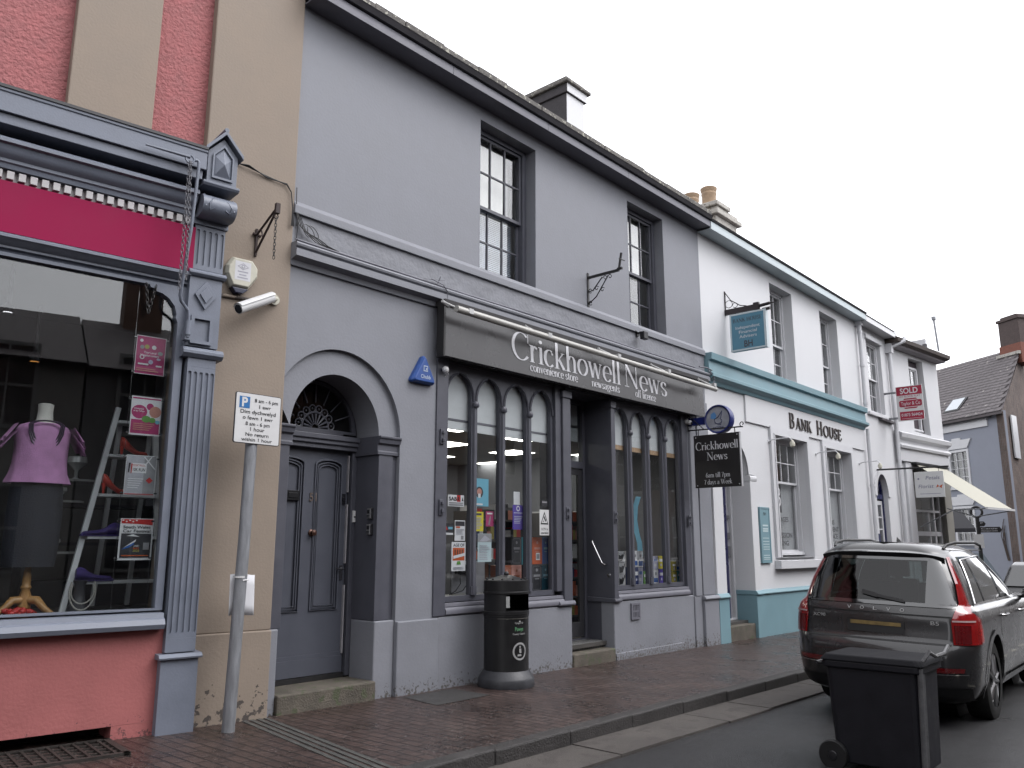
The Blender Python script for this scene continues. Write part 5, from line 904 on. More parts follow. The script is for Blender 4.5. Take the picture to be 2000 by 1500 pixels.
b = MB(); b.tube([(23.05, -.42, 7.02), (23.0, -.42, 6.92), (22.86, -.12, 6.78), (22.8, -.09, 6.7), (22.8, -.09, -.1)], .05, 10); b.box(22.72, 22.9, -.16, .01, 6.6, 6.85); o = b.build('downpipe', M_WTRIM, loc=(22.8, -.09, 0), smooth=40); tag(o, 'white swan-necked downpipe between the narrow white house and the florist', 'downpipe')
# ================================================================== florist shop, turned a little to the street
FO = thing('florist_shop', 'white florist shop with dark eaves, grey corner pilasters and open cream awning', 'shop', (22.92, 0, 0), R(-7), world=False)
b = MB(); b.poly([(0, -.5), (3.22, -.5), (3.22, 6.80), (0, 6.80)], [[(1.27, 4.62), (2.35, 4.58), (2.2, 6.72), (1.25, 6.70)], [(.72, .2), (2.72, .2), (2.72, 3.72), (.72, 3.72)]], 0, .22); b.box(3.1, 3.22, .2, 5, -.5, 7.6); b.box(0, 3.22, 4.9, 5, -.5, 7); b.build('wall', M_WHITE, FO)
b = MB(); b.box(1.255, 2.34, .17, .3, 4.66, 6.7); b.build('window_recess', mat('maroon_recess', (.055, .04, .05), .7, .2, 5), FO); 
w = sash(FO, 1.3, 2.05, 4.68, 6.5, .1, 2, 2, M_WTRIM, M_GLASS, box=.06)
b = MB(); b.extr([(.1, 6.80), (-.22, 6.82), (-.24, 6.86), (.1, 6.86)], -.1, 3.3); b.build('soffit', mat('lilac_grey_soffit', (.3, .28, .3), .6, .1, 5), FO); b = MB(); b.extr([(.1, 6.862), (-.26, 6.862), (-.36, 6.90), (-.38, 7.0), (-.3, 7.03), (.1, 7.1)], -.15, 3.34); b.build('eaves_gutter', mat('brown_eaves', (.075, .058, .052), .6, .25, 6), FO, bevel=.004)
b = MB(); b.add([(-.1, -.3, 7.03), (3.34, -.3, 7.03), (3.34, 2.8, 8.3), (-.1, 2.8, 8.3), (-.1, 5, 7.1), (3.34, 5, 7.1)], [(0, 1, 2, 3), (3, 2, 5, 4)]); b.box(1.85, 1.95, -.3, -.2, 7.0, 7.15); b.build('roof', M_SLATE, FO)
b = MB(); b.extr([(.05, 4.06), (-.16, 4.06), (-.18, 4.12), (-.1, 4.2), (-.1, 4.28), (-.2, 4.34), (-.22, 4.44), (-.12, 4.5), (.05, 4.55)], -.05, 3.2); b.build('cornice', M_WTRIM, FO, smooth=35)
b = MB(); b.box(-.05, 3.2, -.1, .05, 3.72, 4.062); b.build('fascia_board', M_WTRIM, FO, bevel=.005)
for x0, x1, m in ((.35, .74, M_WTRIM), (2.72, 3.2, mat('grey_green_paint', (.3, .29, .26), .6, .08, 4))):
    b = MB(); b.box(x0, x1, -.06, .1, -.3, 3.72); b.build('corner_pilaster', m, FO, bevel=.008)
b = MB(); b.frame(.74, 2.72, .5, 3.7, .07, .1, .18); b.box(.8, 2.66, .1, .18, 2.42, 2.48); b.box(.8, 2.66, .1, .18, 1.78, 1.9); b.box(1.9, 1.95, .1, .18, .55, 2.42); b.box(2.25, 2.33, .1, .18, .55, 3.65); wF = b.build('shop_window', M_WTRIM, FO); b = MB(); b.box(.78, 2.68, .135, .14, .5, 3.66); b.build('pane', M_GLASS, wF); b = MB(); wavy(b, .8, 2.2, 1.9, 3.6, .4); b.build('curtain', mat('taupe_curtain', (.25, .22, .2), .9, .1, 9), wF); b = MB(); b.box(.7, 2.8, 1.2, 1.22, .2, 3.7); b.build('inner_wall', M_DKROOM, wF)
b = MB(); b.tube([(2.85, -.25, 7.1), (2.85, -.2, 8.05)], .03, 8); b.tube([(2.85, -.2, 8.05), (2.85, -.2, 8.15)], .065, 8); o = b.build('vent_pipe', M_GALV); o.location = (22.92, 0, 0); o.rotation_euler = (0, 0, R(-7)); o.data.transform(Matrix.Translation((-2.85, .25, -7.1))); o.location = Matrix.Rotation(R(-7), 3, 'Z') @ Vector((2.85, -.25, 7.1))+Vector((22.92, 0, 0)); tag(o, 'thin grey vent pipe standing above the florist eaves', 'vent pipe')
FA2 = thing('florist_awning', 'open cream canvas awning over the florist window', 'awning', (22.92, 0, 0), R(-7), world=False)
M_CANV = mat('cream_canvas', (.5, .485, .41), .8, .05, 6)
b = MB(); b.add([(.8, -.12, 3.68), (2.75, -.12, 3.68), (2.75, -1.75, 2.46), (.8, -1.75, 2.46), (.8, -.12, 3.675), (2.75, -.12, 3.675), (2.75, -1.75, 2.455), (.8, -1.75, 2.455)], [(0, 1, 2, 3), (7, 6, 5, 4), (0, 3, 7, 4), (1, 5, 6, 2), (3, 2, 6, 7)]); b.build('canvas', M_CANV, FA2, recalc=False)
b = MB(); b.box(.78, 2.77, -1.79, -1.74, 2.42, 2.475); b.build('front_bar', M_WPL, FA2); b = MB(); b.box(.7, 2.8, -.2, -.06, 3.66, 3.72); b.build('roller', M_BLKPL, FA2)
for s_, P in enumerate((((.82, -.1, 2.0), (.82, -.95, 2.42), (.82, -1.75, 2.44)), ((2.72, -.1, 2.55), (2.72, -.8, 2.3), (2.72, -1.75, 2.44)))):
    b = MB(); b.tube(P, .016, 6); b.build('arm', M_GALV, FA2)
PS = thing('hanging_sign', 'small white hanging sign of the florist with orange butterfly', 'sign', (20.9, -1.1, 2.6)); xs_ = 21.2
b = MB(); b.box(xs_, xs_+.03, -1.49, -.85, 2.64, 3.25); b.build('board', M_WPL, PS, bevel=.003); b = MB(); b.tube([(xs_+.015, 0, 3.36), (xs_+.015, -1.62, 3.35)], .022, 7); b.tube([(xs_+.015, -1.0, 3.24), (xs_+.015, -1.0, 3.35)], .006, 4); b.tube([(xs_+.015, -1.4, 3.24), (xs_+.015, -1.4, 3.35)], .006, 4); b.build('bracket', M_BLACK, PS)
F = (Vector((xs_-.001, -.85, 2.64)), Vector((0, -1, 0)), Z_); b = MB(); b.ftext(F, 'Petals', .40, .42, .085, .001, 0, w=.3, shear=.2); b.ftext(F, 'Florist', .24, .22, .085, .001, 0, w=.33, shear=.2); b.frect(F, .1, .55, .08, .09, .001, 0); b.flat(F, [(.46, .22), (.50, .3), (.53, .25)], .001, 1); b.flat(F, [(.53, .25), (.61, .3), (.58, .2)], .001, 1); b.flat(F, [(.06, .44), (.09, .47), (.12, .44), (.09, .42)], .001, 0); b.build('lettering', [mat('lavender_print', (.2, .2, .3), .6), M_ORNG], PS)
SO = thing('estate_agent_board', 'red and white SOLD estate agent board fixed to the white wall above the florist', 'sign', (22.3, -.6, 4.4)); xs_ = 22.3
def lerp_s(X): t = (X-19)/2; return t
y0_, y1_, z0_, z1_ = -.29, -.93, 4.66, 5.56
b = MB(); b.box(xs_, xs_+.02, y1_, y0_, z0_, z1_); b.build('board', M_WPL, SO); F = (Vector((xs_-.001, y0_, z0_)), Vector((0, -1, 0)), Z_); W_, H_ = .64, .9; b = MB()
b.frect(F, .015, W_-.01, H_-.235, H_-.01, .001, 0); b.frect(F, .06, W_-.01, .02, .24, .001, 0)
b.flat(F, [(.06, .39), (.09, .36), (.58, .36), (.61, .39), (.61, .50), (.58, .53), (.09, .53), (.06, .50)], .001, 0); b.flat(F, [(.16, .545), (.51, .545), (.47, .58), (.2, .58)], .001, 0); b.flat(F, [(.2, .31), (.47, .31), (.51, .345), (.16, .345)], .001, 0)
b.ftext(F, 'SOLD', .32, H_-.19, .14, .002, 1, w=.43, bold=.03); b.ftext(F, '1ST FLOOR FLAT', .33, .605, .045, .002, 0, w=.5, bold=.01); b.ftext(F, 'Taylor & Co', .335, .405, .09, .002, 1, w=.46); b.ftext(F, '01873 564424', .345, .115, .075, .002, 1, w=.5, bold=.01); b.frect(F, .1, .58, .055, .062, .002, 1)
b.build('lettering', [mat('estate_red', (.36, .012, .045), .4, .05, 6), M_OFFW], SO); b = MB(); b.box(xs_+.021, xs_+.05, -.35, .02, 4.72, 4.78); b.box(xs_+.021, xs_+.05, -.35, .02, 5.4, 5.45); b.build('bracket', M_GALV, SO)
# ================================================================== far grey cottage across the junction
fo = Vector((34.08, -.51, 0)); ang = math.atan2(.82, .57)
# local frame: +x runs along the front away from the street, -y is outward (towards the camera side), so the front is at y=0
GC = thing('grey_cottage', 'pale grey cottage with slate roof, brick gable and tall brick chimney at the street bend', 'cottage', tuple(fo), ang, world=False)
# outward normal of the front is (-.82,.57): that is +y of a frame rotated by ang, so the front faces +y here
M_CGREY = mat('pale_grey_render', (.30, .32, .38), .7, .06, 1.4, .15, 25); M_CBRK = brick('gable_brick', (.075, .052, .045), (.11, .078, .066), (.1, .09, .085), .225, .075, .85, .6, .012, rot=(R(90), 0, R(90)))
b = MB(); b.poly([(-.0, -1), (7, -1), (7, 6.4), (0, 6.4)], [[(1.82, 1.66), (2.78, 1.66), (2.78, 2.97), (1.82, 2.97)], [(1.84, 3.78), (2.76, 3.78), (2.76, 5.14), (1.84, 5.14)]], 0, -.15); b.box(6.9, 7, -6, -.15, -1, 6.4); b.box(0, 7, -6, -5.9, -1, 6.4); b.build('wall', M_CGREY, GC)
b = MB(); b.box(-.02, .28, -.02, .012, -1, 6.35); b.add([(-.02, .01, -1), (3.5, -6, -1), (3.5, -6, 6.4), (1.6, -2.75, 8.95), (-.02, .01, 6.4)], [(0, 1, 2, 3, 4)]); b.build('brick_gable', M_CBRK, GC)
b = MB(); b.add([(-.2, .25, 6.32), (7.1, .25, 6.32), (7.1, -2.75, 9.3), (1.5, -2.75, 9.3), (3.3, -6.2, 6.4), (7.1, -6.2, 6.4), (-.2, .25, 6.24), (7.1, .25, 6.24), (7.1, -2.75, 9.22), (1.5, -2.75, 9.22)], [(0, 1, 2, 3), (3, 2, 5, 4), (6, 9, 8, 7), (0, 6, 7, 1), (0, 3, 9, 6)])
rC = b.build('roof', mat('cottage_slate', (.125, .11, .115), .8, .25, 3, .4, 12), GC)
b = MB(); n_ = 21                                                  # overlapping slate courses
rs = random.Random(6)
for i in range(n_):
    t0, t1 = i/n_, (i+1.15)/n_; x = -.2+1.7*t0+(.15 if i % 2 else 0)
    while x < 7.1:
        w_ = .34; e = rs.uniform(-.01, .012); P = lambda t, x_, l: (x_, .27-3.02*t, 6.335+2.97*t+l)
        b.add([P(t0+e*.3, x+.006, .035), P(t0+e*.3, x+w_-.006, .035), P(min(t1, 1), x+w_-.006, .008), P(min(t1, 1), x+.006, .008), P(t0+e*.3, x+.006, .012), P(t0+e*.3, x+w_-.006, .012)], [(0, 1, 2, 3), (4, 5, 1, 0)]); x += w_
b.build('slates', mat('slate_courses', (.135, .12, .125), .75, .3, 5, .2, 30, fleck=((.3, .28, .26), 4, .66)), rC)
b = MB(); b.box(2.25, 2.95, 0, .1, 0, .1); b.v = []; b.f = []; b.mi = []
Pq = lambda t, x_, l: (x_, .27-3.02*t, 6.335+2.97*t+l)
b.add([Pq(.13, 2.2, .06), Pq(.13, 3.0, .06), Pq(.30, 3.0, .10), Pq(.30, 2.2, .10), Pq(.13, 2.2, .0), Pq(.13, 3.0, .0), Pq(.30, 3.0, .0), Pq(.30, 2.2, .0)], [(0, 1, 2, 3), (0, 4, 5, 1), (1, 5, 6, 2), (2, 6, 7, 3), (3, 7, 4, 0)]); b.build('skylight_frame', M_BLKPL, rC)
b = MB(); b.add([Pq(.14, 2.3, .075), Pq(.14, 2.95, .075), Pq(.29, 2.95, .112), Pq(.29, 2.3, .112)], [(0, 1, 2, 3)]); b.build('skylight', mat('skylight_pane', (.35, .4, .45), .05, .02, 3, spec=1, coat=1), rC)
b = MB(); b.box(1.17, 2.22, -3.08, -2.42, 8.6, 9.42); b.build('chimney_base', mat('orange_brick', (.22, .085, .06), .8, .2, 18, .3, 40), rC, bevel=.01)
b = MB(); b.box(1.2, 2.18, -3.05, -2.45, 9.42, 10.4); b.box(1.14, 2.24, -3.1, -2.4, 10.4, 10.52); b.box(1.3, 2.1, -3.0, -2.5, 10.52, 10.62); b.build('chimney', mat('sooty_brick', (.095, .072, .068), .85, .25, 14, .4, 40), rC, bevel=.015)
b = MB(); b.box(1.2, 2.3, -2.5, -2.3, 8.95, 9.07); b.build('flashing', M_CHW, rC)
for z0, z1, rws in ((3.78, 5.14, 4), (1.66, 2.97, 4)):
    b = MB(); b.frame(1.78, 2.82, z0-.04, z1+.05, .09, -.12, .03); [b.box(1.86+.88*i/3-.012, 1.86+.88*i/3+.012, -.09, -.02, z0+.04, z1-.04) for i in (1, 2)]; [b.box(1.86, 2.74, -.085, -.025, z0+.04+(z1-z0-.08)*j/rws-.012, z0+.04+(z1-z0-.08)*j/rws+.012) for j in range(1, rws)]; wC = b.build('window_frame', M_WTRIM, GC); b = MB(); b.box(1.85, 2.75, -.06, -.055, z0+.03, z1-.03); b.build('pane', M_GLASS, wC); b = MB(); b.box(1.6, 3, -.9, -.88, z0-.3, z1+.3); b.build('room', M_DKROOM, wC); b = MB(); b.box(1.72, 2.88, -.02, .08, z0-.12, z0-.05); b.build('sill', M_WTRIM, wC)
    b = MB(); b.exty([(1.8, z1+.08), (2.8, z1+.08), (3.02, z1+.42), (2.55, z1+.42), (2.53, z1+.5), (2.1, z1+.5), (2.08, z1+.42), (1.58, z1+.42)], -.02, .05); b.build('window_head', M_WTRIM, wC, bevel=.006)
b = MB(); b.box(.7, 3.2, -.02, .06, 5.92, 6.2); b.box(.7, 3.2, -.02, .1, 6.2, 6.24); b.build('eaves_board', M_WTRIM, GC)
b = MB(); b.tube([(.35, .2, 6.24), (3.2, .2, 6.24)], .05, 8); b.build('gutter', M_BLKPL, GC); b = MB(); b.add([(.30, -.62, 4.7), (.62, -1.16, 4.7), (.62, -1.16, 6.3), (.30, -.62, 6.3), (.26, -.65, 4.7), (.58, -1.19, 4.7), (.58, -1.19, 6.3), (.26, -.65, 6.3)], [(0, 1, 2, 3), (7, 6, 5, 4), (0, 4, 5, 1), (1, 5, 6, 2), (2, 6, 7, 3), (3, 7, 4, 0)]); b.build('side_window', M_WTRIM, GC)
b = MB(); rv = random.Random(3)
for k in range(5): b.tube([(.38+.02*k, .03, 1.0), (.45+.08*k*rv.uniform(.4, 1), .05, 1.5+.1*k), (.40+.1*rv.random(), .05, 2.0+.12*k)], .012, 4)
b.build('bare_climber', mat('climber_stem', (.08, .06, .05), .8), GC)
# low wall and distant fence on the right
b = MB(); b.box(30, 46, -5.35, -5.2, -.8, 1.45); o = b.build('boundary_wall', mat('dark_garden_wall', (.07, .07, .075), .8, .2, 4, .3, 20), loc=(36, -5.3, -.5)); tag(o, 'low dark wall in the distance beyond the parked cars', 'wall')
# fingerpost and the dark awning behind it
FP = thing('fingerpost', 'black fingerpost with ring top and white lettered arms', 'signpost', (27.5, -.75, -.2)); fx, fy = 27.5, -.74
b = MB(); b.tube([(fx, fy, -.3), (fx, fy, 2.35)], .055, 10); b.build('post', M_BLACK, FP, smooth=40); b = MB(); b.tube([(fx, fy+.15*math.cos(R(a)), 2.5+.15*math.sin(R(a))) for a in range(0, 360, 20)], .035, 8, True); b.build('ring', M_BLACK, FP, smooth=50)
for dy, z0, z1, tx in ((-.62, 1.90, 2.06, ('Castle', 'Information Centre')), (-.22, 2.08, 2.22, ('P',))):
    b = MB(); F = (Vector((fx, fy, 0)), Vector((0, -1, 0)), Z_); b.flat(F, [(.05, z0), (-dy-.05, z0), (-dy, (z0+z1)/2), (-dy-.05, z1), (.05, z1)], .05, 0); b.flat(F, [(.05, z0), (-dy-.05, z0), (-dy, (z0+z1)/2), (-dy-.05, z1), (.05, z1)], .03, 0)
    for j, t in enumerate(tx): b.ftext(F, t, .09, z1-.065-.065*j, .04, .052, 1, align='L', w=(-dy-.2) if len(tx) > 1 else .06)
    b.build('finger', [M_BLACK, M_OFFW], FP)
b = MB(); b.box(fx-.07, fx-.055, fy-.13, fy+.13, 1.45, 1.85); F = (Vector((fx-.071, fy, 1.45)), Vector((0, -1, 0)), Z_); b.build('notice', M_WPL, FP)
b = MB(); cx, cy, cz = 28.6, .02, 2.05
b.add([(cx, cy+.45, cz), (cx, cy-.45, cz), (cx+.5, cy+.05, cz+.62), (cx+.5, cy+.2, cz+.62), (cx, cy+.45, cz-.12), (cx, cy-.45, cz-.12), (cx+1, cy-.2, cz), (cx+1, cy+.45, cz)], [(0, 1, 2, 3), (0, 4, 5, 1), (1, 6, 2), (0, 3, 7)]); o = b.build('door_canopy', M_CHAR, loc=(cx, cy, cz)); tag(o, 'small dark pointed canopy with pale scalloped edge behind the fingerpost', 'canopy')
# ================================================================== houses across the street (seen mirrored in the shop glass)
M_OPP = mat('opposite_render', (.22, .21, .2), .85, .15, 1.2, .2, 20); M_OPB = mat('opposite_brick_red', (.14, .08, .06), .85, .25, 9, .4, 40); M_OPP2 = mat('opposite_dark_render', (.13, .125, .13), .85, .15, 1.2, .2, 20); M_SHF = mat('opposite_frame_grey', (.2, .2, .2), .6); M_OPW = mat('opposite_white', (.55, .55, .55), .8, .08, 2)
for i, (x0, x1, h, m, lab) in enumerate(((-14, -5, 8.6, M_OPB, 'dark brick house across the street, left of the camera'), (-4.95, 3.5, 5.3, M_OPP, 'dark rendered house across the street facing the pink shop'), (3.55, 10.5, 5.25, M_OPP2, 'dark grey house across the street facing the grey building'), (10.55, 19, 5.9, M_OPB, 'brick house across the street facing the white and turquoise house'), (19.05, 30, 7.2, M_OPW, 'white boarded house across the street facing the florist'), (30.05, 44, 8.5, M_OPB, 'tall brick house far along the opposite side of the street'), (44.05, 70, 9.5, M_OPP, 'tall rendered house at the far end of the opposite side'))):
    H = thing('house', lab, 'house', ((x0+x1)/2, -12.2, 0)); yb = -12.0
    b = MB(); b.box(x0, x1, yb-6, yb, -.5, h); b.build('wall', m, H)
    b = MB(); b.add([(x0, yb+.35, h), (x1, yb+.35, h), (x1, yb-3, h+1.8), (x0, yb-3, h+1.8), (x0, yb-6.2, h), (x1, yb-6.2, h)], [(0, 1, 2, 3), (3, 2, 5, 4), (0, 3, 4), (1, 5, 2), (0, 4, 5, 1)]); rO = b.build('roof', MATS['cottage_slate'], H)
    xc_ = x0+.9; b = MB(); b.box(xc_, xc_+.9, yb-3.4, yb-2.6, h+1.2, h+3.2); b.build('chimney', M_OPB, rO)
    nwin = 3
    for j in range(nwin):
        cx = x0+(x1-x0)*(j+.5)/nwin
        for z0 in (1.0, 3.9):
            b = MB(); b.box(cx-.5, cx+.5, yb, yb+.02, z0, z0+1.7); w_ = b.build('window', mat('opposite_dark_glass', (.02, .02, .025), .1, .1), H)
            b = MB(); fl_ = [(cx-.56, z0-.06), (cx+.56, z0-.06), (cx+.56, z0+1.76), (cx-.56, z0+1.76)]; b.poly(fl_, [[(cx-.48, z0+.02), (cx-.02, z0+.02), (cx-.02, z0+.82), (cx-.48, z0+.82)], [(cx+.02, z0+.02), (cx+.48, z0+.02), (cx+.48, z0+.82), (cx+.02, z0+.82)], [(cx-.48, z0+.88), (cx-.02, z0+.88), (cx-.02, z0+1.68), (cx-.48, z0+1.68)], [(cx+.02, z0+.88), (cx+.48, z0+.88), (cx+.48, z0+1.68), (cx+.02, z0+1.68)]], yb+.05, yb); b.build('frame', M_SHF if x0 < 10 else M_WTRIM, w_)
    if m is M_OPW:
        b = MB(); z = .2
        while z < h-.1: b.add([(x0, yb+.004, z+.2), (x1, yb+.004, z+.2), (x1, yb+.045, z), (x0, yb+.045, z), (x0, yb+.004, z), (x1, yb+.004, z)], [(0, 1, 2, 3), (3, 2, 5, 4)]) if not (1.0-.2 < z < 2.7 or 3.7 < z < 5.6) else None; z += .2
        b.build('weatherboards', M_OPW, H)

# the street continues on this side behind the camera's left shoulder
for x0, x1, h, lab in ((-16, -3.2, 10.5, 'tall brick house further along this side, left of the pink shop'), (-34, -16.1, 10, 'tall brick house at the left end of this side of the street')):
    H = thing('house', lab, 'house', ((x0+x1)/2, 3, 0)); y0 = 1.2-(x1+3)*.1; b = MB(); b.box(x0, x1, y0, y0+6, -.5, h); b.build('wall', M_OPB, H); b = MB(); b.add([(x0, y0-.3, h), (x1, y0-.3, h), (x1, y0+3, h+2.4), (x0, y0+3, h+2.4), (x0, y0+6.2, h), (x1, y0+6.2, h)], [(0, 1, 2, 3), (3, 2, 5, 4), (0, 3, 4), (1, 5, 2)]); b.build('roof', MATS['cottage_slate'], H)
    for j in range(4):
        for z0 in (1, 4, 7): b = MB(); cx = x0+(x1-x0)*(j+.5)/4; b.box(cx-.55, cx+.55, y0-.02, y0, z0, z0+1.8); b.build('window', MATS['opposite_dark_glass'], H)
b = MB(); H = thing('house', 'rendered house closing the street behind the camera', 'house', (-40, -5, 0)); b.box(-46, -40, -14, 4, -.5, 10); b.build('wall', M_OPP2, H); b = MB(); b.add([(-39.7, -14, 10), (-39.7, 4, 10), (-43, 4, 12.5), (-43, -14, 12.5)], [(0, 1, 2, 3)]); b.build('roof', MATS['cottage_slate'], H)
# ================================================================== litter bin, parking sign, wheelie bin
LB = thing('litter_bin', 'round black cast litter bin with flared base standing before the news shop window', 'litter bin', (7.06, -.30, zp(7.06)))
bx, by, bz = 7.07, -.36, zp(7.06); KB = .77
def LP(p): return [(r*KB, h) for r, h in p]
b = MB(); b.lathe(LP([(.405, 0), (.41, .02), (.405, .085), (.395, .10), (.34, .165), (.325, .175), (.0, .175)]), (bx, by, bz), 40); b.build('base', mat('bin_grey_base', (.04, .041, .047), .45, .2, 9, .1, 60), LB, smooth=35)
MBIN = mat('bin_black', (.012, .012, .013), .38, .25, 7, .06, 90, fleck=((.05, .05, .05), 40, .72))
b = MB(); b.lathe(LP([(.325, .17), (.325, .74), (.33, .745), (.33, .765), (.338, .77), (.338, .80), (.30, .81), (.30, .17)]), (bx, by, bz), 40, cap=False); b.build('drum', MBIN, LB, smooth=35)
# hood with a wide posting opening turned to the street
a_mid = -93
b = MB(); b.lathe(LP([(.325, .80), (.325, 1.03), (.308, 1.03), (.308, .80), (.325, .80)]), (bx, by, bz), 30, a0=a_mid+45, a1=a_mid+325-10, cap=False)
b.lathe(LP([(.308, .985), (.33, .985), (.338, .99), (.338, 1.01), (.33, 1.015), (.33, 1.13), (.31, 1.14), (.30, 1.125), (.20, 1.155), (.08, 1.185), (.0, 1.19)]), (bx, by, bz), 40); b.ball((bx, by, bz+1.2), .03, 10)
for i in range(12):
    a = 2*math.pi*i/12; b.ball((bx+.29*KB*math.cos(a), by+.29*KB*math.sin(a), bz+1.145), .014, 6)
b.build('hood', MBIN, LB, smooth=35)
b = MB(); b.lathe(LP([(.29, .795), (.0, .79)]), (bx, by, bz), 24); b.build('inner_liner', mat('liner_black', (.006, .006, .006), .8), LB)
def on_drum(a, z, w, h, r=.3262*.77, n=6):
    return [(bx+r*math.cos(R(a+w*(i/n-.5))), by+r*math.sin(R(a+w*(i/n-.5))), bz+z+h*k) for i in range(n+1) for k in (0, 1)]
def drum_patch(b, a, z, w, h, r=.3262*.77, mi=0):
    P = on_drum(a, z, w, h, r); b.add(P, [(2*i, 2*i+2, 2*i+3, 2*i+1) for i in range(6)], mi)
b = MB(); drum_patch(b, -134, .845, 9, .12, .3263*.77, 0); b.build('sticker', mat('stub_plate', (.45, .46, .45), .5, .15, 14), LB)
b = MB(); rr_ = .3262*.77
def drum_text(b, t, a, z, h, mi=0, w=None):
    m = MB(); m.ftext((Vector((0, 0, 0)), X_, Z_), t, 0, 0, h, 0, w=w, bold=.03); b.add([(bx+rr_*math.cos(R(a)+p.x/rr_), by+rr_*math.sin(R(a)+p.x/rr_), bz+z+p.z) for p in m.v], m.f, mi)
drum_text(b, 'Cyngor Sir', -103, .675, .018); drum_text(b, 'Powys', -103, .60, .04, 1, .11); drum_text(b, 'County Council', -103, .56, .018)
for i in range(24):
    a0, a1 = 2*math.pi*i/24, 2*math.pi*(i+1)/24; q = lambda a, r: (bx+rr_*math.cos(R(-101)+r*math.cos(a)/rr_), by+rr_*math.sin(R(-101)+r*math.cos(a)/rr_), bz+.385+r*1.02*math.sin(a)); b.add([q(a0, .092), q(a1, .092), q(a1, .072), q(a0, .072)], [(0, 1, 2, 3)], 0)
def ds(P, mi=0): b.add([(bx+rr_*math.cos(R(-101)+p[0]/rr_), by+rr_*math.sin(R(-101)+p[0]/rr_), bz+.385+p[1]) for p in P], [tuple(range(len(P)))], mi)
ds([(-.012, .03), (.015, .03), (.02, -.015), (.005, -.02), (-.012, -.01)]); ds([(-.01, .038), (.01, .038), (.01, .058), (-.01, .058)]); ds([(-.035, -.05), (.02, -.05), (.015, -.03), (-.03, -.028)])
ds([(-.02, .66-.385+.035), (.0, .66-.385+.05), (.01, .66-.385+.03)])
b.build('lettering', [mat('bin_silver_print', (.36, .36, .36), .5, .1, 20), mat('bin_green_print', (.12, .32, .16), .5, .1, 20)], LB, recalc=False)
b = MB(); b.tube([(bx+.329*KB*math.cos(R(a)), by+.329*KB*math.sin(R(a)), bz+.728) for a in range(-160, -50, 8)], .004, 4); b.build('lid_seam', mat('worn_edge', (.10, .095, .085), .5), LB)
# parking sign on its galvanised post
PX, PY = 3.80, -.30
PP = thing('parking_sign', 'white bilingual parking sign plate on a galvanised post before the beige pier', 'sign', (PX, PY, zp(PX)))
b = MB(); b.tube([(PX-.04, PY, zp(PX)-.1), (PX, PY, 1.6), (PX+.015, PY, 2.79)], [.052, .05, .05], 20); b.build('post', M_GALV, PP, smooth=40)
b = MB(); b.tube([(PX-.02, PY, 1.235), (PX-.02, PY, 1.25)], .053, 20); b.tube([(PX-.02, PY-.05, 1.215), (PX+.03, PY-.055, 1.22)], .006, 5); b.build('cable_tie', M_WPL, PP)
b = MB(); pw, ph_ = .445, .44; x0, z0 = 3.602, 2.362; yp = PY-.056
def rrect(x0, x1, z0, z1, r, n=5): return arc(x1-r, z0+r, r, r, -90, 0, n)+arc(x1-r, z1-r, r, r, 0, 90, n)+arc(x0+r, z1-r, r, r, 90, 180, n)+arc(x0+r, z0+r, r, r, 180, 270, n)
b.exty(rrect(x0, x0+pw, z0, z0+ph_, .018), yp, yp+.012); b.build('plate', M_CHAR, PP)
b = MB(); b.exty(rrect(x0+.006, x0+pw-.006, z0+.006, z0+ph_-.006, .014), yp-.002, yp-.0005); b.build('plate_face', M_WPL, PP)
F = FR(x0, yp-.003, z0)
for t, a, z, w, h in (('8 am - 6 pm', .295, .366, .23, .037), ('1 awr', .285, .314, .115, .037), ('Dim dychwelyd', .222, .260, .345, .038), ('o fewn 1 awr', .222, .210, .295, .037), ('8 am - 6 pm', .222, .158, .235, .037), ('1 hour', .222, .112, .14, .037), ('No return', .222, .066, .225, .036), ('within 1 hour', .222, .022, .30, .035)):
    b = MB(); b.ftext(F, t, a, z, h*.84, .001, 0, w=w, bold=.018); b.build('text_line', M_INK, PP)
b = MB(); b.frect(F, .035, .135, .305, .405, .001, 0); b.ftext(F, 'P', .086, .318, .078, .002, 1, w=.055, bold=.05)
b.build('parking_symbol', [mat('parking_blue', (.02, .16, .42), .4, .05, 8), M_WPL], PP)
b = MB(); b.grid(lambda u, v: (3.725+.232*u+.006*v, PY+.06-.02*math.sin(u*3.1)-.035*max(0, u-.7)*v-.02*max(0, .2-u)*v, 1.262-.335*v+.008*math.sin(u*5)), 14, 4); o = b.build('paper_notice', M_PAPER, loc=(3.84, PY+.06, .93), smooth=60); tag(o, 'blank white paper tied round the galvanised parking sign post', 'paper notice'); 
md = o.modifiers.new('thick', 'SOLIDIFY'); md.thickness = .002
# wheelie bin at the kerb side of the road
WB = thing('wheelie_bin', 'black plastic wheelie bin with grey lip standing in the road behind the parked car', 'wheelie bin', (6.75, -4.5, -.14))
gz_ = -.14; xa, xb = 6.52, 7.05
M_WB = mat('bin_dark_plastic', (.014, .014, .019), .55, .2, 5, .08, 120, spec=.25)
def wbox(b, z0, z1, yb0, yf0, yb1, yf1, xi0, xi1, r=.05):
    def ring(yb, yf, xi):
        P = []
        for cx, cy, a in ((xb-xi-r, yb-r, 0), (xa+xi+r, yb-r, 90), (xa+xi+r, yf+r, 180), (xb-xi-r, yf+r, 270)):
            P += [(cx+r*math.cos(R(a+t)), cy+r*math.sin(R(a+t))) for t in (0, 30, 60, 90)]
        return P
    A, B_ = ring(yb0, yf0, xi0), ring(yb1, yf1, xi1); n = len(A)
    b.add([(p[0], p[1], z0) for p in A]+[(p[0], p[1], z1) for p in B_], [(i, (i+1) % n, n+(i+1) % n, n+i) for i in range(n)]+[tuple(range(n))[::-1], tuple(range(n, 2*n))])
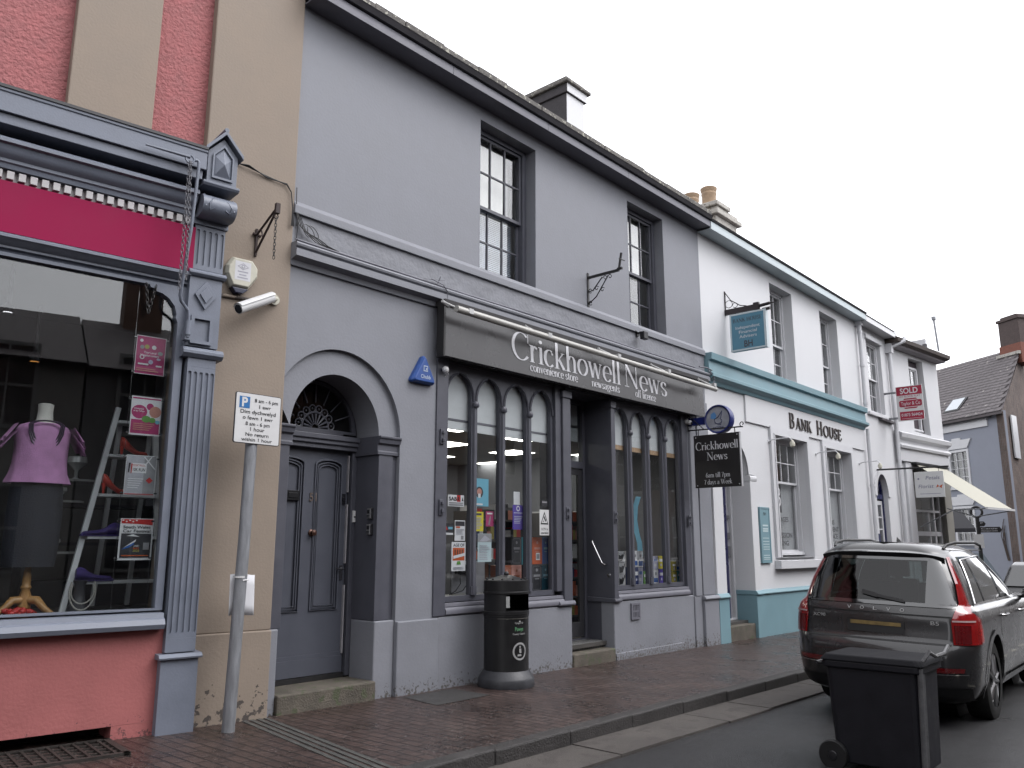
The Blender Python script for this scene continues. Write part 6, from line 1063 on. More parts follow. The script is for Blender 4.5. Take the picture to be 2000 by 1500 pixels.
b = MB(); wbox(b, gz_+.06, gz_+.74, -4.165, -4.775, -4.13, -4.80, .02, .0); wbox(b, gz_+.74, gz_+.79, -4.11, -4.83, -4.11, -4.83, -.02, -.02)
b.build('body', M_WB, WB, bevel=.01)
b = MB(); b.box(xa+.018, xa+.03, -4.55, -4.53, gz_+.1, gz_+.74); b.build('side_rib', M_WB, WB)
b = MB(); wbox(b, gz_+.79, gz_+.835, -4.09, -4.85, -4.13, -4.82, -.03, .0); b.build('lid', mat('bin_lid_plastic', (.012, .012, .015), .75, .2, 6, .1, 90, spec=.12), WB, bevel=.012)
b = MB(); b.tube([(xa-.01, -4.845, gz_+.835), (xa+.02, -4.885, gz_+.90), (xa+.15, -4.89, gz_+.86), (xb-.15, -4.89, gz_+.86), (xb-.02, -4.885, gz_+.90), (xb, -4.85, gz_+.83)], .014, 6); b.build('lid_lip', mat('grey_lip_lit_corner', (.12, .12, .125), .45, .3, 12, .2, 60), WB, smooth=50)
b = MB(); b.add([(xa+.03, -4.805, gz_+.74), (xa+.07, -4.83, gz_+.74), (xa+.10, -4.80, gz_+.08), (xa+.055, -4.775, gz_+.08)], [(0, 1, 2, 3)]); b.tube([(xa+.015, -4.815, gz_+.78), (xa+.04, -4.78, gz_+.06)], .02, 8); b.build('lit_corner_strip', MATS['grey_lip_lit_corner'], WB, smooth=50)  # pale strip puts the sky's light on the rounded front corner into colour
for x in (xa-.035, xb-.01):
    b = MB(); b.lathe([(.045, -.0), (.10, .0), (.108, .012), (.108, .036), (.1, .046), (.045, .046)], (x, -4.16, gz_+.108), 24, 'x'); w_ = b.build('wheel', mat('bin_wheel_rubber', (.01, .01, .011), .6, .2, 14), WB, smooth=40); b = MB(); b.lathe([(.045, .012), (.03, -.006), (0, -.008)], (x, -4.16, gz_+.108), 12, 'x'); b.build('hub', M_BLKPL, w_)
b = MB(); b.tube([(xa, -4.07, gz_+.76), (xb, -4.07, gz_+.76)], .016, 8); b.tube([(xa+.02, -4.07, gz_+.76), (xa+.02, -4.12, gz_+.76)], .014, 6); b.tube([(xb-.02, -4.07, gz_+.76), (xb-.02, -4.12, gz_+.76)], .014, 6); b.build('handle', M_BLKPL, WB)
# ================================================================== things in the news shop windows
def card(name, label, cat, x0, x1, z0, z1, y, base, art=(), group=None, tilt=0, thick=.002):
    """flat printed sheet facing the street: art = rects/discs/text in 0..1 units, each (kind, args, material)"""
    ml = [base]; b = MB(); w, h = x1-x0, z1-z0; b.box(x0, x1, y, y+thick, z0, z1); F = FR(x0, y, z0); lift = .0008
    for a in art:
        m = a[-1]; 
        if m not in ml: ml.append(m)
        i = ml.index(m); lift += .0004
        if a[0] == 'r': b.frect(F, a[1]*w, a[2]*w, a[3]*h, a[4]*h, lift, i)
        elif a[0] == 'd': b.fdisc(F, a[1]*w, a[2]*h, a[3]*w, lift, i, 14)
        elif a[0] == 'p': b.flat(F, [(p[0]*w, p[1]*h) for p in a[1]], lift, i)
        elif a[0] == 't': b.ftext(F, a[1], a[2]*w, a[3]*h, a[4]*h, lift, i, w=(a[5]*w if a[5] else None), bold=a[6] if len(a) > 7 else .015)
    o = b.build(name, ml, loc=((x0+x1)/2, y, z0))
    return tag(o, label, cat, group)
def lines(n, z0, z1, m, x0=.12, x1=.88, seed=1):
    r = random.Random(seed); return [('r', x0, x1-r.uniform(0, .25), z0+(z1-z0)*i/n, z0+(z1-z0)*(i+.45)/n, m) for i in range(n)]
gp = 'posters in the newsagent window'; yw = .094
card('poster', 'small white poster with bold black letters and red square in the first newsagent pane', 'poster', 6.575, 6.835, 1.945, 2.077, yw, M_PAPER, [('t', 'SAB', .3, .5, .32, .5, .05, M_INK), ('r', .55, .78, .42, 1.0, M_RED), ('t', 'R', .66, .5, .32, .14, .05, M_INK), ('p', ((.84, .5), (.96, .5), (.9, .85)), M_CHAR), ('r', .06, .94, .26, .36, M_GREYP), ('r', .06, .94, .08, .2, M_GREYP)], gp)
card('poster', 'sky blue board with a dark oval portrait in the second newsagent pane', 'poster', 7.03, 7.29, 1.965, 2.295, .13, M_SKYB, [('d', .38, .5, .26, M_CHAR), ('d', .38, .52, .16, M_ROSE), ('r', .3, .46, .3, .45, M_PAPER), ('r', .2, .6, .04, .1, M_PAPER)], gp)
card('poster', 'yellow notice in the second newsagent pane', 'poster', 6.998, 7.165, 1.67, 1.898, yw, M_YEL, [('r', .15, .8, .82, .92, M_CHAR)]+lines(8, .12, .74, MATS['faded_print'], seed=2), gp)
card('poster', 'dark red leaflet beside the yellow notice', 'poster', 7.235, 7.37, 1.73, 1.91, .12, M_MAUVE, [('r', .15, .85, .8, .9, M_PAPER), ('p', ((.3, .1), (.5, .1), (.65, .7), (.5, .65)), M_GREYP)], gp)
card('poster', 'white printed sheet above the orange poster in the first newsagent pane', 'poster', 6.69, 6.858, 1.558, 1.79, yw, M_PAPER, [('r', .05, .95, .72, .95, M_CHAR), ('r', .1, .5, .62, .7, M_ORNG), ('r', .6, .85, .06, .25, M_GREYP)]+lines(7, .3, .6, MATS['faded_print'], seed=3), gp)
card('poster', 'small leaflet with red roofed house at left edge of the first newsagent pane', 'poster', 6.50, 6.672, 1.62, 1.752, yw, M_CHAR, [('r', .05, .95, .03, .2, M_PAPER), ('p', ((.1, .45), (.3, .8), (.5, .45)), M_RED), ('r', .5, .9, .5, .7, M_SKYB)], gp)
card('poster', 'white and orange event poster with dark bottles low in the first newsagent pane', 'poster', 6.645, 6.87, 1.22, 1.545, yw, M_PAPER, [('r', .08, .92, .36, .80, M_ORNG), ('t', 'AGE OF', .5, .84, .1, .8, .04, M_CHAR)]+[('r', .2+.17*i, .29+.17*i, .5, .74, M_BROWN) for i in range(4)]+[('p', ((.12, .42), (.92, .52), (.92, .62), (.12, .52)), M_PAPER), ('p', ((.35, .22), (.65, .22), (.6, .34), (.4, .34)), M_GRN)]+lines(3, .05, .16, MATS['faded_print'], seed=4), gp)
card('poster', 'pale blue printed notice in the second newsagent pane', 'poster', 7.072, 7.308, 1.316, 1.643, yw, mat('pale_blue_paper', (.5, .62, .66), .7, .05, 7), [('r', .0, .99, .70, .99, M_GREYP), ('p', ((.1, .72), (.5, .95), (.9, .8), (.6, .72)), MATS['faded_print'])]+lines(9, .08, .62, MATS['faded_print'], seed=5), gp)
card('poster', 'violet poster with a pale crest in the third newsagent pane', 'poster', 7.72, 7.925, 1.70, 2.003, .12, M_PURP, [('d', .5, .86, .17, M_PAPER), ('d', .5, .86, .1, M_PURP), ('r', .1, .9, .66, .7, M_LILAC)]+lines(5, .25, .58, M_LILAC, seed=6), gp)
card('poster', 'plain white sheet above the violet poster', 'poster', 7.75, 7.87, 2.008, 2.17, .13, M_PAPER, [], gp); card('poster', 'tilted white sheet at the top of the fourth newsagent pane', 'poster', 7.975, 8.09, 2.115, 2.255, .14, M_PAPER, [('r', .1, .8, .4, .5, MATS['faded_print'])], gp)
card('cctv_notice', 'white CCTV in operation notice with triangle in the fourth newsagent pane', 'notice', 8.195, 8.385, 1.635, 1.96, .078, M_WPL, [('p', ((.08, .42), (.92, .42), (.5, .93)), M_INK), ('p', ((.2, .48), (.8, .48), (.5, .83)), M_WPL), ('p', ((.40, .70), (.48, .76), (.68, .58), (.6, .52)), M_INK), ('p', ((.3, .52), (.42, .52), (.42, .60), (.36, .56)), M_INK), ('t', 'CCTV in', .5, .2, .085, .7, .03, M_INK), ('t', 'operation', .5, .06, .085, .8, .03, M_INK)])
card('sticker', 'small black sticker above the CCTV notice', 'sticker', 8.235, 8.355, 2.012, 2.078, .079, M_CHAR, [('r', .1, .9, .55, .8, M_GREYP)])
def carton(label, x, y, z, w, d, h, m, art=(), group='cartons stacked in the newsagent windows', cat='carton'):
    ml = [m]; b = MB(); b.box(x, x+w, y, y+d, z, z+h); F = FR(x, y-.001, z); l = 0.0006
    for a in art:
        if a[-1] not in ml: ml.append(a[-1])
        i = ml.index(a[-1]); l += .0004
        if a[0] == 'r': b.frect(F, a[1]*w, a[2]*w, a[3]*h, a[4]*h, l, i)
        elif a[0] == 'd': b.fdisc(F, a[1]*w, a[2]*h, a[3]*w, l, i, 12)
        elif a[0] == 'p': b.flat(F, [(p[0]*w, p[1]*h) for p in a[1]], l, i)
        elif a[0] == 'o': b.c = i; P = [F[0]+F[1]*p[0]+F[2]*p[1]-Y_*l for p in rrect(.12*w, .88*w, .06*h, .94*h, .12*w, 4)]; b.tube(P, .0025, 4, True); b.c = 0
    o = b.build('carton', ml, loc=(x+w/2, y+d/2, z), bevel=.003); return tag(o, label, cat, group)
zs = .935; emb = lambda m: [('d', .5, .8, .1, m), ('r', .2, .8, .55, .63, m), ('r', .3, .7, .45, .48, m)]
ol = [('o', M_GREYP)]+emb(M_GREYP)
for args in (('rust red carton at the lower left of the third newsagent pane', 7.62, .2, zs, .165, .2, .33, MATS['red_card'] if False else mat('rust_card', (.3, .08, .035), .5, .1, 9), emb(M_ROSE)), ('rose pink carton on the bottom row of the third newsagent pane', 7.79, .2, zs, .19, .2, .33, M_ROSE, emb(MATS['rust_card'])), ('black gift carton with gold outline on top of the rose pink carton', 7.79, .2, zs+.335, .19, .2, .34, M_CHAR, ol), ('teal carton edge on the top row behind the mullion', 7.99, .2, zs+.335, .19, .2, .34, M_TEAL, ()), ('orange carton on the top row of the fourth newsagent pane', 8.19, .2, zs+.335, .2, .2, .34, M_ORNG, emb(M_ROSE)+[('r', .35, .75, .16, .42, M_PAPER), ('r', .4, .7, .2, .38, M_GREYP)]), ('blue carton on the top row at the right end of the fourth newsagent pane', 8.395, .2, zs+.335, .13, .2, .34, M_BLUE, emb(M_SKYB)), ('black gift carton with gold outline on the bottom row of the fourth newsagent pane', 8.16, .19, zs, .21, .2, .33, M_CHAR, ol), ('deep teal carton on the bottom row at the right end of the fourth newsagent pane', 8.38, .2, zs, .15, .2, .33, mat('deep_teal_card', (.01, .09, .14), .5, .08, 9), emb(M_SKYB))): carton(*args)
# right window: rows of tea and milk cartons
rn = random.Random(5)
spec = [(10.02, [(.13, .17, M_LILAC), (.13, .17, M_PAPER), (.13, .17, M_PAPER)], 'white carton'), (10.17, [(.16, .165, M_PAPER)]*3, 'black and white striped carton'), (10.53, [(.13, .26, M_NAVY), (.13, .24, M_PAPER)], 'navy carton'), (10.67, [(.14, .25, M_LILAC), (.14, .25, M_PAPER)], 'lilac carton'), (10.82, [(.1, .2, M_GRN), (.1, .12, M_NAVY)], 'green carton'), (11.07, [(.16, .22, M_PAPER), (.16, .2, M_LILAC)], 'white and blue carton'), (11.24, [(.15, .22, M_PURP), (.15, .2, M_YEL)], 'violet carton'), (11.62, [(.15, .17, M_GOLD), (.15, .16, M_GOLD)], 'olive gold carton'), (11.78, [(.16, .18, M_TEAL), (.16, .17, M_PAPER)], 'teal and white carton')]
lv = ('on the bottom row', 'on the second row', 'on the top row'); pn = {10.02: 'at the left edge of the first right-hand pane', 10.17: 'in the first right-hand pane', 10.53: 'at the left of the second right-hand pane', 10.67: 'in the second right-hand pane', 10.82: 'at the right of the second right-hand pane', 11.07: 'in the third right-hand pane', 11.24: 'at the right of the third right-hand pane', 11.62: 'in the last right-hand pane', 11.78: 'at the right end of the window'}
for x, st, lab in spec:
    z = zs
    for k, (w, h, m) in enumerate(st):
        art = []
        if 'striped' in lab: art = [('p', ((.0, .1), (.55, .15), (.95, .75), (.95, .98), (.3, .6), (.0, .7)), M_CHAR), ('d', .7, .8, .1, M_PAPER)]
        elif m is M_PAPER: art = [('r', .1, .9, .1, .4, M_BLUE), ('d', .5, .7, .18, M_GREYP)]
        elif m is M_LILAC: art = [('r', .2, .8, .6, .8, M_BLUE), ('r', .2, .6, .2, .4, M_PAPER)]
        else: art = [('r', .15, .85, .55, .75, M_PAPER), ('d', .5, .3, .15, M_LILAC)]
        carton(lab+' '+lv[k]+' '+pn[x], x, .2+rn.uniform(0, .02), z, w-.008, .15, h-.006, m, art, 'cartons stacked in the right newsagent window'); z += h
b = MB(); P = [(10.86, .3, 2.25), (10.80, .3, 2.1), (10.80, .3, 1.9), (10.88, .3, 1.7), (10.98, .3, 1.55), (11.03, .3, 1.35), (10.98, .3, 1.18)]; b.add([(p[0]-.07*s_, .3+.02*k, p[2]) for k, p in enumerate(P) for s_ in (1, -1)], [(2*i, 2*i+1, 2*i+3, 2*i+2) for i in range(len(P)-1)]); o = b.build('paper_streamer', M_SKYB, loc=(10.9, .3, 1.2)); tag(o, 'curling pale blue paper streamer in the right newsagent window', 'streamer'); o.modifiers.new('thick', 'SOLIDIFY').thickness = .002
b = MB(); b.box(7.02, 7.13, .35, .42, 1.17, 1.27); b.box(7.17, 7.27, .35, .42, 1.18, 1.28); b.tube([(7.07, .38, 1.18), (7.06, .36, 1.06), (6.98, .36, .98), (6.9, .38, .94)], .006, 5); b.tube([(7.22, .38, 1.18), (7.2, .36, 1.08), (7.1, .36, .98), (6.95, .4, .94)], .006, 5); o = b.build('power_adapter', M_BLKPL, loc=(7.15, .38, .94)); tag(o, 'pair of black plug adapters with wires low in the second newsagent pane', 'plug')
b = MB(); b.box(6.98, 7.55, .43, .45, .94, 1.32); o = b.build('grey_screen', M_GREYP, loc=(7.2, .44, .94)); tag(o, 'plain grey panel behind the plug adapters in the newsagent window', 'panel')
# ================================================================== things in the pink shop's window (its turned frame)
def W2(s, y, z): return Vector((4.28, -.03, 0))+Matrix.Rotation(R(-8), 3, 'Z') @ Vector((s, y, z))
MA = thing('mannequin', 'white shop torso in a lilac frilled top and grey skirt on a turned wooden tripod', 'mannequin', (4.28, -.03, 0), R(-8), world=False)
mx_, my_ = -1.878, .5
prof = [(1.36, .20, .15), (1.55, .195, .15), (1.75, .185, .14), (1.9, .175, .13), (2.0, .17, .125), (2.08, .15, .115), (2.16, .155, .12), (2.26, .175, .125), (2.36, .185, .12), (2.43, .18, .105), (2.475, .155, .09), (2.505, .09, .075), (2.53, .062, .06), (2.60, .056, .056), (2.66, .06, .058), (2.668, .04, .04)]
def loft(b, pr, n=28, wob=0, k=9):
    vs = []
    for z, rx, ry in pr:
        for j in range(n): a = 2*math.pi*j/n; w = 1+wob*math.sin(k*a+z*9)*(1 if z < pr[len(pr)//2][0] else .3); vs.append((mx_+rx*math.cos(a)*w, my_+ry*math.sin(a)*w, z))
    m = len(pr); b.add(vs, [(i*n+j, i*n+(j+1) % n, (i+1)*n+(j+1) % n, (i+1)*n+j) for i in range(m-1) for j in range(n)]+[tuple(range((m-1)*n, m*n))]); return b
b = loft(MB(), prof[3:]); b.build('torso', mat('torso_white', (.62, .6, .56), .6, .05, 6), MA, smooth=60)
b = loft(MB(), [(2.0, .245, .17), (2.02, .24, .165), (2.08, .215, .155), (2.16, .20, .145), (2.26, .20, .145), (2.36, .205, .14), (2.43, .205, .125), (2.475, .18, .105), (2.50, .12, .09)], 40, .03); 
for s_ in (-1, 1):
    for lay, (dz, ln) in enumerate(((0, .10), (-.06, .11))):
        b.grid(lambda u, v: (mx_+s_*(.16+.0*lay+(.06+ln*v)*(.5+.5*math.sin(math.pi*(.15+.7*u)))+.012*math.sin(u*26)*v), my_-.13+.26*u, 2.475+dz-.17*v*(.7+.3*math.sin(math.pi*u))+.01*math.sin(u*31+lay)*v), 24, 5)
ot = b.build('frilled_top', mat('lilac_jersey', (.52, .25, .48), .9, .12, 12, .3, 150), MA, smooth=70)
b = loft(MB(), [(1.33, .19, .13), (1.5, .2, .14), (1.75, .205, .145), (1.95, .195, .14), (2.05, .18, .13)], 40, .03, 7); b.build('skirt', mat('charcoal_blue_wool', (.03, .031, .042), .9, .2, 9, .3, 90), MA, smooth=70)
b = MB()
for k in range(3): b.tube([(mx_+(.105+.012*k)*math.cos(R(a)), my_-.10-.045*math.sin(R(-a)) if False else my_-.125, 2.49-.02+(.16+.025*k)*math.sin(R(a)) if math.sin(R(a)) < 0 else 2.47+.04*math.sin(R(a))) for a in range(0, 360, 20)], .007, 5, True)
b.build('bead_necklace', mat('dark_beads', (.04, .02, .05), .3), MA, smooth=60)
b = MB(); b.lathe([(.012, 1.40), (.02, 1.36), (.032, 1.22), (.03, 1.19), (.042, 1.17), (.03, 1.15), (.045, 1.10), (.05, 1.05), (.05, 1.0), (.03, .99)], (mx_+.0, my_, 0), 16)
for a in (-160, -40, 80):
    d = Vector((math.cos(R(a)), math.sin(R(a)), 0)); b.tube([Vector((mx_, my_, 1.07))+d*.03, Vector((mx_, my_, 1.07))+d*.1, Vector((mx_, my_, 1.0))+d*.17, Vector((mx_, my_, .955))+d*.24], [.035, .034, .026, .02], 8)
b.build('tripod_stand', M_WOOD, MA, smooth=50)
# white step ladder
LD = thing('step_ladder', 'white wooden step ladder used as a display stand in the pink shop window', 'ladder', (4.28, -.03, 0), R(-8), world=False)
for s0, s1, y in ((-1.27, -1.62, .42), (-.95, -.86, .42)):
    b = MB(); b.tube([(s0, y+.25, 2.72), (s1, y, .96)], .03, 4); b.build('rail', M_WTRIM, LD)
for s0, y0, s1, y1 in ((-1.22, .75, -1.2, 1.2), (-.95, .75, -.9, 1.2)):
    b = MB(); b.tube([(s0, y0, 2.6), (s1, y1, .96)], .025, 4); b.build('rear_rail', M_WTRIM, LD)
for z in (2.60, 2.29, 1.94, 1.58, 1.21):
    t = (2.72-z)/(2.72-.96); xl, xr = -1.27-.35*t, -.95+.09*t; yy = .67-.25*t; b = MB(); b.add([(xl+.02, yy-.07, z), (xr-.01, yy-.07, z), (xr-.01, yy+.12, z), (xl+.02, yy+.12, z), (xl+.02, yy-.07, z-.025), (xr-.01, yy-.07, z-.025), (xr-.01, yy+.12, z-.025), (xl+.02, yy+.12, z-.025)], [(0, 1, 2, 3), (7, 6, 5, 4), (0, 4, 5, 1), (1, 5, 6, 2), (2, 6, 7, 3), (3, 7, 4, 0)]); b.build('step', M_WTRIM, LD, bevel=.003)
def shoe(label, s, y, z, m, heel, ln=.24, flip=1, h=.10):
    b = MB(); pr = []
    for i in range(13):
        t = i/12; x = ln*(t-.5); base = heel*max(0, 1-t*1.55)**1.1; top = base+(.05+.045*math.exp(-((t-.12)/.22)**2)*h/.1) if t < .96 else base+.02; wd = (.024+.02*math.sin(math.pi*min(1, t*.85+.12)))*(1 if t < .97 else .5); pr.append((x, base, max(base+.012, top*(1-.45*max(0, t-.45))), wd))
    vs = []
    for x, b0, t0, wd in pr:
        for a in range(0, 360, 45): vs.append((s+flip*x, y+wd*math.cos(R(a)), z+(b0+t0)/2+(t0-b0)/2*math.sin(R(a))))
    n = 8; k = len(pr); b.add(vs, [(i*n+j, i*n+(j+1) % n, (i+1)*n+(j+1) % n, (i+1)*n+j) for i in range(k-1) for j in range(n)]+[tuple(range(n))[::-1], tuple(range((k-1)*n, k*n))])
    if heel > .03: b.tube([(s-flip*ln*.44, y, z), (s-flip*ln*.45, y, z+heel*1.02)], [.008, .02], 7)
    else: b.box(s-ln*.5, s+ln*.5, y-.03, y+.03, z, z+.012)
    o = b.build('shoe', m, smooth=60); o.location = (4.28, -.03, 0); o.rotation_euler = (0, 0, R(-8)); c = Vector((s, y, z)); o.data.transform(Matrix.Translation(-c)); o.location = W2(*c); return tag(o, label, 'shoe', 'shoes on the white step ladder')
M_RS = mat('coral_red_leather', (.55, .05, .03), .35, .08, 9); M_PS = mat('violet_suede', (.045, .025, .16), .8, .15, 12)
shoe('coral red high heeled shoe on the second step of the white ladder', -1.12, .60, 2.29, M_RS, .08); shoe('coral red high heeled shoe on the third step of the white ladder', -1.27, .52, 1.94, M_RS, .09, .22); shoe('violet suede trainer on the fourth step of the white ladder', -1.38, .46, 1.58, M_PS, .015, .30, -1, .12); shoe('violet suede trainer on the lowest step of the white ladder', -1.40, .40, 1.21, M_PS, .015, .29, 1, .12)
def in_win(b, name, m, label, cat, c, group=None, **k):
    return tw(b, name, m, label, cat, c, group, **k)
b = MB()
for i in range(14): a = random.Random(i); b.ball((-1.93+a.uniform(-.12, .12), .38+a.uniform(-.07, .07), .965+a.uniform(0, .04)), .035, 7, (1, 1, .7))
in_win(b, 'red_flowers', M_RED, 'heap of red fabric flowers at the foot of the wooden tripod', 'flowers', (-1.93, .38, .94), smooth=70)
b = MB(); b.lathe([(.09, .94), (.085, 1.0), (.05, 1.06), (.04, 1.18), (.055, 1.22), (0, 1.22)], (-1.52, .34, 0), 16); in_win(b, 'necklace_stand', M_CHAR, 'dark velvet necklace bust at the foot of the ladder', 'stand', (-1.52, .34, .94), smooth=50)
b = MB(); [b.tube([(-1.52+(.085+.012*k)*math.cos(R(a)), .24, 1.14+(.10+.05*k)*math.sin(R(a))) for a in range(150, 391, 15)], .006, 5) for k in range(2)]; in_win(b, 'necklace', mat('pale_cord', (.4, .38, .35), .5), 'pale double cord necklace on the dark bust', 'necklace', (-1.52, .24, 1.0), smooth=60)
for i, (s, y, z, r, m, nm, lab) in enumerate(((-1.55, 1.2, 1.9, .05, mat('clear_glass_ware', (.4, .4, .4), .1, spec=.8), 'glass_ornament', 'clear glass ornament in the middle of the pink shop window'), (-1.42, 1.3, 2.1, .09, MATS['clear_glass_ware'], 'glass_bowl', 'round glass bowl behind the ladder'), (-1.62, .9, 1.45, .045, MATS['clear_glass_ware'], 'glass_ornament', 'small glass figure low behind the ladder'))):
    b = MB(); b.lathe([(r*.6, 0), (r*.2, r*.3), (r*.2, r), (r, r*1.8), (r*.9, r*2.4), (0, r*2.4)], (s, y, z-.0), 14); b.lathe([(.2, -.02), (.2, 0)], (s, y, z), 14); in_win(b, nm, m, lab, 'ornament', (s, y, z), smooth=50)
b = MB(); b.box(-1.75, -.6, 1.5, 1.9, .94, 1.18); b.box(-1.75, -.6, 1.5, 1.9, 1.5, 1.53); b.box(-1.75, -.6, 1.5, 1.9, 1.86, 1.89); b.box(-1.75, -1.72, 1.5, 1.9, .94, 1.9); b.box(-.63, -.6, 1.5, 1.9, .94, 1.9); in_win(b, 'display_cabinet', M_CHAR, 'dim display cabinet at the back of the pink shop window', 'cabinet', (-1.2, 1.7, .94))
b = MB(); b.box(-.75, -.5, 1.0, 1.04, .94, 2.25); b.box(-.63, -.62, .995, 1.0, .94, 2.25); in_win(b, 'panel_screen', M_GREYP, 'grey panelled screen behind the ladder', 'screen', (-.62, 1.02, .94))
for s, z, m, lab in ((-2.196, 3.47, mat('white_spot_bulb', (1, .97, 1), .5, emit=9), 'bright white spotlight in the ceiling of the pink shop'), (-1.953, 3.07, mat('amber_spot_bulb', (1, .42, .1), .5, emit=3.5), 'small amber spotlight in the ceiling of the pink shop')):
    b = MB(); b.lathe([(.035, -.005), (.0, 0)], (s, .8, z), 12); b.lathe([(.045, 0), (.05, .05), (.02, .09), (.01, .5)], (s, .8, z), 12); ob = in_win(b, 'spotlight', [m, M_BLKPL], lab, 'spotlight', (s, .8, z), 'spotlights in the pink shop')
    for p in ob.data.polygons: p.material_index = 0 if p.index < 12 else 1
# four framed posters hung on wires inside the glass
def wposter(label, s0, s1, z0, z1, base, art):
    ml = [base]; y = .04; b = MB(); w, h = s1-s0, z1-z0; b.box(s0, s1, y, y+.003, z0, z1); F = FR(s0, y, z0); lift = .0008
    for a in [('r', 0, 1, 0, 1, M_PAPER), ('r', .02, .98, .015, .985, base)]+art:
        m = a[-1]
        if m not in ml: ml.append(m)
        i = ml.index(m); lift += .0004
        if a[0] == 'r': b.frect(F, a[1]*w, a[2]*w, a[3]*h, a[4]*h, lift, i)
        elif a[0] == 'd': b.fdisc(F, a[1]*w, a[2]*h, a[3]*w, lift, i, 16, (a[4]*h if len(a) > 5 else None))
        elif a[0] == 'p': b.flat(F, [(p[0]*w, p[1]*h) for p in a[1]], lift, i)
        elif a[0] == 't': b.ftext(F, a[1], a[2]*w, a[3]*h, a[4]*h, lift, i, w=a[5]*w if a[5] else None, bold=.02)
    return in_win(b, 'poster', ml, label, 'poster', (s0, y, z0), 'posters hung in the pink shop window')
wposter('magenta lottery poster, topmost of the four hung in the pink shop window', -1.34, -1.095, 2.935, 3.27, M_MAUVE, [('t', 'Your Local', .48, .55, .055, .42, M_PAPER), ('t', 'Hospice Lottery', .48, .47, .055, .62, M_PAPER), ('d', .17, .87, .055, M_PAPER), ('d', .6, .72, .075, M_PAPER), ('d', .36, .72, .08, M_GOLD), ('d', .2, .70, .07, M_GREYP), ('d', .82, .58, .09, .05, M_GREYP), ('d', .22, .44, .08, M_PAPER), ('d', .22, .44, .05, M_MAUVE), ('d', .52, .33, .08, M_LILAC), ('d', .78, .42, .07, .03, M_LILAC), ('r', .1, .45, .24, .28, M_PAPER), ('r', .7, .9, .22, .26, M_PAPER), ('r', .06, .8, .08, .1, M_ROSE), ('r', .06, .7, .13, .15, M_ROSE)])
wposter('white and magenta poster with round photos, second from the top', -1.335, -1.09, 2.413, 2.742, M_PAPER, [('r', .03, .97, .93, .97, M_MAUVE), ('r', .03, .97, .04, .4, M_MAUVE), ('d', .28, .6, .26, .18, M_MAUVE), ('d', .62, .75, .12, M_MAUVE), ('d', .8, .62, .2, .15, M_ROSE), ('d', .52, .42, .15, .09, M_GRN), ('d', .72, .4, .11, .07, M_GRN), ('d', .9, .36, .08, .05, M_SKYB), ('t', 'Hospice', .26, .66, .045, .3, M_PAPER), ('t', 'of the Valleys', .26, .6, .04, .36, M_PAPER)]+[('r', .1, .8-.05*i, .28-.05*i, .30-.05*i, M_ROSE) for i in range(4)])
wposter('grey 10K run poster with red runner, third from the top', -1.335, -1.092, 1.91, 2.243, M_GREYP, [('r', .03, .6, .03, .97, MATS['faded_print']), ('t', '10K', .4, .58, .1, .3, M_INK), ('r', .2, .68, .56, .8, M_PAPER), ('t', 'PONTYPOOL', .44, .72, .05, .4, M_RED), ('t', '10K RUN', .44, .60, .08, .4, M_INK), ('p', ((.08, .56), (.12, .56), (.15, .8), (.09, .8)), M_INK), ('p', ((.17, .54), (.2, .54), (.22, .78), (.17, .78)), M_RED), ('p', ((.68, .38), (.8, .46), (.92, .38), (.8, .30)), M_RED), ('r', .03, .97, .02, .04, M_RED)]+[('r', .1, .6-.04*i, .4-.055*i, .42-.055*i, M_PAPER) for i in range(5)]+[('p', ((.55, .97), (.6, .97), (.96, .68), (.96, .64)), M_PAPER), ('p', ((.8, .97), (.84, .97), (.62, .72), (.6, .76)), M_PAPER)])
wposter('white and charcoal car show poster with red top, lowest of the four', -1.335, -1.073, 1.383, 1.72, M_PAPER, [('r', .03, .97, .88, .985, M_RED), ('p', ((.03, .88), (.97, .88), (.97, .84), (.5, .87)), M_RED)]+[('r', .05+.1*i, .1+.1*i, .94-.03*(i % 2), .97-.03*(i % 2), M_PAPER) for i in range(5)]+[('t', 'South Wales', .5, .76, .07, .82, M_INK), ('t', 'Car Festival', .5, .665, .07, .82, M_INK), ('r', .05, .95, .06, .64, M_CHAR), ('p', ((.08, .25), (.45, .45), (.45, .38), (.3, .3)), M_BLUE), ('p', ((.15, .3), (.5, .5), (.48, .44)), M_PAPER), ('t', '2025', .52, .2, .055, .2, M_GOLD), ('t', 'JUNE 1', .52, .32, .04, .16, M_PAPER), ('t', 'MAY', .52, .26, .045, .18, M_ORNG), ('p', ((.2, .58), (.4, .62), (.6, .56), (.4, .57)), M_PAPER), ('r', .72, .9, .25, .42, M_GREYP), ('r', .1, .9, .1, .12, M_ORNG)])
b = MB()
for s in (-1.352, -1.08): b.tube([(s, .043, .95), (s, .043, 3.7)], .0016, 4)
for z in (3.25, 2.95, 2.72, 2.43, 2.22, 1.93, 1.70, 1.40): b.box(-1.36, -1.335, .035, .05, z-.006, z+.006); b.box(-1.095, -1.07, .035, .05, z-.006, z+.006)
in_win(b, 'poster_wires', M_CHROME, 'pair of thin steel poster wires inside the pink shop window', 'wires', (-1.2, .043, .95))
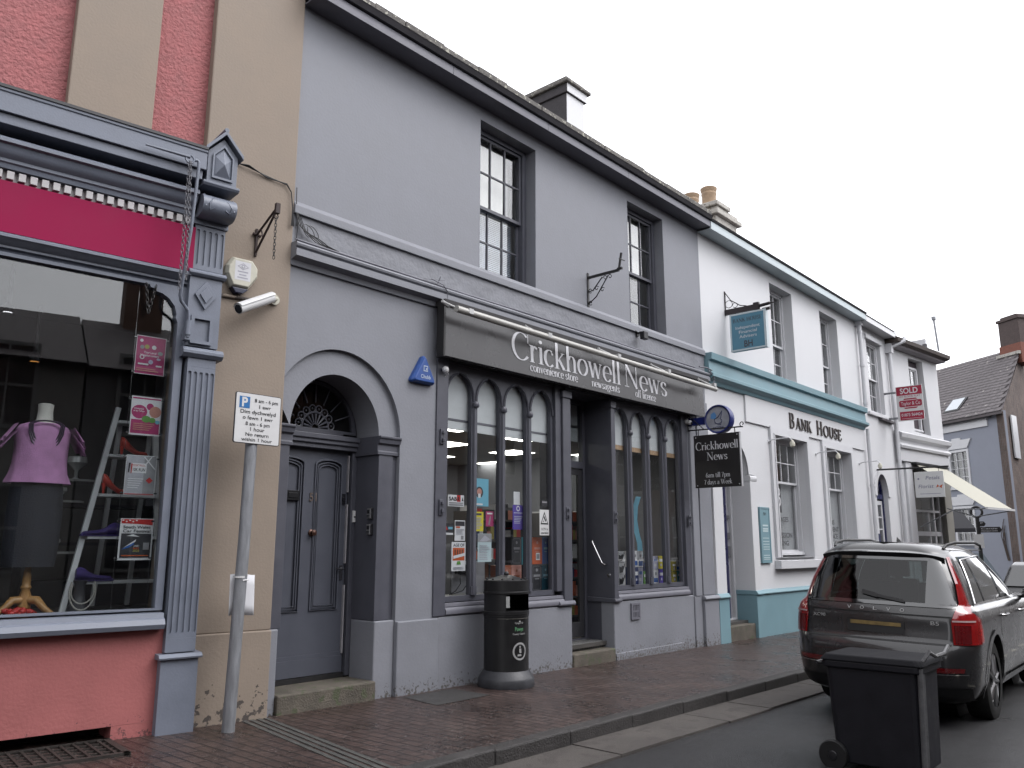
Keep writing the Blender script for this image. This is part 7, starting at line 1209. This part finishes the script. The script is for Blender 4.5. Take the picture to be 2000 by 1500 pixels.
# ================================================================== parked car (large dark grey SUV seen from behind)
S_ = .94; CXR, CYC, CTH = 8.42, -3.86, R(1.5); CZ = -.145
CAR = thing('parked_car', 'dark grey large estate SUV with tall red tail lights parked at the kerb', 'car', (CXR, CYC, CZ), CTH, world=False)
CAR.scale = (.94, .875, .975); CAR.rotation_euler = (R(1.6), 0, CTH)
M_CARP = mat('dark_grey_car_paint', (.02, .0195, .021), .28, .08, 2, metal=.0, spec=.45, coat=.7)
M_CARB = mat('black_car_trim', (.012, .012, .013), .5, .1, 20); M_TYRE = mat('tyre_rubber', (.012, .012, .012), .75, .2, 20, .2, 60)
M_TAIL = mat('tail_light_red', (.30, .006, .008), .12, .12, 14, spec=.7, coat=.8); M_TAILD = mat('tail_light_dark_red', (.12, .004, .006), .12, .15, 12, spec=.7, coat=.8); M_TAILB = mat('brake_lens_red', (.5, .01, .006), .15, .1, 9, coat=.6, emit=None)
M_CGL = glass('car_glass', (.2, .25, .25), refl=.6); M_CGL2 = mat('privacy_glass', (.010, .011, .012), .04, .1, 3, spec=.9, coat=1); M_ALLOY = mat('alloy_rim', (.45, .45, .46), .3, .1, 12, metal=.9)
# waterlines: z, rear x, front x, half width, rear corner radius
WLN = [(.24, .22, 4.75, .80, .22), (.30, .10, 4.86, .88, .25), (.42, .035, 4.93, .935, .28), (.56, .0, 4.95, .955, .30), (.70, .0, 4.95, .962, .30), (.78, .03, 4.94, .966, .28), (.80, .055, 4.93, .966, .27), (.92, .075, 4.9, .964, .26), (1.02, .085, 4.86, .955, .26), (1.08, .10, 4.80, .938, .26), (1.115, .115, 4.4, .905, .25), (1.14, .125, 3.75, .865, .24), (1.20, .15, 3.62, .848, .23), (1.35, .215, 3.28, .800, .21), (1.50, .29, 2.92, .735, .20), (1.60, .345, 2.66, .685, .20), (1.655, .375, 2.5, .645, .22), (1.70, .43, 2.28, .57, .26), (1.725, .52, 2.05, .45, .28), (1.735, .65, 1.8, .28, .25)]
def wl(z):
    for i in range(len(WLN)-1):
        a, c = WLN[i], WLN[i+1]
        if a[0] <= z <= c[0]:
            t = (z-a[0])/(c[0]-a[0]); return [a[k]+(c[k]-a[k])*t for k in range(1, 5)]
    return list(WLN[-1][1:]) if z > 1 else list(WLN[0][1:])
def rearx(y, z):
    xr, xf, w, r = wl(z); crown = .05*(y/w)**2; ay = abs(y); k = w-r
    if ay <= k: return xr+crown
    d = min(1, (ay-k)/r); return xr+crown+r*1.15*(1-math.sqrt(max(0, 1-d*d)))
def sidey(x, z):
    xr, xf, w, r = wl(z); lo, hi = 0, w
    for _ in range(24):
        m = (lo+hi)/2
        if rearx(m, z) < x: lo = m
        else: hi = m
    y = lo
    t = (x-(xf-1.3))/1.3
    if t > 0: y *= math.sqrt(max(.02, 1-.55*t*t))
    return y*(1-.018*math.sin(max(0, min(1, (x-.6)/3.6))*math.pi)**2*0)
def contour(z):
    xr, xf, w, r = wl(z); P = []
    for i in range(13): P.append((rearx((w-r)*i/12, z), (w-r)*i/12))
    for i in range(1, 11): d = math.sin(math.pi/2*i/10); y = w-r+r*d; P.append((rearx(y, z), y))
    x0 = P[-1][0]; xe = xf-1.3; nn = 46
    for i in range(1, nn+1): x = x0+(xe-x0)*i/nn; P.append((x, sidey(x, z)))
    yl = P[-1][1]
    for i in range(1, 15): t = i/14; P.append((xe+1.3*math.sin(math.pi/2*t), yl*(math.cos(math.pi/2*t)**.45 if t < 1 else 0)))
    return P
zs_ = []
for i in range(len(WLN)-1):
    n = max(1, int((WLN[i+1][0]-WLN[i][0])/.035)); zs_ += [WLN[i][0]+(WLN[i+1][0]-WLN[i][0])*k/n for k in range(n)]
zs_.append(WLN[-1][0])
b = MB(); rings = []
for z in zs_:
    h = contour(z); full = h+[(p[0], -p[1]) for p in h[::-1][1:-1]]; rings.append([(p[0], p[1], z) for p in full])
n = len(rings[0]); k = len(rings)
b.add([p for r_ in rings for p in r_], [(i*n+j, i*n+(j+1) % n, (i+1)*n+(j+1) % n, (i+1)*n+j) for i in range(k-1) for j in range(n)]+[tuple(range(n))[::-1], tuple(range((k-1)*n, k*n))])
body = b.build('body', M_CARP, CAR, smooth=42)
# wheel arches cut with cylinders, then the glass openings taken out
AX = ((1.10, .39), (4.08, .39)); cuts = []
for ax_, az_ in AX:
    c = MB(); c.lathe([(.455, -1.2), (.455, 1.2)], (ax_, 0, az_), 40, 'y'); co = c.build('cut', M_CARB); cuts.append(co)
    md = body.modifiers.new('b', 'BOOLEAN'); md.operation = 'DIFFERENCE'; md.solver = 'EXACT'; md.object = co
body.parent = None; dg = bpy.context.evaluated_depsgraph_get(); dg.update(); nm = bpy.data.meshes.new_from_object(body.evaluated_get(dg)); body.modifiers.clear(); body.data = nm; body.parent = CAR; nm.name = 'body'
for co in cuts: bpy.data.objects.remove(co)
bm = bmesh.new(); bm.from_mesh(nm); rm = []
for f in bm.faces:
    c = f.calc_center_median()
    if c.x < 1.0 and abs(c.y) < .60 and 1.14 < c.z < 1.56 and f.normal.x < -.5: rm.append(f)
    elif 1.17 < c.z < 1.58 and .75 < c.x < 3.0 and abs(c.y) > .5: rm.append(f)
    elif c.x > 2.2 and 1.18 < c.z < 1.60 and abs(c.y) < .62 and f.normal.x > .3: rm.append(f)
bmesh.ops.delete(bm, geom=rm, context='FACES'); bm.to_mesh(nm); bm.free()
nm.polygons.foreach_set('use_smooth', [True]*len(nm.polygons)); nm.set_sharp_from_angle(angle=R(42))
def rpatch(b, pts, off=.006, nu=10, nv=10, mi=None):
    """patch on the rear face: quad of (y,z) corners, bilinear"""
    (a, c, d, e) = pts
    def fn(u, v):
        y = (a[0]*(1-u)+c[0]*u)*(1-v)+(e[0]*(1-u)+d[0]*u)*v; z = (a[1]*(1-u)+c[1]*u)*(1-v)+(e[1]*(1-u)+d[1]*u)*v
        s = max(-.999, min(.999, y/(wl(z)[2]))); return (rearx(y, z)-off*math.sqrt(1-s*s*.6), y*(1+off*abs(s)), z)
    b.grid(fn, nu, nv)
def spatch(b, pts, sgn, off=.006, nu=14, nv=8):
    (a, c, d, e) = pts
    def fn(u, v):
        x = (a[0]*(1-u)+c[0]*u)*(1-v)+(e[0]*(1-u)+d[0]*u)*v; z = (a[1]*(1-u)+c[1]*u)*(1-v)+(e[1]*(1-u)+d[1]*u)*v; return (x, sgn*(sidey(x, z)+off), z)
    b.grid(fn, nu, nv)
# rear window: dark frit band round a clear pane
b = MB(); zo0, zo1 = 1.125, 1.60
def yw_(z, e): return (wl(z)[2]-.085-e)
for z0, z1, e0, e1 in ((zo0, 1.16, None, None), (1.56, zo1, None, None)):
    rpatch(b, ((-yw_(z0, 0), z0), (yw_(z0, 0), z0), (yw_(z1, 0), z1), (-yw_(z1, 0), z1)), .012, 20, 3)
for s in (-1, 1): rpatch(b, ((s*.50, 1.155), (s*yw_(1.155, 0), 1.155), (s*yw_(1.565, 0), 1.565), (s*.50, 1.565)), .012, 8, 10)
b.build('rear_window_surround', M_CGL2, CAR, smooth=60)
b = MB(); rpatch(b, ((-.52, 1.14), (.52, 1.14), (.52, 1.575), (-.52, 1.575)), .010, 20, 10); b.build('rear_window', M_CGL, CAR, smooth=60)
b = MB(); rpatch(b, ((-.30, 1.155), (-.02, 1.195), (-.02, 1.225), (-.30, 1.18)), .035, 8, 2); rpatch(b, ((-.02, 1.19), (.16, 1.225), (.13, 1.26), (-.02, 1.23)), .04, 6, 2); b.build('rear_wiper', M_CARB, CAR)
b = MB()                                          # roof spoiler
b.grid(lambda u, v: (.30+.42*v+.10*abs(2*u-1)**3, (-.665+1.33*u)*(1-.03*v), 1.635+.075*math.sin(v*1.5)-.045*abs(2*u-1)**4), 24, 6)
b.build('spoiler', M_CARP, CAR, smooth=50)
b = MB(); b.grid(lambda u, v: (.30-.006+.035*v+.10*abs(2*u-1)**3, (-.665+1.33*u)*(1-.01*v), 1.634-.045*v-.045*abs(2*u-1)**4-.05*v*abs(2*u-1)**6), 24, 4); b.grid(lambda u, v: (.33+.10*v+.10*abs(2*u-1)**3, (-.66+1.32*u), 1.588-.05*abs(2*u-1)**4-.05*abs(2*u-1)**6), 24, 2); b.build('spoiler_lip', M_CARB, CAR, smooth=50)
# tail lights: tall blade up the pillar, wide foot on the shoulder
for s in (1, -1):
    b = MB()
    wz = lambda z, e: s*(wl(z)[2]-e)
    P = [(1.60, .035+.05*(s > 0), .010), (1.35, .045+.05*(s > 0), .004), (1.17, .062+.05*(s > 0), -.002)]
    for (z1, i1, o1), (z0, i0, o0) in zip(P[:-1], P[1:]): rpatch(b, ((wz(z0, i0), z0), (wz(z0, o0+.004), z0), (wz(z1, o1+.004), z1), (wz(z1, i1), z1)), .016, 6, 8)
    rpatch(b, ((s*.745, 1.0), (wz(1.0, .002), 1.0), (wz(1.17, .004), 1.17), (wz(1.17, .062), 1.17)), .016, 10, 8)
    rpatch(b, ((s*.76, .80), (wz(.8, .002), .80), (wz(1.0, .002), 1.0), (s*.745, 1.0)), .016, 10, 8)
    b.build('tail_light', M_TAIL, CAR, smooth=60); t_ = [o for o in CAR.children if o.name.startswith('tail_light')][-1]
    b = MB(); rpatch(b, ((s*.775, .815), (s*.90, .815), (s*.90, .975), (s*.765, .975)), .022, 8, 5); b.build('lens', M_TAILD, t_, smooth=60)
    b = MB(); spatch(b, ((.335, .82), (.47, .83), (.42, .97), (.345, 1.0)), s, .014, 6, 5); b.build('side_lens', M_TAILB, t_, smooth=60)
    b = MB(); spatch(b, ((.22, .80), (.50, .81), (.46, 1.01), (.30, 1.10)), s, .010, 8, 6); b.build('side_housing', M_TAIL, t_, smooth=60)
    b = MB(); rpatch(b, ((s*.75, 1.005), (s*.93, 1.005), (s*.93, 1.02), (s*.75, 1.02)), .024, 8, 1); b.build('light_strip', mat('pale_strip', (.55, .4, .4), .3), t_)
    b = MB(); rpatch(b, ((s*.52, .535), (s*.84, .55), (s*.85, .59), (s*.52, .585)), .010, 8, 2); b.build('reflector', M_TAILD, CAR, smooth=60)
    b = MB(); rpatch(b, ((s*.50, .515), (s*.87, .53), (s*.87, .54), (s*.50, .525)), .012, 8, 1); b.build('bumper_trim', M_CHROME, CAR, smooth=60)
# tailgate crease, bumper, plate, lettering
b = MB(); rpatch(b, ((-.76, 1.035), (.76, 1.035), (.76, 1.05), (-.76, 1.05)), .004, 24, 1); rpatch(b, ((-.75, .785), (.75, .785), (.75, .80), (-.75, .80)), .004, 24, 1); b.build('tailgate_seam', M_CARB, CAR, smooth=60)
b = MB(); rpatch(b, ((-.74, 1.05), (.74, 1.05), (.70, 1.115), (-.70, 1.115)), .012, 24, 3); b.build('tailgate_ledge', M_CARP, CAR, smooth=60)
b = MB(); rpatch(b, ((-.86, .27), (.86, .27), (.88, .40), (-.88, .40)), .012, 30, 4); b.build('bumper_skirt', M_CARB, CAR, smooth=60)
M_NP = mat('dull_yellow_plate', (.22, .15, .05), .5, .4, 8)
b = MB(); rpatch(b, ((-.30, .855), (.30, .855), (.30, .965), (-.30, .965)), .010, 8, 2); b.build('plate_recess', M_CARB, CAR); b = MB(); rpatch(b, ((-.265, .925), (.265, .925), (.265, .96), (-.265, .96)), .014, 8, 1); b.build('number_plate', M_NP, CAR)
def rtext(b, t, yc, z, h, w, off=.015):
    m = MB(); m.ftext((Vector((0, 0, 0)), X_, Z_), t, 0, 0, h, 0, w=w, bold=.0)
    b.add([(rearx(yc-p.x, z+p.z)-off, yc-p.x, z+p.z) for p in m.v], m.f)
b = MB()
for i, t in enumerate('VOLVO'): rtext(b, t, .28-.14*i, 1.068, .032, .042, .018)
b.build('badge_lettering', mat('satin_badge', (.5, .5, .5), .35, .05), CAR); b = MB(); rtext(b, 'XC90', .62, .97, .03, .14); b.build('model_badge', MATS['satin_badge'], CAR); b = MB(); rtext(b, 'B5', -.60, .965, .035, .08); b.build('engine_badge', MATS['satin_badge'], CAR)
# side glass, pillars, trims
for s in (1, -1):
    sg = [((.72, 1.165), (1.12, 1.155), (1.10, 1.575), (.92, 1.56)), ((1.17, 1.155), (2.02, 1.15), (1.93, 1.585), (1.15, 1.58)), ((2.10, 1.15), (3.25, 1.16), (2.45, 1.58), (2.0, 1.585))]
    for q in sg: b = MB(); spatch(b, q, s, .006, 14, 8); b.build('side_window', M_CGL2, CAR, smooth=60)
    b = MB(); spatch(b, ((.58, 1.14), (3.5, 1.135), (3.5, 1.155), (.66, 1.16)), s, .012, 30, 1)
    P = [(.66, 1.15), (.84, 1.57), (1.6, 1.60), (2.45, 1.60), (3.35, 1.16)]
    for (x0, z0), (x1, z1) in zip(P[:-1], P[1:]): b.tube([(x0+(x1-x0)*i/6, s*(sidey(x0+(x1-x0)*i/6, z0+(z1-z0)*i/6)+.008), z0+(z1-z0)*i/6) for i in range(7)], .011, 5)
    b.build('window_trim', M_CHROME, CAR, smooth=60)
    b = MB(); spatch(b, ((1.12, 1.16), (1.175, 1.16), (1.155, 1.575), (1.10, 1.575)), s, .010, 2, 8); b.build('door_pillar', M_CARB, CAR); b = MB(); spatch(b, ((2.02, 1.155), (2.10, 1.155), (2.0, 1.58), (1.93, 1.58)), s, .010, 2, 8); b.build('door_pillar', M_CARB, CAR)
    b = MB(); b.tube([(.62, s*.60, 1.675), (.70, s*.615, 1.715), (1.0, s*.63, 1.74), (2.0, s*.635, 1.745), (2.35, s*.62, 1.715), (2.42, s*.61, 1.67)], .016, 7); b.build('roof_rail', M_CARB, CAR, smooth=60)
    for x in (1.55, 2.55):
        b = MB(); b.tube([(x, s*(sidey(x, 1.0)+.005), 1.0), (x+.03, s*(sidey(x, 1.0)+.04), 1.0), (x+.2, s*(sidey(x, 1.0)+.04), 1.005), (x+.23, s*(sidey(x, 1.0)+.005), 1.005)], .012, 6); b.build('door_handle', M_CHROME, CAR, smooth=60)
    b = MB(); b.ball((3.05, s*1.03, 1.17), .10, 12, (.7, 1.1, .75)); b.tube([(3.1, s*.86, 1.12), (3.05, s*.98, 1.14)], .025, 6); b.build('door_mirror', M_CARP, CAR, smooth=60)
    for ax_, az_ in AX:
        b = MB(); b.grid(lambda u, v: (ax_+(.45+.045*v)*math.cos(math.pi*u*1.16-.25), s*(sidey(ax_+(.45+.045*v)*math.cos(math.pi*u*1.16-.25), max(.3, min(1.0, az_+(.45+.045*v)*math.sin(math.pi*u*1.16-.25))))+.014), az_+(.45+.045*v)*math.sin(math.pi*u*1.16-.25)), 30, 2)
        b.build('arch_trim', mat('car_arch_paint', (.03, .03, .033), .3, .06, 5, coat=.8), CAR, smooth=60)
    b = MB(); spatch(b, ((1.6, .30), (3.55, .30), (3.55, .36), (1.6, .38)), s, .02, 20, 2); b.build('sill_trim', M_CHROME, CAR, smooth=60)
    b = MB(); spatch(b, ((1.44, .42), (1.452, .42), (1.452, 1.10), (1.44, 1.10)), s, .002, 1, 10); b.build('door_seam', M_CARB, CAR)
    for ax_, az_ in AX:
        cy = s*.80; w_ = MB(); w_.lathe([(.26, -.125), (.33, -.13), (.375, -.115), (.388, -.08), (.39, 0), (.388, .08), (.375, .115), (.33, .13), (.26, .125)], (ax_, cy, .39), 44, 'y', cap=False); wo = w_.build('wheel', M_TYRE, CAR, smooth=40)
        r_ = MB(); yo = .118*s; r_.lathe([(.275, yo*.9), (.262, yo*.75), (.255, -yo)], (ax_, cy, .39), 40, 'y', cap=False); r_.lathe([(.05, yo*.95), (0, yo*.97)], (ax_, cy, .39), 16, 'y')
        for i in range(10):
            a = 2*math.pi*(i//2)/5+(.16 if i % 2 else -.16); a2 = 2*math.pi*(i//2)/5+(.05 if i % 2 else -.05)
            p0 = Vector((ax_+.05*math.cos(a2), cy+yo*.95, .39+.05*math.sin(a2))); p1 = Vector((ax_+.265*math.cos(a), cy+yo*.85, .39+.265*math.sin(a))); r_.tube([p0, p1], [.022, .02], 6)
        r_.build('rim', M_ALLOY, wo, smooth=40)
        d_ = MB(); d_.lathe([(.25, yo*.35), (0, yo*.35)], (ax_, cy, .39), 30, 'y'); d_.build('brake_disc', mat('brake_dark', (.03, .03, .03), .6), wo)  # plain dark disc behind the spokes
b = MB(); [b.lathe([(.445, -.60), (.445, .60)], (ax_, 0, az_), 30, 'y') for ax_, az_ in AX[:1]]; b.build('wheel_well', M_CARB, CAR); b = MB(); b.lathe([(.445, -.60), (.445, .60)], (AX[1][0], 0, AX[1][1]), 30, 'y'); b.build('wheel_well', M_CARB, CAR)
b = MB(); b.add([(.98, .0, 1.715), (1.12, .0, 1.735), (1.17, .022, 1.725), (1.17, -.022, 1.725), (1.02, 0, 1.79)], [(0, 1, 4), (1, 2, 4), (2, 3, 4), (3, 0, 4)]); b.build('antenna_fin', M_CARP, CAR)
# cabin seen through the glass
b = MB(); b.box(.55, 3.4, -.78, .78, .75, .80); b.box(.5, .56, -.62, .62, .8, 1.12); b.build('load_cover', M_CARB, CAR)
M_SEAT = mat('charcoal_leather', (.02, .02, .022), .5, .1, 9)
for x, y in ((1.35, .36), (1.35, -.36), (2.25, .38), (2.25, -.38)):
    b = MB(); b.box(x, x+.13, y-.24, y+.24, .8, 1.30); b.box(x+.02, x+.12, y-.13, y+.13, 1.32, 1.52); b.box(x+.05, x+.08, y-.05, y+.05, 1.28, 1.34); b.build('seat', M_SEAT, CAR, bevel=.045, seg=4)
b = MB(); b.grid(lambda u, v: (3.62-1.02*v, (-.70+1.4*u)*(1-.14*v), 1.16+.46*v), 8, 4); b.build('windscreen', glass('windscreen_glass', (.72, .8, .78)), CAR, smooth=60)
b = MB(); b.box(3.0, 3.7, -.72, .72, .95, 1.14); b.build('dashboard', M_CARB, CAR)
b = MB(); b.box(.62, 2.6, -.58, .58, 1.655, 1.665); b.build('roof_lining', mat('roof_lining_grey', (.2, .2, .19), .9), CAR)
# second car further along
C2 = thing('parked_car', 'second parked car mostly hidden beyond the dark grey SUV', 'car', (16.6, -4.12, zp(16.6)-.135))
x0 = 16.6; zb = zp(16.6)-.135; cy2 = -4.12; MW2 = mat('dark_car_paint', (.03, .03, .034), .25, .03, 3, coat=.8)
def car2(b, prof):
    n = len(prof); vs = []
    for i, (x, z, w) in enumerate(prof): vs += [(x0+x, cy2-w, zb+z), (x0+x, cy2+w, zb+z)]
    b.add(vs, [(2*i, 2*i+1, (2*i+3) % (2*n), (2*i+2) % (2*n)) for i in range(n)]+[tuple(range(0, 2*n, 2)), tuple(range(1, 2*n, 2))[::-1]])
b = MB(); car2(b, [(0, .25, .8), (-.04, .6, .86), (.0, .95, .85), (.06, 1.02, .80), (.30, 1.40, .66), (.5, 1.46, .63), (2.1, 1.46, .63), (3.0, 1.02, .8), (4.0, .85, .8), (4.2, .3, .78)]); b.build('body', MW2, C2, bevel=.05, seg=3)
b = MB(); b.add([(x0+.05, cy2-.70, zb+1.06), (x0+.05, cy2+.70, zb+1.06), (x0+.26, cy2+.60, zb+1.38), (x0+.26, cy2-.60, zb+1.38)], [(0, 1, 2, 3)]); b.build('rear_window', M_CGL2, C2)
for s in (-1, 1):
    b = MB(); b.add([(x0+.4, cy2+s*.80, zb+1.05), (x0+2.75, cy2+s*.80, zb+1.06), (x0+2.1, cy2+s*.665, zb+1.40), (x0+.6, cy2+s*.675, zb+1.38)], [(0, 1, 2, 3)]); b.build('side_window', M_CGL2, C2)
    for x in (.75, 3.35):
        b = MB(); b.lathe([(.2, -.09), (.3, -.09), (.31, 0), (.3, .09), (.2, .09)], (x0+x, cy2+s*.74, zb+.31), 24, 'y'); b.build('wheel', M_TYRE, C2, smooth=40)
    b = MB(); b.box(x0-.06, x0+.05, cy2+s*.62, cy2+s*.82, zb+.72, zb+.92); b.build('tail_light', M_TAIL, C2, bevel=.01)
